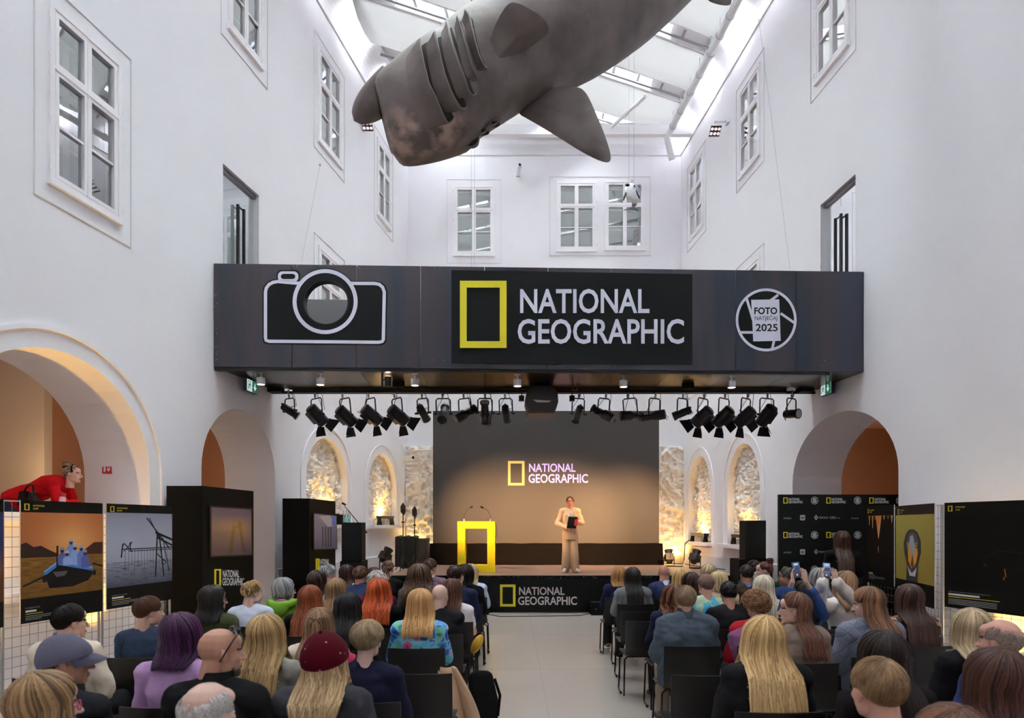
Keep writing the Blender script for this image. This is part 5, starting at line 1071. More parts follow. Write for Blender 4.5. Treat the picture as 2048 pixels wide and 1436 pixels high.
def pic2(p):
    p.grid(0,0,1,1,4,4,lambda u,v: mixc((92,84,96),(64,58,70),v)); p.poly([(.2,.05),(.7,0),(.95,.3),(.6,.35)], (120,110,112)); p.rect(.78,.0,1,.3,(66,78,120))
    for u in (.35,.48,.6,.72): p.rect(u-.03,.35,u+.03,.95,(44,38,44))
kiosk(333, 405, 9.4, 507, 10.9, 2.36, [(418.5,1014.5),(498.5,1019.5),(499.5,1108.5),(419,1112)], (428.5,1138,441.5,1172), (445,1140,478,1155), (444,1156,488,1171), 'taller black screen box with purple picture before the left arch', pic1)
kiosk(565, 618.5, 11.8, 671, 13.3, 2.28, [(625,1028),(669,1032),(670.5,1097),(625.5,1098)], (631,1117,638.5,1143), (639.5,1118,658,1129), (639,1130,664,1142), 'smaller black screen box farther back beside the left loudspeaker', pic2)
# sponsor backdrop
Yb = 10.95; c = [P(1558,0,Yb), P(1812,0,Yb)]; top = sz(989,Yb)
e = empty('sponsor_backdrop', ((c[0].x+c[1].x)/2,Yb,0), 'black sponsor wall with rows of small logos before the right arch', 'backdrop')
mb = MB(); mb.box(((c[0].x+c[1].x)/2,Yb+.03,top/2),(c[1].x-c[0].x,.06,top)); mb.build('panel', BANNER, e)
HB2 = plane_H((0,Yb,0),(0,-1,0)); m = MB(); GREYP = mat('grey_print', (176,178,180), .6)
for r_, y in enumerate((1001, 1070, 1139)):
    for x in (1566.5, 1652.5, 1738.5):
        logo(m, HB2, (x,y-6,x+8.5,y+6), (x+10.5,y-5,x+33,y), (x+10,y+.6,x+39,y+5.6), 1.6)
    for x in (1629, 1715, 1799):
        o_ = [(x+7.4*math.cos(R(a)), y+7.8*math.sin(R(a))) for a in range(0,360,15)]; m.ring([HB2(*q,.003) for q in o_], [HB2(x+(q[0]-x)*.84,y+(q[1]-y)*.84,.003) for q in o_], Vector((0,-.001,0)), 2)
        m.poly([HB2(*q,.004) for q in ((x-3.6,y-5),(x+3.4,y-5),(x+3.8,y+5.2),(x-3.2,y+5.2))], 2)
        for a_, b_ in (((x-6,y-3),(x-3,y+1)), ((x+3,y),(x+7,y+2)), ((x-7,y+3),(x-3,y+3))): m.tube([HB2(*a_,.003), HB2(*b_,.003)], .005, 4, 2)
for y in (1035.5, 1104):
    for x in (1567, 1702):
        text_into(m, 'SPONZORI', lambda a, b: HB2(a,b,.003), x,y-.5,x+15,y+2.6, 2, 0)
    x = 1605; m.poly([HB2(*q,.003) for q in rrect(x-5.2,y-5.6,x+5.2,y+5.2,2)], 2); text_into(m, 'mi', lambda a, b: HB2(a,b,.004), x-3.2,y-2.6,x+3.2,y+2.2, 3, .03)
    x = 1632; m.poly([HB2(*q,.003) for q in ((x,y-6),(x+4.4,y-.5),(x,y+5.2),(x-4.4,y-.5))], 2); m.poly([HB2(*q,.004) for q in ((x,y-2.6),(x+1.6,y-.5),(x,y+1.8),(x-1.6,y-.5))], 3)
    text_into(m, 'PREMIUM', lambda a, b: HB2(a,b,.003), 1638,y-2,1656.5,y+1.8, 2, 0)
    q_ = rect(1660,y-2.6,1664.5,y+2); m.ring([HB2(*q,.003) for q in q_], [HB2(1662.2+(q[0]-1662.2)*.7,y-.3+(q[1]-y+.3)*.7,.003) for q in q_], Vector((0,-.001,0)), 2); text_into(m, 'PBZ', lambda a, b: HB2(a,b,.003), 1665.5,y-2.4,1671.5,y+1.9, 2, .01); text_into(m, 'CARD', lambda a, b: HB2(a,b,.003), 1673,y-.4,1680,y+1.6, 2, 0)
m.build('lettering', [YEL, mat('white_lettering', (226,226,226), .6), GREYP, BANNER], e)
# amber uplights on the floor behind the display grids
for q, en in ((LW(uL(6.75),.10,.13),22), (LW(uL(8.45),.10,.13),18), (RW(uR(8.0),.10,.13),22)):
    b = MB(); b.cyl(q-Vector((0,0,.10)), q+Vector((0,0,.04)), .06, n=16); tag(b.build('floor_uplight', BLKMET), 'small amber floor uplight against the %s' % ('left wall under the sunset boat board' if q.x < 0 and q.y < 7.5 else 'left wall under the misty scaffold board' if q.x < 0 else 'right wall under the nearly black board'), 'uplight')
    nn = (LW(0,0,1)-LW(0,0,0)) if q.x < 0 else (RW(0,0,1)-RW(0,0,0))
    light('SPOT', 'floor_uplight_glow', q+Vector((0,0,.06)), en*8, (1,.56,.10), .04, q-nn*.10+Vector((0,0,1)), 70, .8)
# ---------------------------------------------------------------- people
def remesh(mb, vox, it=2, fac=.5):
    me = bpy.data.meshes.new('t'); me.from_pydata(mb.v, [], mb.f)
    bm = bmesh.new(); bm.from_mesh(me); bmesh.ops.recalc_face_normals(bm, faces=bm.faces); bm.to_mesh(me); bm.free()
    ob = bpy.data.objects.new('t', me)
    m = ob.modifiers.new('r', 'REMESH'); m.mode = 'VOXEL'; m.voxel_size = vox; m.use_smooth_shade = True
    if it: s = ob.modifiers.new('s', 'SMOOTH'); s.factor = fac; s.iterations = it
    r = bake(ob); bpy.data.objects.remove(ob); bpy.data.meshes.remove(me); return r
def child(name, me, mats, parent):
    me.name = name; me.materials.clear()
    for m in mats: me.materials.append(m)
    o = bpy.data.objects.new(name, me); col.objects.link(o); o.parent = parent; return o
def lchild(name, mb, mats, parent, smooth=True):
    o = mb.build(name, mats, None, smooth=smooth); o.parent = parent; return o
def eloft(mb, secs, right):
    """closed tube through (centre, rx, ry) sections; rx along 'right'"""
    rings = []; n = 16; k = len(secs); right = Vector(right).normalized()
    for i, (c, rx, ry) in enumerate(secs):
        t = (Vector(secs[min(i+1,k-1)][0])-Vector(secs[max(i-1,0)][0])).normalized(); r = (right-t*right.dot(t)).normalized(); f = t.cross(r)
        rings.append([Vector(c)+r*(rx*math.cos(2*math.pi*j/n))+f*(ry*math.sin(2*math.pi*j/n)) for j in range(n)])
    mb.loft(rings)
def limb(mb, a, b, ra, rb, bulge=.0):
    a, b = Vector(a), Vector(b); m = a.lerp(b, .35); mb.ball(a, ra, n=12); mb.ball(b, rb, n=12); mb.tube([a, m, b], [ra, ra*.65+rb*.35+bulge, rb], 12)
def hand(mb, w, fd, nrm, side, curl=(.35,.4,.45,.5), th_open=.9, s=1.0):
    """palm, four fingers of unequal length with two bends each, thumb leaving the side of the palm"""
    w, fd, nrm = Vector(w), Vector(fd).normalized(), Vector(nrm).normalized(); nrm = (nrm-fd*nrm.dot(fd)).normalized(); x = fd.cross(nrm)*side
    eloft(mb, [(w-fd*.02, .026*s, .019*s), (w+fd*.02*s, .030*s, .017*s), (w+fd*.055*s, .038*s, .016*s), (w+fd*.088*s, .040*s, .012*s)], x)
    for i, (L, off) in enumerate(((.066,.030),(.075,.010),(.069,-.010),(.054,-.029))):
        p = w+fd*(.084-.004*abs(i-1))*s+x*off*s; d = (fd+x*(.10*(1.5-i))).normalized(); pts = [p-d*.012]; a = 0; 
        for seg in (.45,.32,.25): 
            pts.append(pts[-1]+(d*math.cos(a)-nrm*math.sin(a))*L*seg*1.12*s); a += curl[i]
        mb.tube(pts, [.0088*s,.0086*s,.0078*s,.0068*s], 8); mb.ball(pts[-1], .0068*s, n=8)
    p = w+fd*.028*s+x*.026*s; d1 = (fd*.62+x*.72-nrm*.25*th_open).normalized(); d2 = (fd*.9+x*.30-nrm*.35).normalized()
    q = [p-d1*.012, p+d1*.034*s, p+d1*.034*s+d2*.028*s]; mb.tube(q, [.0125*s,.0105*s,.008*s], 8); mb.ball(q[-1], .008*s, n=8)
def head_parts(mb, M, male, ears=True):
    B = lambda c, r, rot=None: mb.ball(M @ Vector(c), r, (M.to_3x3() @ rot) if rot else M.to_3x3(), n=16)
    j = 1.06 if male else .97
    B((0,-.012,.03), (.074,.094,.084)); B((0,.028,-.032), (.060*j,.062,.084)); B((0,.040,-.076), (.044*j,.046,.036)); B((0,.074,-.098), (.019*j,.017,.016))
    for s in (1,-1):
        B((s*.036,.060,-.026), (.022,.021,.022)); B((s*.047*j,.012,-.066), (.017,.03,.03))
        B((s*.011,.103,-.037), (.007,.009,.007))
        if ears: B((s*.077,-.006,-.012), (.007,.018,.030), Matrix.Rotation(.18, 3, 'X') @ Matrix.Rotation(-s*.35, 3, 'Z')); B((s*.080,-.016,-.004), (.006,.008,.026), Matrix.Rotation(-s*.35, 3, 'Z')); B((s*.077,-.0,-.036), (.006,.009,.010))
    B((0,.074,.014), (.050,.017,.012 if male else .010)); B((0,.062,.05), (.052,.03,.034))
    mb.tube([M @ Vector(q) for q in ((0,.084,.010),(0,.096,-.010),(0,.112,-.032))], [.0075,.0085,.0105], 10); B((0,.112,-.034), (.0115,.011,.0105))
    B((0,.089,-.0625), (.023,.011,.0062)); B((0,.087,-.073), (.019,.011,.0072))
    mb.tube([M @ Vector((0,-.030,-.03)), M @ Vector((0,-.040,-.10)), M @ Vector((0,-.048,-.175))], [.052 if male else .046, .056 if male else .047, .064 if male else .053], 14)
def skinmat(c): return mat('skin_%d_%d_%d' % c, c, .5, noise_amt=.05, noise_scale=14)
LIPS = mat('lip_tone', (176,102,96), .45); EYEW = mat('eye_white', (220,214,210), .25); IRIS = mat('iris_brown', (58,42,34), .2)
def hairmat(a, b):
    nm = 'hair_%d_%d_%d_%d' % (a[0], a[1], a[2], b[0])
    def fn(nt, out):
        p = nt.nodes.new('ShaderNodeBsdfPrincipled'); nt.links.new(p.outputs[0], out.inputs[0]); p.inputs['Roughness'].default_value = .42; p.inputs['Specular IOR Level'].default_value = .35
        at = nt.nodes.new('ShaderNodeAttribute'); at.attribute_name = 'tone'; mx = nt.nodes.new('ShaderNodeMix'); mx.data_type = 'RGBA'
        mx.inputs[6].default_value = tuple(v*.74 for v in lin(a)[:3])+(1,); mx.inputs[7].default_value = tuple(min(1,v*1.0) for v in lin(b)[:3])+(1,); nt.links.new(at.outputs['Fac'], mx.inputs[0]); nt.links.new(mx.outputs[2], p.inputs['Base Color'])
    return nodes_mat(nm, fn)
def fab(c, rough=.85, amt=.10, sc=18): return mat('cloth_%d_%d_%d' % tuple(c), c, rough, noise_amt=amt, noise_scale=sc, bump=.15, bump_scale=90, spec=.12)
# --- hair
AX = Vector((0,-.34,1)).normalized(); BK_ = Vector((0,-1,-.34)).normalized(); EXv = Vector((1,0,0))
def scalp(phi, th, off=0, vol=1.0):
    d = EXv*(math.sin(th)*math.sin(phi))+BK_*(math.sin(th)*math.cos(phi))+AX*math.cos(th)
    return Vector((d.x*(.077+off)*vol, -.012+d.y*(.098+off)*(.5+.5*vol), .026+d.z*(.088+off)))
def thmax(phi):
    a = abs(phi)/math.pi*180
    if a < 60: return R(127-a*.33)
    if a < 115: return R(107-15*math.sin(math.pi*min(1,(a-60)/35)/2)) if a < 95 else R(92+(a-95)*.42)
    return R(100.4-(a-115)*.95)
def hairdo(kind, cols, rnd, L=.3, clr=.0, capped=False, wave=.006, vol=1.0, n=None, flare=1.0, curl=0, forward=True, Mh=None, body=None, part=0.0, lim=None, bald_top=False, far=False):
    """returns a mesh builder in head space plus per vertex tones; locks grow from the scalp along the comb direction and hang"""
    mb = MB(); tones = []
    Mi = Mh.inverted() if Mh is not None else None
    def tone(k, v): tones.extend([v]*k)
    long_ = kind in ('long','bob','curly','halfup')
    def path(phi, off, Lk, rn, m=12, t0=0.0):
        pts = []; a = abs(phi)
        if long_:
            te = R(98) if a < R(60) else R(92)
            if a > R(lim+2 if lim else 118): te = thmax(phi)
            nA = 6
            for i in range(nA+1): th = t0+(te-t0)*i/nA; pts.append(scalp(phi, th, off, vol))
            if a <= R(lim+2 if lim else 118):
                e = pts[-1]; zend = -Lk
                for i in range(1, m+1):
                    s = i/m; z = e.z+(zend-e.z)*s; rad = 1+(flare-1)*math.sin(min(1,s*1.3)*math.pi/2)
                    if kind == 'bob': rad *= 1-.30*max(0,(s-.55)/.45)**2
                    x = e.x*rad; y = (e.y+.012)*(1+(flare-1)*.6*s)-.012
                    wv = wave*math.sin(s*6+rn*6.3)*min(1,s*3); x += wv*math.cos(phi)+curl*math.cos(s*26+rn*20)*min(1,s*4); y += wv*math.sin(phi)+curl*math.sin(s*26+rn*20)*min(1,s*4)
                    pts.append(Vector((x,y,z)))
        else:
            te = thmax(phi)
            for i in range(9): pts.append(scalp(phi, t0+(te-t0)*i/8, off*(1-.95*(i/8)**2), vol))
        return pts
    def settle(p):
        """keep hanging hair off the neck, shoulders and back"""
        if not long_ or Mh is None: return p
        q = Mh @ p; z = q.z/body
        if z < 1.07:
            w_ = min(1, (1.07-z)/.09); yb = -(.135+.05*max(0, min(1,(1.0-z)/.2)))*body-clr
            if abs(q.x) < .30*body:
                if p.y < .045 or not forward: q.y = q.y+(min(q.y, yb-.015)-q.y)*w_ if q.y < .12 else q.y
                else: q.y = q.y+(max(q.y, .13*body)-q.y)*w_
        return Mi @ q
    # under-layer cap and curtain, toned dark to paint in the shade under the locks
    nP = 40
    if kind not in ('fringe',):
        rows = []
        for i in range(nP+1):
            phi = -math.pi+2*math.pi*i/nP; rows.append([settle(p) for p in path(phi, .010, L*.97, 0, 12)])
        k0 = len(mb.v)
        for i in range(nP):
            A, B = rows[i], rows[i+1]; m_ = min(len(A), len(B))
            mb.loft([A[:m_], B[:m_]], caps=False, closed=False)
        tone(len(mb.v)-k0, .22)
    def lock(pts, r, tn, sides=5):
        pts = [settle(p) for p in pts]; m_ = len(pts)
        rs = [r*(.75+.25*math.sin(math.pi*min(1,(i+1)/m_*1.0)))*(1 if i < m_*.6 else max(.12, 1-((i-m_*.6)/(m_*.4))**1.6)) for i in range(m_)]
        k = len(mb.v); mb.tube(pts, rs, sides); tone(len(mb.v)-k, tn)
    N = n or (60 if far else 170); RL = .0118 if far else .0062; N = N if far else int(N*1.6)
    if long_:
        limr = R(lim) if lim else (R(116) if kind != 'halfup' else R(110))
        for i in range(N):
            phi = rnd.uniform(-limr, limr); rn = rnd.random(); st = rnd.random()**2*.5
            lock(path(phi, .012+rnd.random()*.012, L*rnd.uniform(.86,1.03), rn, 10, t0=st+part*0), RL*rnd.uniform(.7,1.25), rnd.random())
        for i in range(N//4):
            s = rnd.choice((-1,1)); phi = s*rnd.uniform(R(lim or 118), R(178)); lock(path(phi, .012+rnd.random()*.006, L, rnd.random()), .009, rnd.random())
        if kind == 'halfup':
            tie = Vector((0,-.128,.045))
            for i in range(N//3):
                phi = rnd.uniform(-R(150), R(150)); th = rnd.uniform(R(35), R(85)); a = scalp(phi, th, .016, vol); lock([a, a.lerp(tie,.35)+(a-Vector((0,-.012,.02))).normalized()*.014, a.lerp(tie,.7)+Vector((0,-.010,.004)), tie], .008, rnd.random())
            for i in range(26): e = Vector((rnd.gauss(0,.016), rnd.gauss(0,.008)-.02, 0)); lock([tie, tie+Vector((e.x*.6,-.022,-.02)), tie+e+Vector((0,0,-.10)), tie+e*1.3+Vector((0,0,-.2)), tie+e*1.2+Vector((0,0,-.28))], .008, rnd.random())
    elif kind in ('short', 'crop', 'curlyshort', 'pony', 'bun', 'nape'):
        if kind in ('pony','bun'):
            tie = Vector((0,-.125,.03)) if kind == 'pony' else Vector((0,-.085,.105))
            for i in range(N):
                phi = rnd.uniform(-math.pi, math.pi); th = thmax(phi)*rnd.uniform(.75,1.0); a = scalp(phi, th, .008, vol); v = (a+tie)/2-Vector((0,-.012,.026)); v = v.normalized()
                mid = a.lerp(tie,.5); sc_ = scalp(phi, th*.5, .013, vol); lock([a, a.lerp(tie,.25)*.5+scalp(phi, th*.75, .013, vol)*.5, mid*.35+sc_*.65 if kind == 'bun' else mid+v*.022, a.lerp(tie,.85), tie], .0085, rnd.random())
            if kind == 'pony':
                for i in range(46): e = Vector((rnd.gauss(0,.017), -abs(rnd.gauss(0,.012)), 0)); lock([tie, tie+Vector((e.x*.4,-.035,.0)), tie+e+Vector((0,-.03,-.08)), tie+e*1.4+Vector((0,-.02,-.17)), tie+e*1.2+Vector((0,-.01,-L*rnd.uniform(.8,1)))], .009, rnd.random())
            else:
                for i in range(60):
                    a0 = rnd.random()*6.28; rr = rnd.uniform(.018,.042); zz = rnd.uniform(-.005,.05); lock([tie+Vector((math.cos(a0+q*.7)*rr*(1-abs(zz-.02)*6), math.sin(a0+q*.7)*rr*(1-abs(zz-.02)*6), zz+q*.003)) for q in range(6)], .009, rnd.random())
        else:
            sl = {'short':.050,'crop':.045,'curlyshort':.03,'nape':.065}[kind]; lift0 = {'short':.010,'crop':.003,'curlyshort':.02,'nape':.009}[kind]; fine = not far and kind != 'curlyshort'
            for i in range((n or (160 if far else 420))*(5 if fine else 1)):
                phi = rnd.uniform(-math.pi, math.pi); tm = thmax(phi); th = tm*math.sqrt(rnd.random())*.97
                if bald_top and th < R(62) and abs(phi) < 2.6: continue
                d = sl/.09; kf = 1-.85*(th/tm)**2.2; b0 = (.007+rnd.random()*.004)*kf; lift = lift0*kf
                if kind == 'curlyshort':
                    a = scalp(phi, th, .008, vol); o_ = (a-Vector((0,-.012,.026))).normalized(); t1 = o_.orthogonal().normalized(); t2 = o_.cross(t1); r_ = rnd.uniform(.010,.018); a0 = rnd.random()*6.28
                    lock([a+o_*(.004+q*.0042)+(t1*math.cos(a0+q*1.25)+t2*math.sin(a0+q*1.25))*r_ for q in range(7)], .0062, rnd.random())
                else:
                    sw = rnd.uniform(-.2,.2)+part; lock([scalp(phi, th, b0, vol), scalp(phi+sw*d*.4, th+d*.35, b0+lift*.6, vol), scalp(phi+sw*d*.8, min(th+d*.7, tm+.12), b0+lift*.8, vol), scalp(phi+sw*d, min(th+d, tm+.16), b0+lift*.45, vol)], (.0021 if fine else .0068), max(0,min(1,.45+.45*noise.noise(Vector((math.sin(phi)*3,math.cos(phi)*3,th*2)))+rnd.uniform(-.28,.28))), 3 if fine else 4)
    elif kind == 'fringe':
        for i in range(3*(n or 160)):
            phi = rnd.uniform(-R(116), R(116)); tm = thmax(phi); th = R(52)+(tm-R(52))*rnd.random()**.55; [lock([scalp(phi+g*.03, th, .003), scalp(phi+g*.03+.03*rnd.gauss(0,1), min(th+.18,tm+.08), .0075), scalp(phi+g*.03+.05*rnd.gauss(0,1), min(th+.34,tm+.12), .006)], .0021, rnd.random(), 3) for g in (-1,0,1)]
    return mb, tones
# --- whole figure
def figure(root, J, yaw, pitch, roll, s, male, skin, hair, top, bottom, shoe, hands, res, wf=1.0, rnd=None, far=False, headsc=1.0, extra=None):
    """J: joints in root space. Body is one remeshed surface; hair, garments, shoes are children."""
    V = lambda k: Vector(J[k])
    rt = (V('shR')-V('shL')).normalized(); W = wf*(1.0 if male else .90)*s
    Mh = Matrix.Translation(V('head')) @ Matrix.Rotation(R(yaw), 4, 'Z') @ Matrix.Rotation(R(pitch), 4, 'X') @ Matrix.Rotation(R(roll), 4, 'Y') @ Matrix.Scale(s*headsc, 4)
    def torso(mb, o, low=0.0, neck=True):
        a, b = V('pelvis'), V('neck'); L = b-a; chest = V('chest')
        def sp(t): return a.lerp(chest, t/.7) if t < .7 else chest.lerp(b, (t-.7)/.3)
        secs = [(a-L.normalized()*(.06*s+low), .165*W+o, .120*s+o), (sp(.08), .172*W+o, .130*s+o), (sp(.42), .148*W+o, .112*s+o), (sp(.72), .172*W+o, .118*s+o), (sp(.9), .160*W+o, .095*s+o), (sp(1.0), .085*W+o*.6, .068*s+o*.6)]
        eloft(mb, secs, rt)
        for k in ('shL','shR'):
            p = V(k); mb.tube([b.lerp(p,.12)-L.normalized()*.005, b.lerp(p,.55)-L.normalized()*.004*s, p], [.052*s+o, .058*s+o, .062*s+o], 12); mb.ball(p, .064*s+o, n=14)
    def arms(mb, o, upto=1.0, flare=0):
        for k in 'LR':
            a, e, w_ = V('sh'+k), V('el'+k), V('wr'+k)
            if upto >= 1:
                limb(mb, a, e, .054*s+o, .042*s+o); limb(mb, e, e.lerp(w_, upto-1), .043*s+o, (.043-.016*(upto-1))*s+o+flare)
            elif upto > 0: limb(mb, a, a.lerp(e, upto), .056*s+o, .05*s+o)
    def legs(mb, o, wide=0):
        for k in 'LR':
            limb(mb, V('hip'+k), V('kn'+k), .084*s+o, .058*s+o+wide*.4); limb(mb, V('kn'+k), V('an'+k), .056*s+o+wide*.5, .040*s+o+wide)
    mb = MB(); torso(mb, -.006); arms(mb, -.004, 2.0); legs(mb, -.004); head_parts(mb, Mh, male)
    for k, sd in (('L',-1),('R',1)):
        w_ = V('wr'+k); fd, nr, cu = hands[k]; hand(mb, w_, fd, nr, sd if nr else sd, cu, s=s*(1.0 if male else .92))
    for k in 'LR':
        an, to = V('an'+k), V('to'+k); mb.tube([an, an.lerp(to,.4)+Vector((0,0,-.015)), to], [.036*s,.036*s,.026*s], 10); mb.ball(an+Vector((0,0,-.035*s)), .034*s, n=10)
    me = remesh(mb, res, 2 if res < .008 else 1); inv = Mh.inverted()
    ob = child('body', me, [skin, LIPS, EYEW, IRIS, hair[4] if hair and len(hair) > 4 else mat('brow_dark', (70,50,40), .7)], root)
    if res < .009:
        for p in me.polygons:
            c = inv @ p.center
            if c.y > .05 and abs(c.x) < .05:
                if (c.x/.021)**2+((c.z+.0675)/.0105)**2 < 1 and c.y > .082: p.material_index = 1
                elif abs(c.x) > .014 and abs(c.x) < .046 and abs(c.z-(.019-(abs(c.x)-.03)**2*12)) < .0042: p.material_index = 4
    # eyes joined into the body mesh
    ey = MB()
    for sx_ in (1,-1):
        for c, r, mi in (((sx_*.031,.0735,-.004), (.0135,.012,.0082), 2), ((sx_*.031,.0828,-.004), (.0052,.0042,.0055), 3)): ey.ball(Mh @ Vector(c), tuple(q*s*headsc for q in r), Mh.to_3x3().normalized(), 10, mi)
    em = bpy.data.meshes.new('t'); em.from_pydata(ey.v, [], ey.f); em.polygons.foreach_set('material_index', ey.m); em.polygons.foreach_set('use_smooth', [True]*len(ey.f))
    bm = bmesh.new(); bm.from_mesh(me); bm.from_mesh(em); bm.to_mesh(me); bm.free(); bpy.data.meshes.remove(em)
    # garments
    if bottom is not None:
        mb = MB(); legs(mb, .010, J.get('wide', .012)); a, b = V('pelvis'), V('neck'); eloft(mb, [(a-(b-a).normalized()*.075*s, .160*W+.008, .125*s+.008), (a, .178*W+.006, .138*s+.006), (a+(b-a)*.16, .165*W+.006, .128*s+.006)], rt)
        child('trousers', remesh(mb, .013, 1), [bottom], root)
    for k in 'LR':
        an, to = V('an'+k), V('to'+k); mb = MB(); dr = (to-an); dr.z = 0; dr.normalize(); b0 = Vector((an.x, an.y, to.z)); sd = Vector((-dr.y, dr.x, 0))
        eloft(mb, [(b0-dr*.055*s+Vector((0,0,.01)), .03*s, .03*s), (b0-dr*.03*s+Vector((0,0,.03)), .042*s, .052*s), (b0+dr*.06*s+Vector((0,0,.02)), .043*s, .045*s), (b0+dr*.14*s, .047*s, .034*s), (to+dr*.015, .036*s, .024*s)], sd); sh = lchild('shoe', mb, [shoe[0]], root)
        if len(shoe) > 1:
            mb = MB(); eloft(mb, [(b0-dr*.062*s-Vector((0,0,.022)), .03*s, .012), (b0-dr*.02*s-Vector((0,0,.022)), .047*s, .014), (b0+dr*.14*s-Vector((0,0,.022)), .052*s, .014), (to+dr*.024-Vector((0,0,.018)), .036*s, .012)], sd); o_ = mb.build('sole', [shoe[1]], None, smooth=True); o_.parent = sh
    if top is not None:
        o = top.get('o', .012); mb = MB(); torso(mb, o, top.get('low', .02)); arms(mb, o*.9, top.get('sl', 1.95), top.get('cuff', .004))
        me = remesh(mb, .011 if not far else .015, 2)
        sd_ = rnd.random()*50; wr = top.get('wr', .010)
        nv = len(me.vertices); cs = [0.0]*nv*3; ns = [0.0]*nv*3; me.vertices.foreach_get('co', cs); me.vertices.foreach_get('normal', ns)
        for i in range(0, nv*3, 3):
            x, y, z = cs[i:i+3]; hh = (noise.noise(Vector((x*7+sd_, y*7, z*11)))+.5*noise.noise(Vector((x*17, y*17+sd_, z*23))))*wr; cs[i] += ns[i]*hh; cs[i+1] += ns[i+1]*hh; cs[i+2] += ns[i+2]*hh
        me.vertices.foreach_set('co', cs); me.update()
        g = child(top.get('name', 'top'), me, [top['m']], root)
        n0 = V('neck'); hd = V('head'); up = (hd-n0).normalized(); nk = n0+up*.02
        col_ = top.get('collar')
        if col_:
            mb = MB(); hgt = top.get('ch', .045)*s; r0, r1 = .078*s, .066*s
            rr = [[nk+rt*(r*math.cos(a)*1.02)+Vector((rt.y,-rt.x,0))*-(r*math.sin(a)*1.0)+up*(z) for a in [2*math.pi*j/28 for j in range(28)]] for r, z in ((r0*1.15,-.045*s),(r0,-.005*s),(r1,hgt),(r1-.008,hgt+.002),(r0-.012,-.02*s))]
            mb.loft(rr, caps=False); lchild('collar', mb, [col_], root)
        if top.get('hood'):
            mb = MB(); bk = Vector((rt.y,-rt.x,0)); 
            if bk.dot(up) > .9: bk = Vector((0,-1,0))
            pts = [nk+rt*(.125*s*math.cos(a))+bk*(.055*s+.10*s*math.sin(a)) + up*(.02-.03*math.sin(a))*s for a in [R(-25)+R(230)*j/14 for j in range(15)]]
            mb.tube(pts, [.018*s]+[.034*s+.012*s*math.sin(math.pi*i/12) for i in range(13)]+[.018*s], 10); mb.ball(nk+bk*.15*s-up*.05*s, (.095*s,.045*s,.085*s)); me = remesh(mb, .011, 3); child('hood', me, [top['m']], root)
    # hair
    if hair:
        kind, cols, kw = hair[0], hair[1], dict(hair[2]); mb, tn = hairdo(kind, cols, rnd, Mh=Mh, clr=(top or {}).get('o', .0)+.006, body=s*J.get('hs',1), far=far, **kw)
        mb.v = [tuple(Mh @ Vector(v)) for v in mb.v]
        o = mb.build('hair', [hairmat(*cols)], None, smooth=False); o.data.polygons.foreach_set('use_smooth', [True]*len(o.data.polygons)); o.parent = root
        at = o.data.attributes.new('tone', 'FLOAT', 'POINT'); at.data.foreach_set('value', tn)
    return Mh
def seated(s, top_h, lap=.0):
    """joints of a seated figure, hips above the root, facing +Y; head top at top_h"""
    k = s; tz = top_h-1.275*1.0
    z = lambda v: v*k if v <= .56 else .56*k+(v-.56)*(top_h-.56*k)/(1.275-.56)
    J = dict(pelvis=(0,-.02,z(.545)), chest=(0,-.045,z(.84)), neck=(0,-.035,z(1.005)), head=(0,.012,z(1.160)), shL=(-.165*k,-.045,z(.945)), shR=(.165*k,-.045,z(.945)),
             elL=(-.235*k,.0,z(.70)), elR=(.235*k,.0,z(.70)), wrL=(-.11*k,.22,z(.62)), wrR=(.11*k,.22,z(.62)), hipL=(-.09*k,.02,z(.535)), hipR=(.09*k,.02,z(.535)),
             knL=(-.11*k,.43*k,z(.525)), knR=(.11*k,.43*k,z(.525)), anL=(-.11*k,.39*k,.095), anR=(.11*k,.39*k,.095), toL=(-.125*k,.53*k,.036), toR=(.125*k,.53*k,.036))
    return J
LAPH = {'L': (Vector((.45,.8,-.25)), Vector((.1,.25,1)), (.3,.34,.38,.42)), 'R': (Vector((-.45,.8,-.25)), Vector((-.1,.25,1)), (.3,.34,.38,.42))}
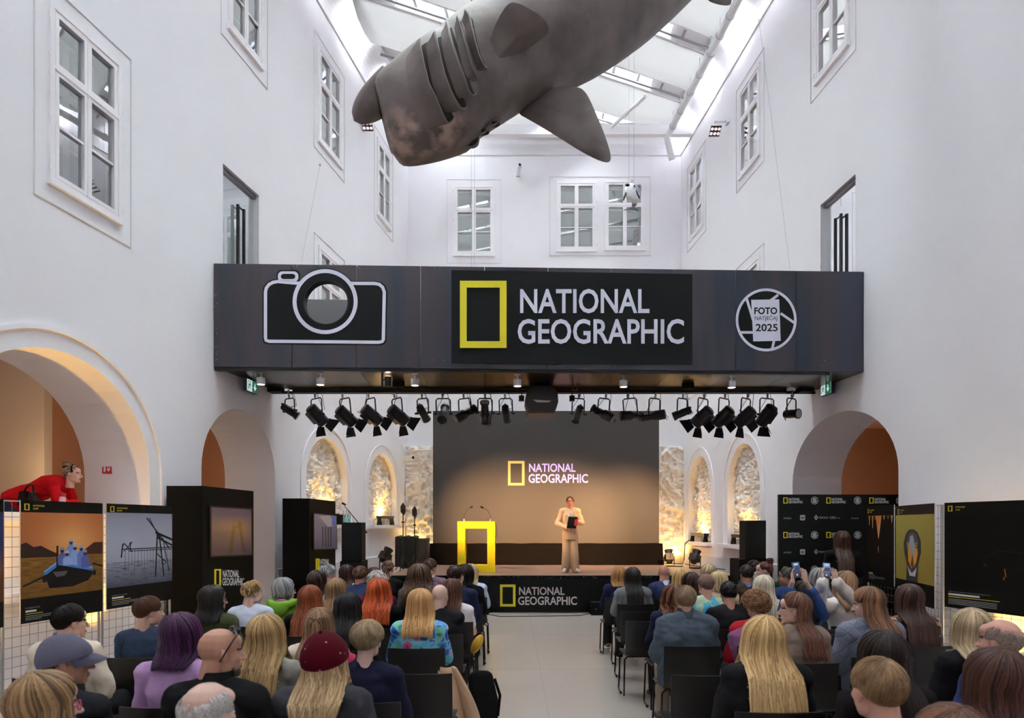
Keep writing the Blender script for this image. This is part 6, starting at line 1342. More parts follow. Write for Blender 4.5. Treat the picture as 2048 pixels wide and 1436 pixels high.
# --- chairs
CH = {}
def chair(x, y, label, rz=0):
    if not CH:
        n = 14
        def shell(rows, th, name, dirf):
            mb = MB(); top = [[Vector(p) for p in r] for r in rows]; bot = [[Vector(p)+dirf for p in r] for r in rows]
            mb.loft(top, caps=False, closed=False); mb.loft([r[::-1] for r in bot], caps=False, closed=False); k = len(top[0]); m_ = len(top)
            for a, b in ((0,None),(m_-1,None)): mb.loft([top[a], bot[a]], caps=False, closed=False)
            mb.loft([[r[0] for r in top], [r[0] for r in bot]], caps=False, closed=False); mb.loft([[r[-1] for r in top], [r[-1] for r in bot]], caps=False, closed=False)
            return mb
        prof = [(.225,.43),(.20,.448),(.10,.45),(0,.444),(-.10,.442),(-.165,.45)]
        seat = shell([[(-.235+.47*i/n, yy, zz+.012*((i/n-.5)*2)**2) for i in range(n+1)] for yy, zz in prof], .012, 'seat', Vector((0,0,-.014)))
        prof = [(-.165,.45),(-.195,.475),(-.215,.53),(-.228,.62),(-.238,.72),(-.250,.815)]
        back = shell([[(-.235+.47*i/n, yy+.035*((i/n-.5)*2)**2*min(1,(zz-.45)/.1), zz) for i in range(n+1)] for yy, zz in prof], .012, 'back', Vector((0,-.013,0)))
        CH['seat'] = seat; CH['backrest'] = back
        legs = []
        for sx_ in (-1,1):
            for (y0, y1) in ((.16,.20),(-.14,-.16)):
                mb = MB(); mb.tube([(sx_*.20,y0,.435),(sx_*.235,y0+(y1-y0)*.3,.40),(sx_*.245,y1,.02)], .009, 8); legs.append(mb)
        run = []
        for sx_ in (-1,1): mb = MB(); mb.tube([(sx_*.245,.20,.02),(sx_*.252,.11,.016),(sx_*.252,.0,.016)], .010, 8); mb.ball((sx_*.252,.0,.016), .016, n=8); run.append(mb)
        fr = MB(); fr.tube([(-.2,.16,.43),(.2,.16,.43)], .009, 8); fr2 = MB(); fr2.tube([(-.2,-.14,.43),(.2,-.14,.43)], .009, 8)
        e = empty('stacking_chair', (x, y, 0)); 
        for nm, mb in [('seat',seat),('backrest',back)]+[('leg',l) for l in legs]+[('runner',r) for r in run]+[('cross_tube',fr),('cross_tube',fr2)]: o = mb.build(nm, PLAST if nm in ('seat','backrest') else BLKMET, None, smooth=True); o.parent = e
        CH['e'] = e
    else: e = copy_tree(CH['e'])
    e.location = (x, y, 0); e.rotation_euler = (0,0,rz); return tag(e, label, 'chair', 'black plastic stacking chairs of the audience')
SK1, SK2, SK3, SK4 = (214,170,148), (200,148,122), (222,182,164), (188,138,112)
JEAN = fab((62,76,104)); DKTR = fab((38,38,42)); TAN = fab((150,132,116)); SHO = [mat('black_shoe', (24,24,25), .5)]
def person(x, yt, Z, label, hair, top, yaw=0, pitch=-2, roll=0, male=False, skin=SK1, bottom=None, wf=1.0, sl=None, hands=None, J2=None, chair_=True, shoe=None, name='person', hairtop=.02, dx=0, chl=None):
    H = EYE-(yt-HOR)*Z/F-hairtop; s = max(.9, min(1.06, H/1.275)); p = P(x, 0, Z); y0 = Z
    root = empty('person', (p.x, y0, 0), label, 'person', 'seated audience'); rnd = random.Random(int(x*7+yt)); J = seated(s, H)
    if J2: J.update({k: tuple(Vector(v)) for k, v in J2(J, s).items()})
    far = Z > 6.6; res = .0062 if Z < 5.7 else (.0075 if (abs(yaw) > 40 or hands) else .011)
    Mh = figure(root, J, yaw, pitch, roll, s, male, skinmat(skin), hair, top, bottom or DKTR, shoe or SHO, hands or LAPH, res, wf, rnd, far)
    if chair_: chair(p.x, y0, chl or ('black chair under the '+label.replace('person in ', 'person in ')).replace('person with ', 'person with ')[:110])
    return root, Mh, J, s
def T_(c, **k):
    d = dict(m=fab(c)); d.update(k); return d
# ---------------------------------------------------------------- the audience
BLK = ((16,13,13),(46,38,36)); DKB = ((34,22,18),(78,52,40)); BRN = ((66,42,30),(128,88,62)); LBR = ((112,82,58),(176,138,100)); BLD = ((166,128,84),(232,204,156)); ASH = ((150,122,86),(224,200,160))
PLAT = ((200,184,150),(240,230,206)); AUB = ((96,46,26),(176,92,52)); RED = ((160,52,20),(236,104,40)); GRY = ((98,98,100),(186,186,188)); WHI = ((196,188,184),(238,234,232)); PUR = ((36,16,40),(92,44,92)); SAND = ((130,98,66),(206,170,126))
def chr_(label): return 'black chair under the '+label
def pp(x, yt, Z, label, hair, top, **k): return person(x, yt, Z, label, hair, top, chl=chr_(label), **k)
def h(kind, cols, brow=None, **kw): return (kind, cols, kw)
L_ = lambda L, **k: dict(L=L, **k)
G_ = mat('glasses_frame', (40,30,30), .3)
def glasses(root, Mh, m=None, up=0, temples=True):
    mb = MB()
    for s in (1,-1):
        mb.tube([Mh @ Vector((s*.033+.023*math.cos(a), .094-abs(math.cos(a))*0+(-.004 if s*math.cos(a) > .5 else 0), -.004+up+.019*math.sin(a))) for a in [2*math.pi*i/14 for i in range(15)]], .0022, 6)
        if temples: mb.tube([Mh @ Vector((s*.056,.090,.002+up)), Mh @ Vector((s*.078,.04,.002+up)), Mh @ Vector((s*.083,-.02,.0+up)), Mh @ Vector((s*.080,-.04,-.02+up))], .0024, 6)
    mb.tube([Mh @ Vector((.010,.096,.0+up)), Mh @ Vector((0,.099,.003+up)), Mh @ Vector((-.010,.096,.0+up))], .0022, 6)
    lchild('glasses', mb, [m or G_], root)
def cap(root, Mh, m, brim_yaw=0, name='cap', brim=True, sc=1.0, spots=None, bm_=None, off=.022):
    mb = MB(); rows = []
    for i in range(9):
        th = R(100)*i/8; rows.append([Mh @ scalp(2*math.pi*j/28, th, off+.003*math.sin(i), 1.02) for j in range(28)])
    mb.loft(rows, caps=False); mb.loft([rows[-1], [Mh @ scalp(2*math.pi*j/28, R(100), off-.010, 1.0) for j in range(28)]], caps=False)
    c = lchild(name, mb, [m], root)
    Rz = Matrix.Rotation(R(brim_yaw), 4, 'Z')
    if brim:
        mb = MB(); rows = []
        for j in range(7):
            v = j/6; rows.append([Mh @ Rz @ Vector((.088*math.sin(a)*(1-.12*v), .072*math.cos(a)+.016+.085*v*max(0,math.cos(a*.95)), .042-.020*v-.026*math.sin(a)**2-.01*v*v)) for a in [R(-82)+R(164)*i/20 for i in range(21)]])
        mb.loft(rows, caps=False, closed=False); mb.loft([[p-(Mh.to_3x3() @ Vector((0,0,.006))) for p in r] for r in rows], caps=False, closed=False); lchild('brim', mb, [bm_ or m], c)
    mb = MB(); mb.ball(Mh @ scalp(0,0,off+.005,1), .009*sc); lchild('button', mb, [m], c)
    return c
# ---- left block
NAVYT, BLKT, DKT = fab((40,48,72)), fab((26,26,28)), fab((36,36,40))
r_, M_, J_, s_ = pp(92,1342,2.5,'person with streaked brown blonde hair and pink glasses, lower left', h('bob', ((84,58,38),(190,152,104)), L=.20, vol=1.12, flare=1.2, n=230, wave=.008), T_((46,46,50)), yaw=-38, skin=SK3); glasses(r_, M_, mat('pink_glasses', (214,60,110), .3))
r_, M_, J_, s_ = pp(130,1262,3.3,'person in a slate grey baseball cap and dark top', h('crop', DKB), T_((38,40,46)), yaw=-64, male=True, skin=SK2, hairtop=.035); cap(r_, M_, fab((104,102,120), .9, .08), 0)
pp(140,1206,4.7,'person with black hair in a cream fleece jacket', h('short', BLK), T_((226,212,192), o=.03, collar=fab((220,206,186)), wr=.014), yaw=-40, male=True, wf=1.12, skin=SK1)
pp(297,1190,5.4,'person with swept brown hair in a dark blue tee', h('nape', BRN, vol=1.06), T_((56,70,92), sl=.55), yaw=-46, male=True, skin=SK1)
pp(362,1225,4.0,'person with a purple bob in a lilac top', h('bob', PUR, L=.17, vol=1.1, flare=1.1, n=240), T_((196,156,204), o=.012), yaw=-14, skin=SK3)
r_, M_, J_, s_ = pp(440,1257,3.3,'bald bearded person with sunglasses pushed up, black jacket', None, T_((28,28,31), o=.024, collar=fab((24,24,27)), ch=.06), yaw=-52, male=True, skin=SK2, hairtop=0, wf=1.1)
mb = MB()
for sg in (1,-1):
    mb.tube([M_ @ Vector(q) for q in ((sg*.083,-.028,-.030),(sg*.086,-.012,.0),(sg*.086,.02,.055),(sg*.076,.045,.088))], [.004,.004,.004,.005], 6); mb.ball(M_ @ Vector((sg*.036,.058,.104)), (.034,.022,.012), M_.to_3x3() @ Matrix.Rotation(.75,3,'X'), n=14)
mb.tube([M_ @ Vector(q) for q in ((.076,.045,.088),(.04,.050,.112),(0,.052,.117),(-.04,.050,.112),(-.076,.045,.088))], .005, 6); lchild('sunglasses', mb, [mat('black_glasses', (18,18,20), .25)], r_)
mb = MB(); B_ = lambda c, r: mb.ball(M_ @ Vector(c), r, M_.to_3x3(), n=14); B_((0,.044,-.086),(.047,.049,.030)); B_((0,.074,-.1),(.025,.02,.02)); B_((.044,.022,-.07),(.019,.03,.026)); B_((-.044,.022,-.07),(.019,.03,.026)); me = remesh(mb, .006, 2); child('beard', me, [fab((110,98,92), .9, .3, 60)], r_)
pp(415,1362,2.4,'white haired person with pink scalp at the bottom edge', h('fringe', WHI, n=520), T_((60,62,68)), yaw=-24, male=True, skin=SK3, hairtop=.005)
r_, M_, J_, s_ = pp(428,1170,6.2,'person with thick black hair and glasses in olive green', h('curly', BLK, L=.20, vol=1.22, flare=1.12, curl=.006, n=220), T_((76,82,54), o=.02), yaw=-52, skin=SK1); glasses(r_, M_)
pp(505,1160,7.0,'person with cropped blond hair in a pale blue shirt', h('short', ((150,112,66),(220,184,128)), vol=1.04), T_((206,214,232), o=.014), yaw=-46, male=True, skin=SK3)
r_, M_, J_, s_ = pp(570,1155,7.2,'grey haired person with pink scarf and green hoodie', h('bob', GRY, L=.09, vol=1.14, flare=1.0, n=150), T_((124,176,60), o=.018, hood=True), yaw=-52, skin=SK3); glasses(r_, M_)
mb = MB(); n0 = Vector(J_['neck']); mb.tube([n0+Vector((.075*math.cos(a), .072*math.sin(a)-.01, .035+.012*math.sin(a*3))) for a in [2*math.pi*i/18 for i in range(19)]], .026, 8); lchild('scarf', mb, [fab((196,132,160), .9, .3, 30)], r_)
pp(620,1170,6.4,'person with long wavy auburn hair in black', h('long', AUB, L=.46, vol=1.1, flare=1.2, wave=.014, n=220), T_((28,27,30)), yaw=-8, skin=SK3)
r_, M_, J_, s_ = pp(533,1227,4.2,'person with long streaked blonde hair and a crossbody strap', h('long', ((140,104,64),(224,190,130)), L=.44, vol=1.1, flare=1.35, wave=.012, n=260), T_((150,148,138), wr=.012), yaw=-18, roll=4, skin=SK3)
mb = MB(); mb.loft([[Vector((-.20+.36*t+dx_, -.175-.03*math.sin(t*3), .98-.40*t+dz_)) for dx_, dz_ in ((-.014,-.016),(.014,.016))] for t in [i/10 for i in range(11)]], caps=False, closed=False); lchild('strap', mb, [BLKT], r_)
r_, M_, J_, s_ = pp(638,1215,4.9,'person with half tied light brown hair in cream', h('halfup', LBR, L=.30, vol=1.08, flare=1.1, n=200), T_((224,206,190), o=.02), yaw=4, skin=SK3)
mb = MB(); mb.tube([M_ @ (Vector((0,-.132,.045))+Vector((.014*math.cos(a),0,.014*math.sin(a)))) for a in [2*math.pi*i/12 for i in range(13)]], .006, 6); lchild('hair_tie', mb, [BLKT], r_)
def _seq(nt, out):
    p = nt.nodes.new('ShaderNodeBsdfPrincipled'); nt.links.new(p.outputs[0], out.inputs[0]); p.inputs['Roughness'].default_value = .8; p.inputs['Specular IOR Level'].default_value = .15
    tc = nt.nodes.new('ShaderNodeTexCoord'); v = nt.nodes.new('ShaderNodeTexVoronoi'); v.inputs['Scale'].default_value = 26; nt.links.new(tc.outputs['Object'], v.inputs['Vector'])
    r = nt.nodes.new('ShaderNodeValToRGB'); e = r.color_ramp.elements; e[0].position = .10; e[0].color = lin((236,150,150)); e[1].position = .16; e[1].color = lin((84,6,24)); nt.links.new(v.outputs['Distance'], r.inputs[0]); nt.links.new(r.outputs[0], p.inputs['Base Color'])
SEQ = nodes_mat('dark_red_velvet_sequins', _seq)
r_, M_, J_, s_ = pp(650,1262,3.4,'person in a dark red sequined velvet cap and charcoal coat', h('bob', BLD, L=.27, vol=1.0, flare=1.28, wave=.016, n=170), T_((66,66,72), o=.032, collar=fab((62,62,68)), wr=.012), yaw=-14, skin=SK3, hairtop=.035, wf=1.12); cap(r_, M_, SEQ, -28, bm_=mat('rose_velvet', (196,50,92), .7), off=.036)
pp(735,1237,4.1,'person with short blonde nape cut in a navy top', h('nape', ASH, vol=1.16, n=620), T_((34,36,58), o=.012, low=.03), yaw=-12, skin=SK3, wf=1.12)
pp(635,1140,7.9,'person with dark brown hair and clips behind grey haired neighbour', h('bob', DKB, L=.22, vol=1.04), T_((210,206,206)), yaw=-24, skin=SK1)
pp(657,1128,8.7,'person with spiky silver hair in a white shirt', h('short', GRY, vol=1.05), T_((222,224,232), collar=fab((222,224,232))), yaw=-40, male=True, skin=SK1)
pp(693,1129,9.6,'person with straight dark hair in a pale pink top', h('long', ((30,16,16),(70,38,34)), L=.26, vol=1.0), T_((226,188,200)), yaw=-10, skin=SK1)
pp(672,1156,7.3,'person with straight light brown hair left of orange hair', h('long', LBR, L=.33, vol=1.04, flare=1.12, n=180), T_((232,228,226)), yaw=-4, skin=SK3)
pp(720,1130,8.8,'person with short reddish brown hair in a blue jacket', h('crop', BRN, vol=1.05), T_((52,66,104), o=.02, collar=fab((50,62,98))), yaw=-8, male=True, skin=SK2)
pp(754,1143,8.0,'person with white curly hair in a burgundy sweater', h('curlyshort', WHI, vol=1.12), T_((92,32,58), o=.016), yaw=-10, skin=SK3, wf=1.15)
pp(748,1134,9.4,'person with dark red hair mostly hidden behind white curls', h('bob', ((50,20,24),(104,44,46)), L=.12), T_((50,40,44)), yaw=0, skin=SK1)
pp(776,1119,9.7,'person with high brown ponytail in a black sleeveless top', h('pony', BRN, L=.30), T_((24,24,26), sl=0), yaw=-6, skin=SK3)
pp(757,1156,6.9,'person with bright orange red hair in black', h('long', RED, L=.32, vol=1.12, flare=1.28, wave=.014, n=240), T_((24,24,27), o=.016), yaw=0, skin=SK3)
r_, M_, J_, s_ = pp(695,1184,5.7,'person with glossy black hair and a gold clip', h('long', ((10,10,12),(36,34,38)), L=.30, vol=1.12, flare=1.12), T_((24,24,27), o=.016), yaw=-6, skin=SK1)
mb = MB(); mb.box(M_ @ Vector((.02,-.075,.105)), (.05,.012,.012)); lchild('hair_clip', mb, [mat('gold', (196,160,90), .3, .8)], r_, False)
pp(838,1128,8.3,'person with voluminous dark brown ringlets', h('curly', ((44,30,22),(112,82,58)), L=.34, vol=1.26, flare=1.32, curl=.016, n=260), T_((104,98,104)), yaw=-6, skin=SK3)
pp(860,1116,9.7,'person with neat brown hair in a mauve jacket', h('short', BRN, vol=1.04), T_((120,98,112), o=.022, collar=fab((226,226,230))), yaw=-34, male=True, skin=SK1)
def _floral(nt, out):
    p = nt.nodes.new('ShaderNodeBsdfPrincipled'); nt.links.new(p.outputs[0], out.inputs[0]); p.inputs['Roughness'].default_value = .6
    tc = nt.nodes.new('ShaderNodeTexCoord'); nz = nt.nodes.new('ShaderNodeTexNoise'); nz.inputs['Scale'].default_value = 9; nt.links.new(tc.outputs['Object'], nz.inputs['Vector'])
    mp = nt.nodes.new('ShaderNodeMix'); mp.data_type = 'RGBA'; mp.inputs[0].default_value = .07; nt.links.new(tc.outputs['Object'], mp.inputs[6]); nt.links.new(nz.outputs['Color'], mp.inputs[7])
    v = nt.nodes.new('ShaderNodeTexVoronoi'); v.inputs['Scale'].default_value = 13; nt.links.new(mp.outputs[2], v.inputs['Vector'])
    sp = nt.nodes.new('ShaderNodeSeparateColor'); nt.links.new(v.outputs['Color'], sp.inputs[0])
    r = nt.nodes.new('ShaderNodeValToRGB'); r.color_ramp.interpolation = 'CONSTANT'; e = r.color_ramp.elements; e[0].color = lin((52,92,196)); e[1].position = .24; e[1].color = lin((104,190,214))
    for ps, c in ((.42,(222,92,150)),(.56,(126,214,178)),(.70,(84,150,220)),(.82,(236,150,186)),(.9,(60,112,190))): q = e.new(ps); q.color = lin(c)
    nt.links.new(sp.outputs[0], r.inputs[0])
    r2 = nt.nodes.new('ShaderNodeValToRGB'); e = r2.color_ramp.elements; e[0].position = .12; e[0].color = (.35,.35,.5,1); e[1].position = .3; e[1].color = (1,1,1,1); q = e.new(.85); q.color = (1.0,1.1,1.15,1); nt.links.new(v.outputs['Distance'], r2.inputs[0])
    m = nt.nodes.new('ShaderNodeMix'); m.data_type = 'RGBA'; m.blend_type = 'MULTIPLY'; m.inputs[0].default_value = 1; nt.links.new(r.outputs[0], m.inputs[6]); nt.links.new(r2.outputs[0], m.inputs[7])
    v2 = nt.nodes.new('ShaderNodeTexVoronoi'); v2.inputs['Scale'].default_value = 13; v2.feature = 'DISTANCE_TO_EDGE'; nt.links.new(mp.outputs[2], v2.inputs['Vector'])
    m2 = nt.nodes.new('ShaderNodeMix'); m2.data_type = 'RGBA'; r3 = nt.nodes.new('ShaderNodeValToRGB'); r3.color_ramp.elements[0].position = .03; r3.color_ramp.elements[1].position = .09; nt.links.new(v2.outputs['Distance'], r3.inputs[0]); nt.links.new(r3.outputs[0], m2.inputs[0]); m2.inputs[6].default_value = lin((126,206,222)); nt.links.new(m.outputs[2], m2.inputs[7]); nt.links.new(m2.outputs[2], p.inputs['Base Color'])
FLORAL = nodes_mat('blue_pink_floral_print', _floral)
pp(840,1177,5.8,'golden blonde person in a blue pink floral jacket', h('long', ((176,120,66),(236,188,124)), L=.26, vol=1.10, flare=1.16, n=240), dict(m=FLORAL, o=.018, sl=1.8), yaw=6, skin=SK3, wf=1.1)
pp(880,1169,6.5,'bald person in a black knit sweater beside the aisle', None, T_((34,35,38), o=.018, collar=fab((32,33,36)), ch=.03), yaw=-16, male=True, skin=SK3, hairtop=0, wf=1.1)
pp(905,1157,7.3,'person with half tied long brown hair in a white tee', h('halfup', ((60,34,26),(120,76,54)), L=.36, vol=1.04), T_((232,228,230), sl=.6), yaw=-22, skin=SK3)
pp(913,1129,8.1,'person with dark hair in a navy suit near the aisle', h('short', DKB, vol=1.06), T_((36,42,72), o=.022, collar=fab((230,230,236))), yaw=-34, male=True, skin=SK1)
pp(931,1128,8.9,'person with sleek black hair in a black top', h('bob', BLK, L=.14, vol=1.0), T_((26,26,28), o=.018), yaw=-20, skin=SK1)
pp(942,1128,9.7,'blonde person in a pale blue shirt at the front aisle seat', h('bob', BLD, L=.20), T_((196,208,232), o=.014), yaw=-10, skin=SK3, bottom=fab((160,146,134)))
# ---- right block
pp(1238,1131,9.7,'person with a wavy golden bob in a navy coat', h('curly', ((160,106,60),(226,176,116)), L=.17, vol=1.08, flare=1.12, curl=.008), T_((34,40,70), o=.02), yaw=10, skin=SK3, shoe=[mat('grey_sneaker', (120,120,122), .6), mat('white_sole', (220,216,204), .6)])
pp(1265,1134,8.9,'person with long black hair in a grey blazer', h('long', BLK, L=.42, vol=1.0, flare=1.06), T_((124,126,130), o=.024), yaw=4, skin=SK1, shoe=[mat('black_canvas', (30,30,32), .6), mat('cream_sole', (220,210,180), .6)])
r_, M_, J_, s_ = pp(1329,1130,9.5,'bald person with glasses in a navy suit', None, T_((50,60,96), o=.024, collar=fab((206,214,232))), yaw=-30, male=True, skin=(210,150,130), hairtop=0, wf=1.08); glasses(r_, M_)
pp(1360,1138,8.8,'person with straight yellow blonde hair in beige', h('long', ((196,152,84),(240,208,140)), L=.22), T_((182,150,116), o=.018), yaw=-6, skin=SK3)
pp(1381,1144,8.0,'person with dark brown hair behind the bright blue shirt', h('bob', DKB, L=.22, vol=1.02), T_((70,58,52)), yaw=14, skin=SK1)
pp(1417,1128,9.6,'person with ash blonde highlighted hair in the front row', h('bob', ASH, L=.18, vol=1.06), T_((200,190,176)), yaw=-4, skin=SK3)
pp(1438,1142,8.5,'person with a pale blonde layered bob in beige', h('bob', ((176,142,88),(240,216,164)), L=.12, vol=1.12), T_((206,184,150), o=.02), yaw=-24, skin=SK3)
def _map(nt, out):
    p = nt.nodes.new('ShaderNodeBsdfPrincipled'); nt.links.new(p.outputs[0], out.inputs[0]); p.inputs['Roughness'].default_value = .6
    tc = nt.nodes.new('ShaderNodeTexCoord'); nz = nt.nodes.new('ShaderNodeTexNoise'); nz.inputs['Scale'].default_value = 5.5; nz.inputs['Detail'].default_value = 5; nt.links.new(tc.outputs['Object'], nz.inputs['Vector'])
    r = nt.nodes.new('ShaderNodeValToRGB'); r.color_ramp.interpolation = 'CONSTANT'; e = r.color_ramp.elements; e[0].color = lin((232,176,206)); e[1].position = .40; e[1].color = lin((70,60,80)); 
    for ps, c in ((.405,(72,190,224)),(.56,(60,80,80)),(.565,(176,208,178))): q = e.new(ps); q.color = lin(c)
    nt.links.new(nz.outputs[0], r.inputs[0]); nt.links.new(r.outputs[0], p.inputs['Base Color'])
pp(1412,1148,7.4,'shaven headed person in a bright blue map print shirt', h('crop', ((120,92,80),(170,132,116)), n=90, bald_top=True), dict(m=nodes_mat('blue_map_print', _map), o=.018, sl=.7), yaw=2, male=True, skin=(214,158,136), hairtop=.005, wf=1.1)
pp(1345,1168,6.8,'person with curly auburn hair half behind the rain jacket', h('curly', ((90,50,32),(160,102,70)), L=.22, vol=1.16, flare=1.15, curl=.012), T_((36,40,64), o=.016), yaw=20, skin=SK3)
pp(1371,1169,5.9,'person with greying blond hair in a slate rain jacket', h('short', ((140,108,78),(206,176,142)), vol=1.06), T_((82,94,106), o=.042, collar=fab((72,84,96)), ch=.075, wr=.020, low=.05), yaw=-4, male=True, skin=SK2, wf=1.22, bottom=TAN, dx=0)
pp(1458,1160,6.8,'person with short black thinning hair in a black jacket', h('crop', ((20,17,17),(46,40,38))), T_((38,34,38), o=.026), yaw=-6, male=True, skin=SK2, wf=1.08)
pp(1493,1128,9.0,'person with dark thinning hair in a brown jacket', h('crop', ((34,28,26),(70,60,54))), T_((76,58,48), o=.022, collar=fab((120,130,170))), yaw=6, male=True, skin=(196,132,106), wf=1.08)
pp(1508,1119,9.9,'person with short brown hair at the far right front', h('short', DKB), T_((60,90,80), o=.02), yaw=10, male=True, skin=SK1)
pp(1528,1122,9.2,'laughing person with an auburn bun turned to the left', h('bun', ((70,32,26),(130,70,54))), T_((30,70,60)), yaw=78, skin=SK3)
pp(1527,1150,7.6,'person with long platinum blonde hair', h('long', PLAT, L=.36, vol=1.06, flare=1.12, n=200), T_((200,196,200)), yaw=-2, skin=SK3)
r_, M_, J_, s_ = pp(1512,1181,5.9,'person with curly light brown hair and a purple teal scarf', h('curlyshort', ((116,76,48),(184,138,96)), vol=1.22, n=520), T_((190,40,52), o=.02), yaw=8, skin=SK3)
def _scarf(nt, out):
    p = nt.nodes.new('ShaderNodeBsdfPrincipled'); nt.links.new(p.outputs[0], out.inputs[0]); p.inputs['Roughness'].default_value = .9
    tc = nt.nodes.new('ShaderNodeTexCoord'); v = nt.nodes.new('ShaderNodeTexVoronoi'); v.inputs['Scale'].default_value = 12; nt.links.new(tc.outputs['Object'], v.inputs['Vector']); sp = nt.nodes.new('ShaderNodeSeparateColor'); nt.links.new(v.outputs['Color'], sp.inputs[0])
    r = nt.nodes.new('ShaderNodeValToRGB'); r.color_ramp.interpolation = 'CONSTANT'; e = r.color_ramp.elements; e[0].color = lin((150,88,132)); e[1].position = .4; e[1].color = lin((196,40,98))
    for ps, c in ((.6,(78,148,176)),(.8,(150,96,140))): q = e.new(ps); q.color = lin(c)
    nt.links.new(sp.outputs[0], r.inputs[0]); nt.links.new(r.outputs[0], p.inputs['Base Color'])
SCARF = nodes_mat('purple_teal_scarf_print', _scarf)
mb = MB(); n0 = Vector(J_['neck'])
eloft(mb, [(n0+Vector((0,-.01,.04)), .08, .075), (n0+Vector((0,-.015,-.0)), .12, .11), (n0+Vector((0,-.02,-.06)), .215, .15), (n0+Vector((-.02,-.03,-.16)), .255, .165), (n0+Vector((-.06,-.05,-.27)), .21, .155), (n0+Vector((-.11,-.06,-.36)), .12, .13)], (1,0,0)); me = remesh(mb, .014, 2); child('scarf', me, [SCARF], r_)
pp(1527,1231,3.9,'person with very long honey blonde hair in a black jacket', h('long', ((196,146,86),(246,212,150)), L=.50, vol=1.12, flare=1.35, wave=.012, n=420), T_((34,34,38), o=.032, wr=.014), yaw=0, skin=SK3, wf=1.22)
r_, M_, J_, s_ = pp(1588,1184,5.2,'brown haired person in a taupe trench coat looking left', h('long', ((70,42,30),(146,96,68)), L=.34, vol=1.03, flare=1.2, wave=.012, n=240, forward=False, lim=84), T_((138,120,106), o=.028, collar=fab((132,114,100)), ch=.03, wr=.015), yaw=72, skin=(224,178,158), wf=1.08)
mb = MB(); mb.tube([M_ @ (Vector((.084,-.004,-.048))+Vector((0,.008*math.cos(a),.008*math.sin(a)))) for a in [2*math.pi*i/12 for i in range(13)]], .002, 6); mb.tube([M_ @ (Vector((-.084,-.004,-.048))+Vector((0,.008*math.cos(a),.008*math.sin(a)))) for a in [2*math.pi*i/12 for i in range(13)]], .002, 6); lchild('earrings', mb, [mat('gold', (196,160,90), .3, .8)], r_)
r_, M_, J_, s_ = pp(1574,1134,8.8,'person with greying dark hair and glasses in a blue jacket', h('short', ((44,42,44),(104,100,100))), T_((50,64,106), o=.022), yaw=60, male=True, skin=(196,140,112)); glasses(r_, M_)
# phone holders
def hold(ax, ay, dz, spread):
    """joints with both hands raised to a phone seen at photo point ax, ay"""
    def f(J, s):
        c = f.local; d = dict(wrL=c+Vector((-spread,-.06,-.10)), wrR=c+Vector((spread,-.06,-.10))); h0 = Vector(J['shL']), Vector(J['shR'])
        d['elL'] = h0[0].lerp(d['wrL'], .5)+Vector((-.07,-.01,-.11)); d['elR'] = h0[1].lerp(d['wrR'], .5)+Vector((.07,-.01,-.11)); return d
    return f
def phone(c, label, w_=.074, hh=.152, tilt=0, scr=(70,84,120)):
    e = empty('phone', c, label, 'phone', 'raised phones'); mb = MB(); pts = [(x, z) for x, z in rrect(-w_/2, -hh/2, w_/2, hh/2, .012)]
    mb.slab([Vector((x, -.004, z)) for x, z in pts], (0,.008,0)); o = mb.build('case', mat('phone_case', (34,34,38), .35), None); o.parent = e
    pr_ = PR(lambda u, v, d=0: Vector((-w_/2*.9+w_*.9*u, -.0042-d, hh/2*.93-hh*.93*v))); pr_.rect(0,0,1,1,scr,(40,36,44)); pr_.rect(.2,.06,.8,.2,(170,196,226)); pr_.rect(.15,.3,.9,.55,(52,60,92)); pr_.ell(.45,.82,.12,.06,(214,190,180)); o = pr_.build('display', SCREEN, None); o.parent = e
    e.rotation_euler = (R(-12), R(tilt), 0)
    mb = MB(); mb.box((-.02,.006,hh/2-.03),(.026,.006,.034)); o = mb.build('camera_bump', BLKMET, None); o.parent = e
HUP = {'L': (Vector((.10,.30,1)), Vector((-.75,.3,.0)), (.35,.4,.45,.4)), 'R': (Vector((-.10,.30,1)), Vector((.75,.3,.0)), (.35,.4,.45,.4))}
f1 = hold(0,0,0,.062); c = P(1593,1140,6.35); f1.local = c-Vector((P(1604,0,6.8).x, 6.8, 0))
pp(1604,1161,6.8,'black haired person in denim blue raising a phone', h('bob', BLK, L=.26, vol=1.08, n=200), T_((62,92,150), o=.018, sl=1.7), yaw=14, pitch=2, skin=SK3, hands=HUP, J2=f1); phone(c, 'dark phone held up by the black haired person in denim', tilt=-6)
pp(1637,1136,8.1,'person with long silver grey hair behind the raised phone', h('long', GRY, L=.26, vol=1.06), T_((50,48,48)), yaw=0, skin=SK2)
f2 = hold(0,0,0,.066); c = P(1653,1141,6.55); f2.local = c-Vector((P(1688,0,7.0).x, 7.0, 0))
pp(1688,1142,7.0,'light brown haired person in a cream jacket raising a phone', h('bob', LBR, L=.24, vol=1.06, n=200), T_((232,224,216), o=.026, collar=fab((232,224,216))), yaw=18, skin=SK3, hands=HUP, J2=f2); phone(c, 'phone with bright display held up by the cream jacket person', tilt=4, scr=(120,150,190))
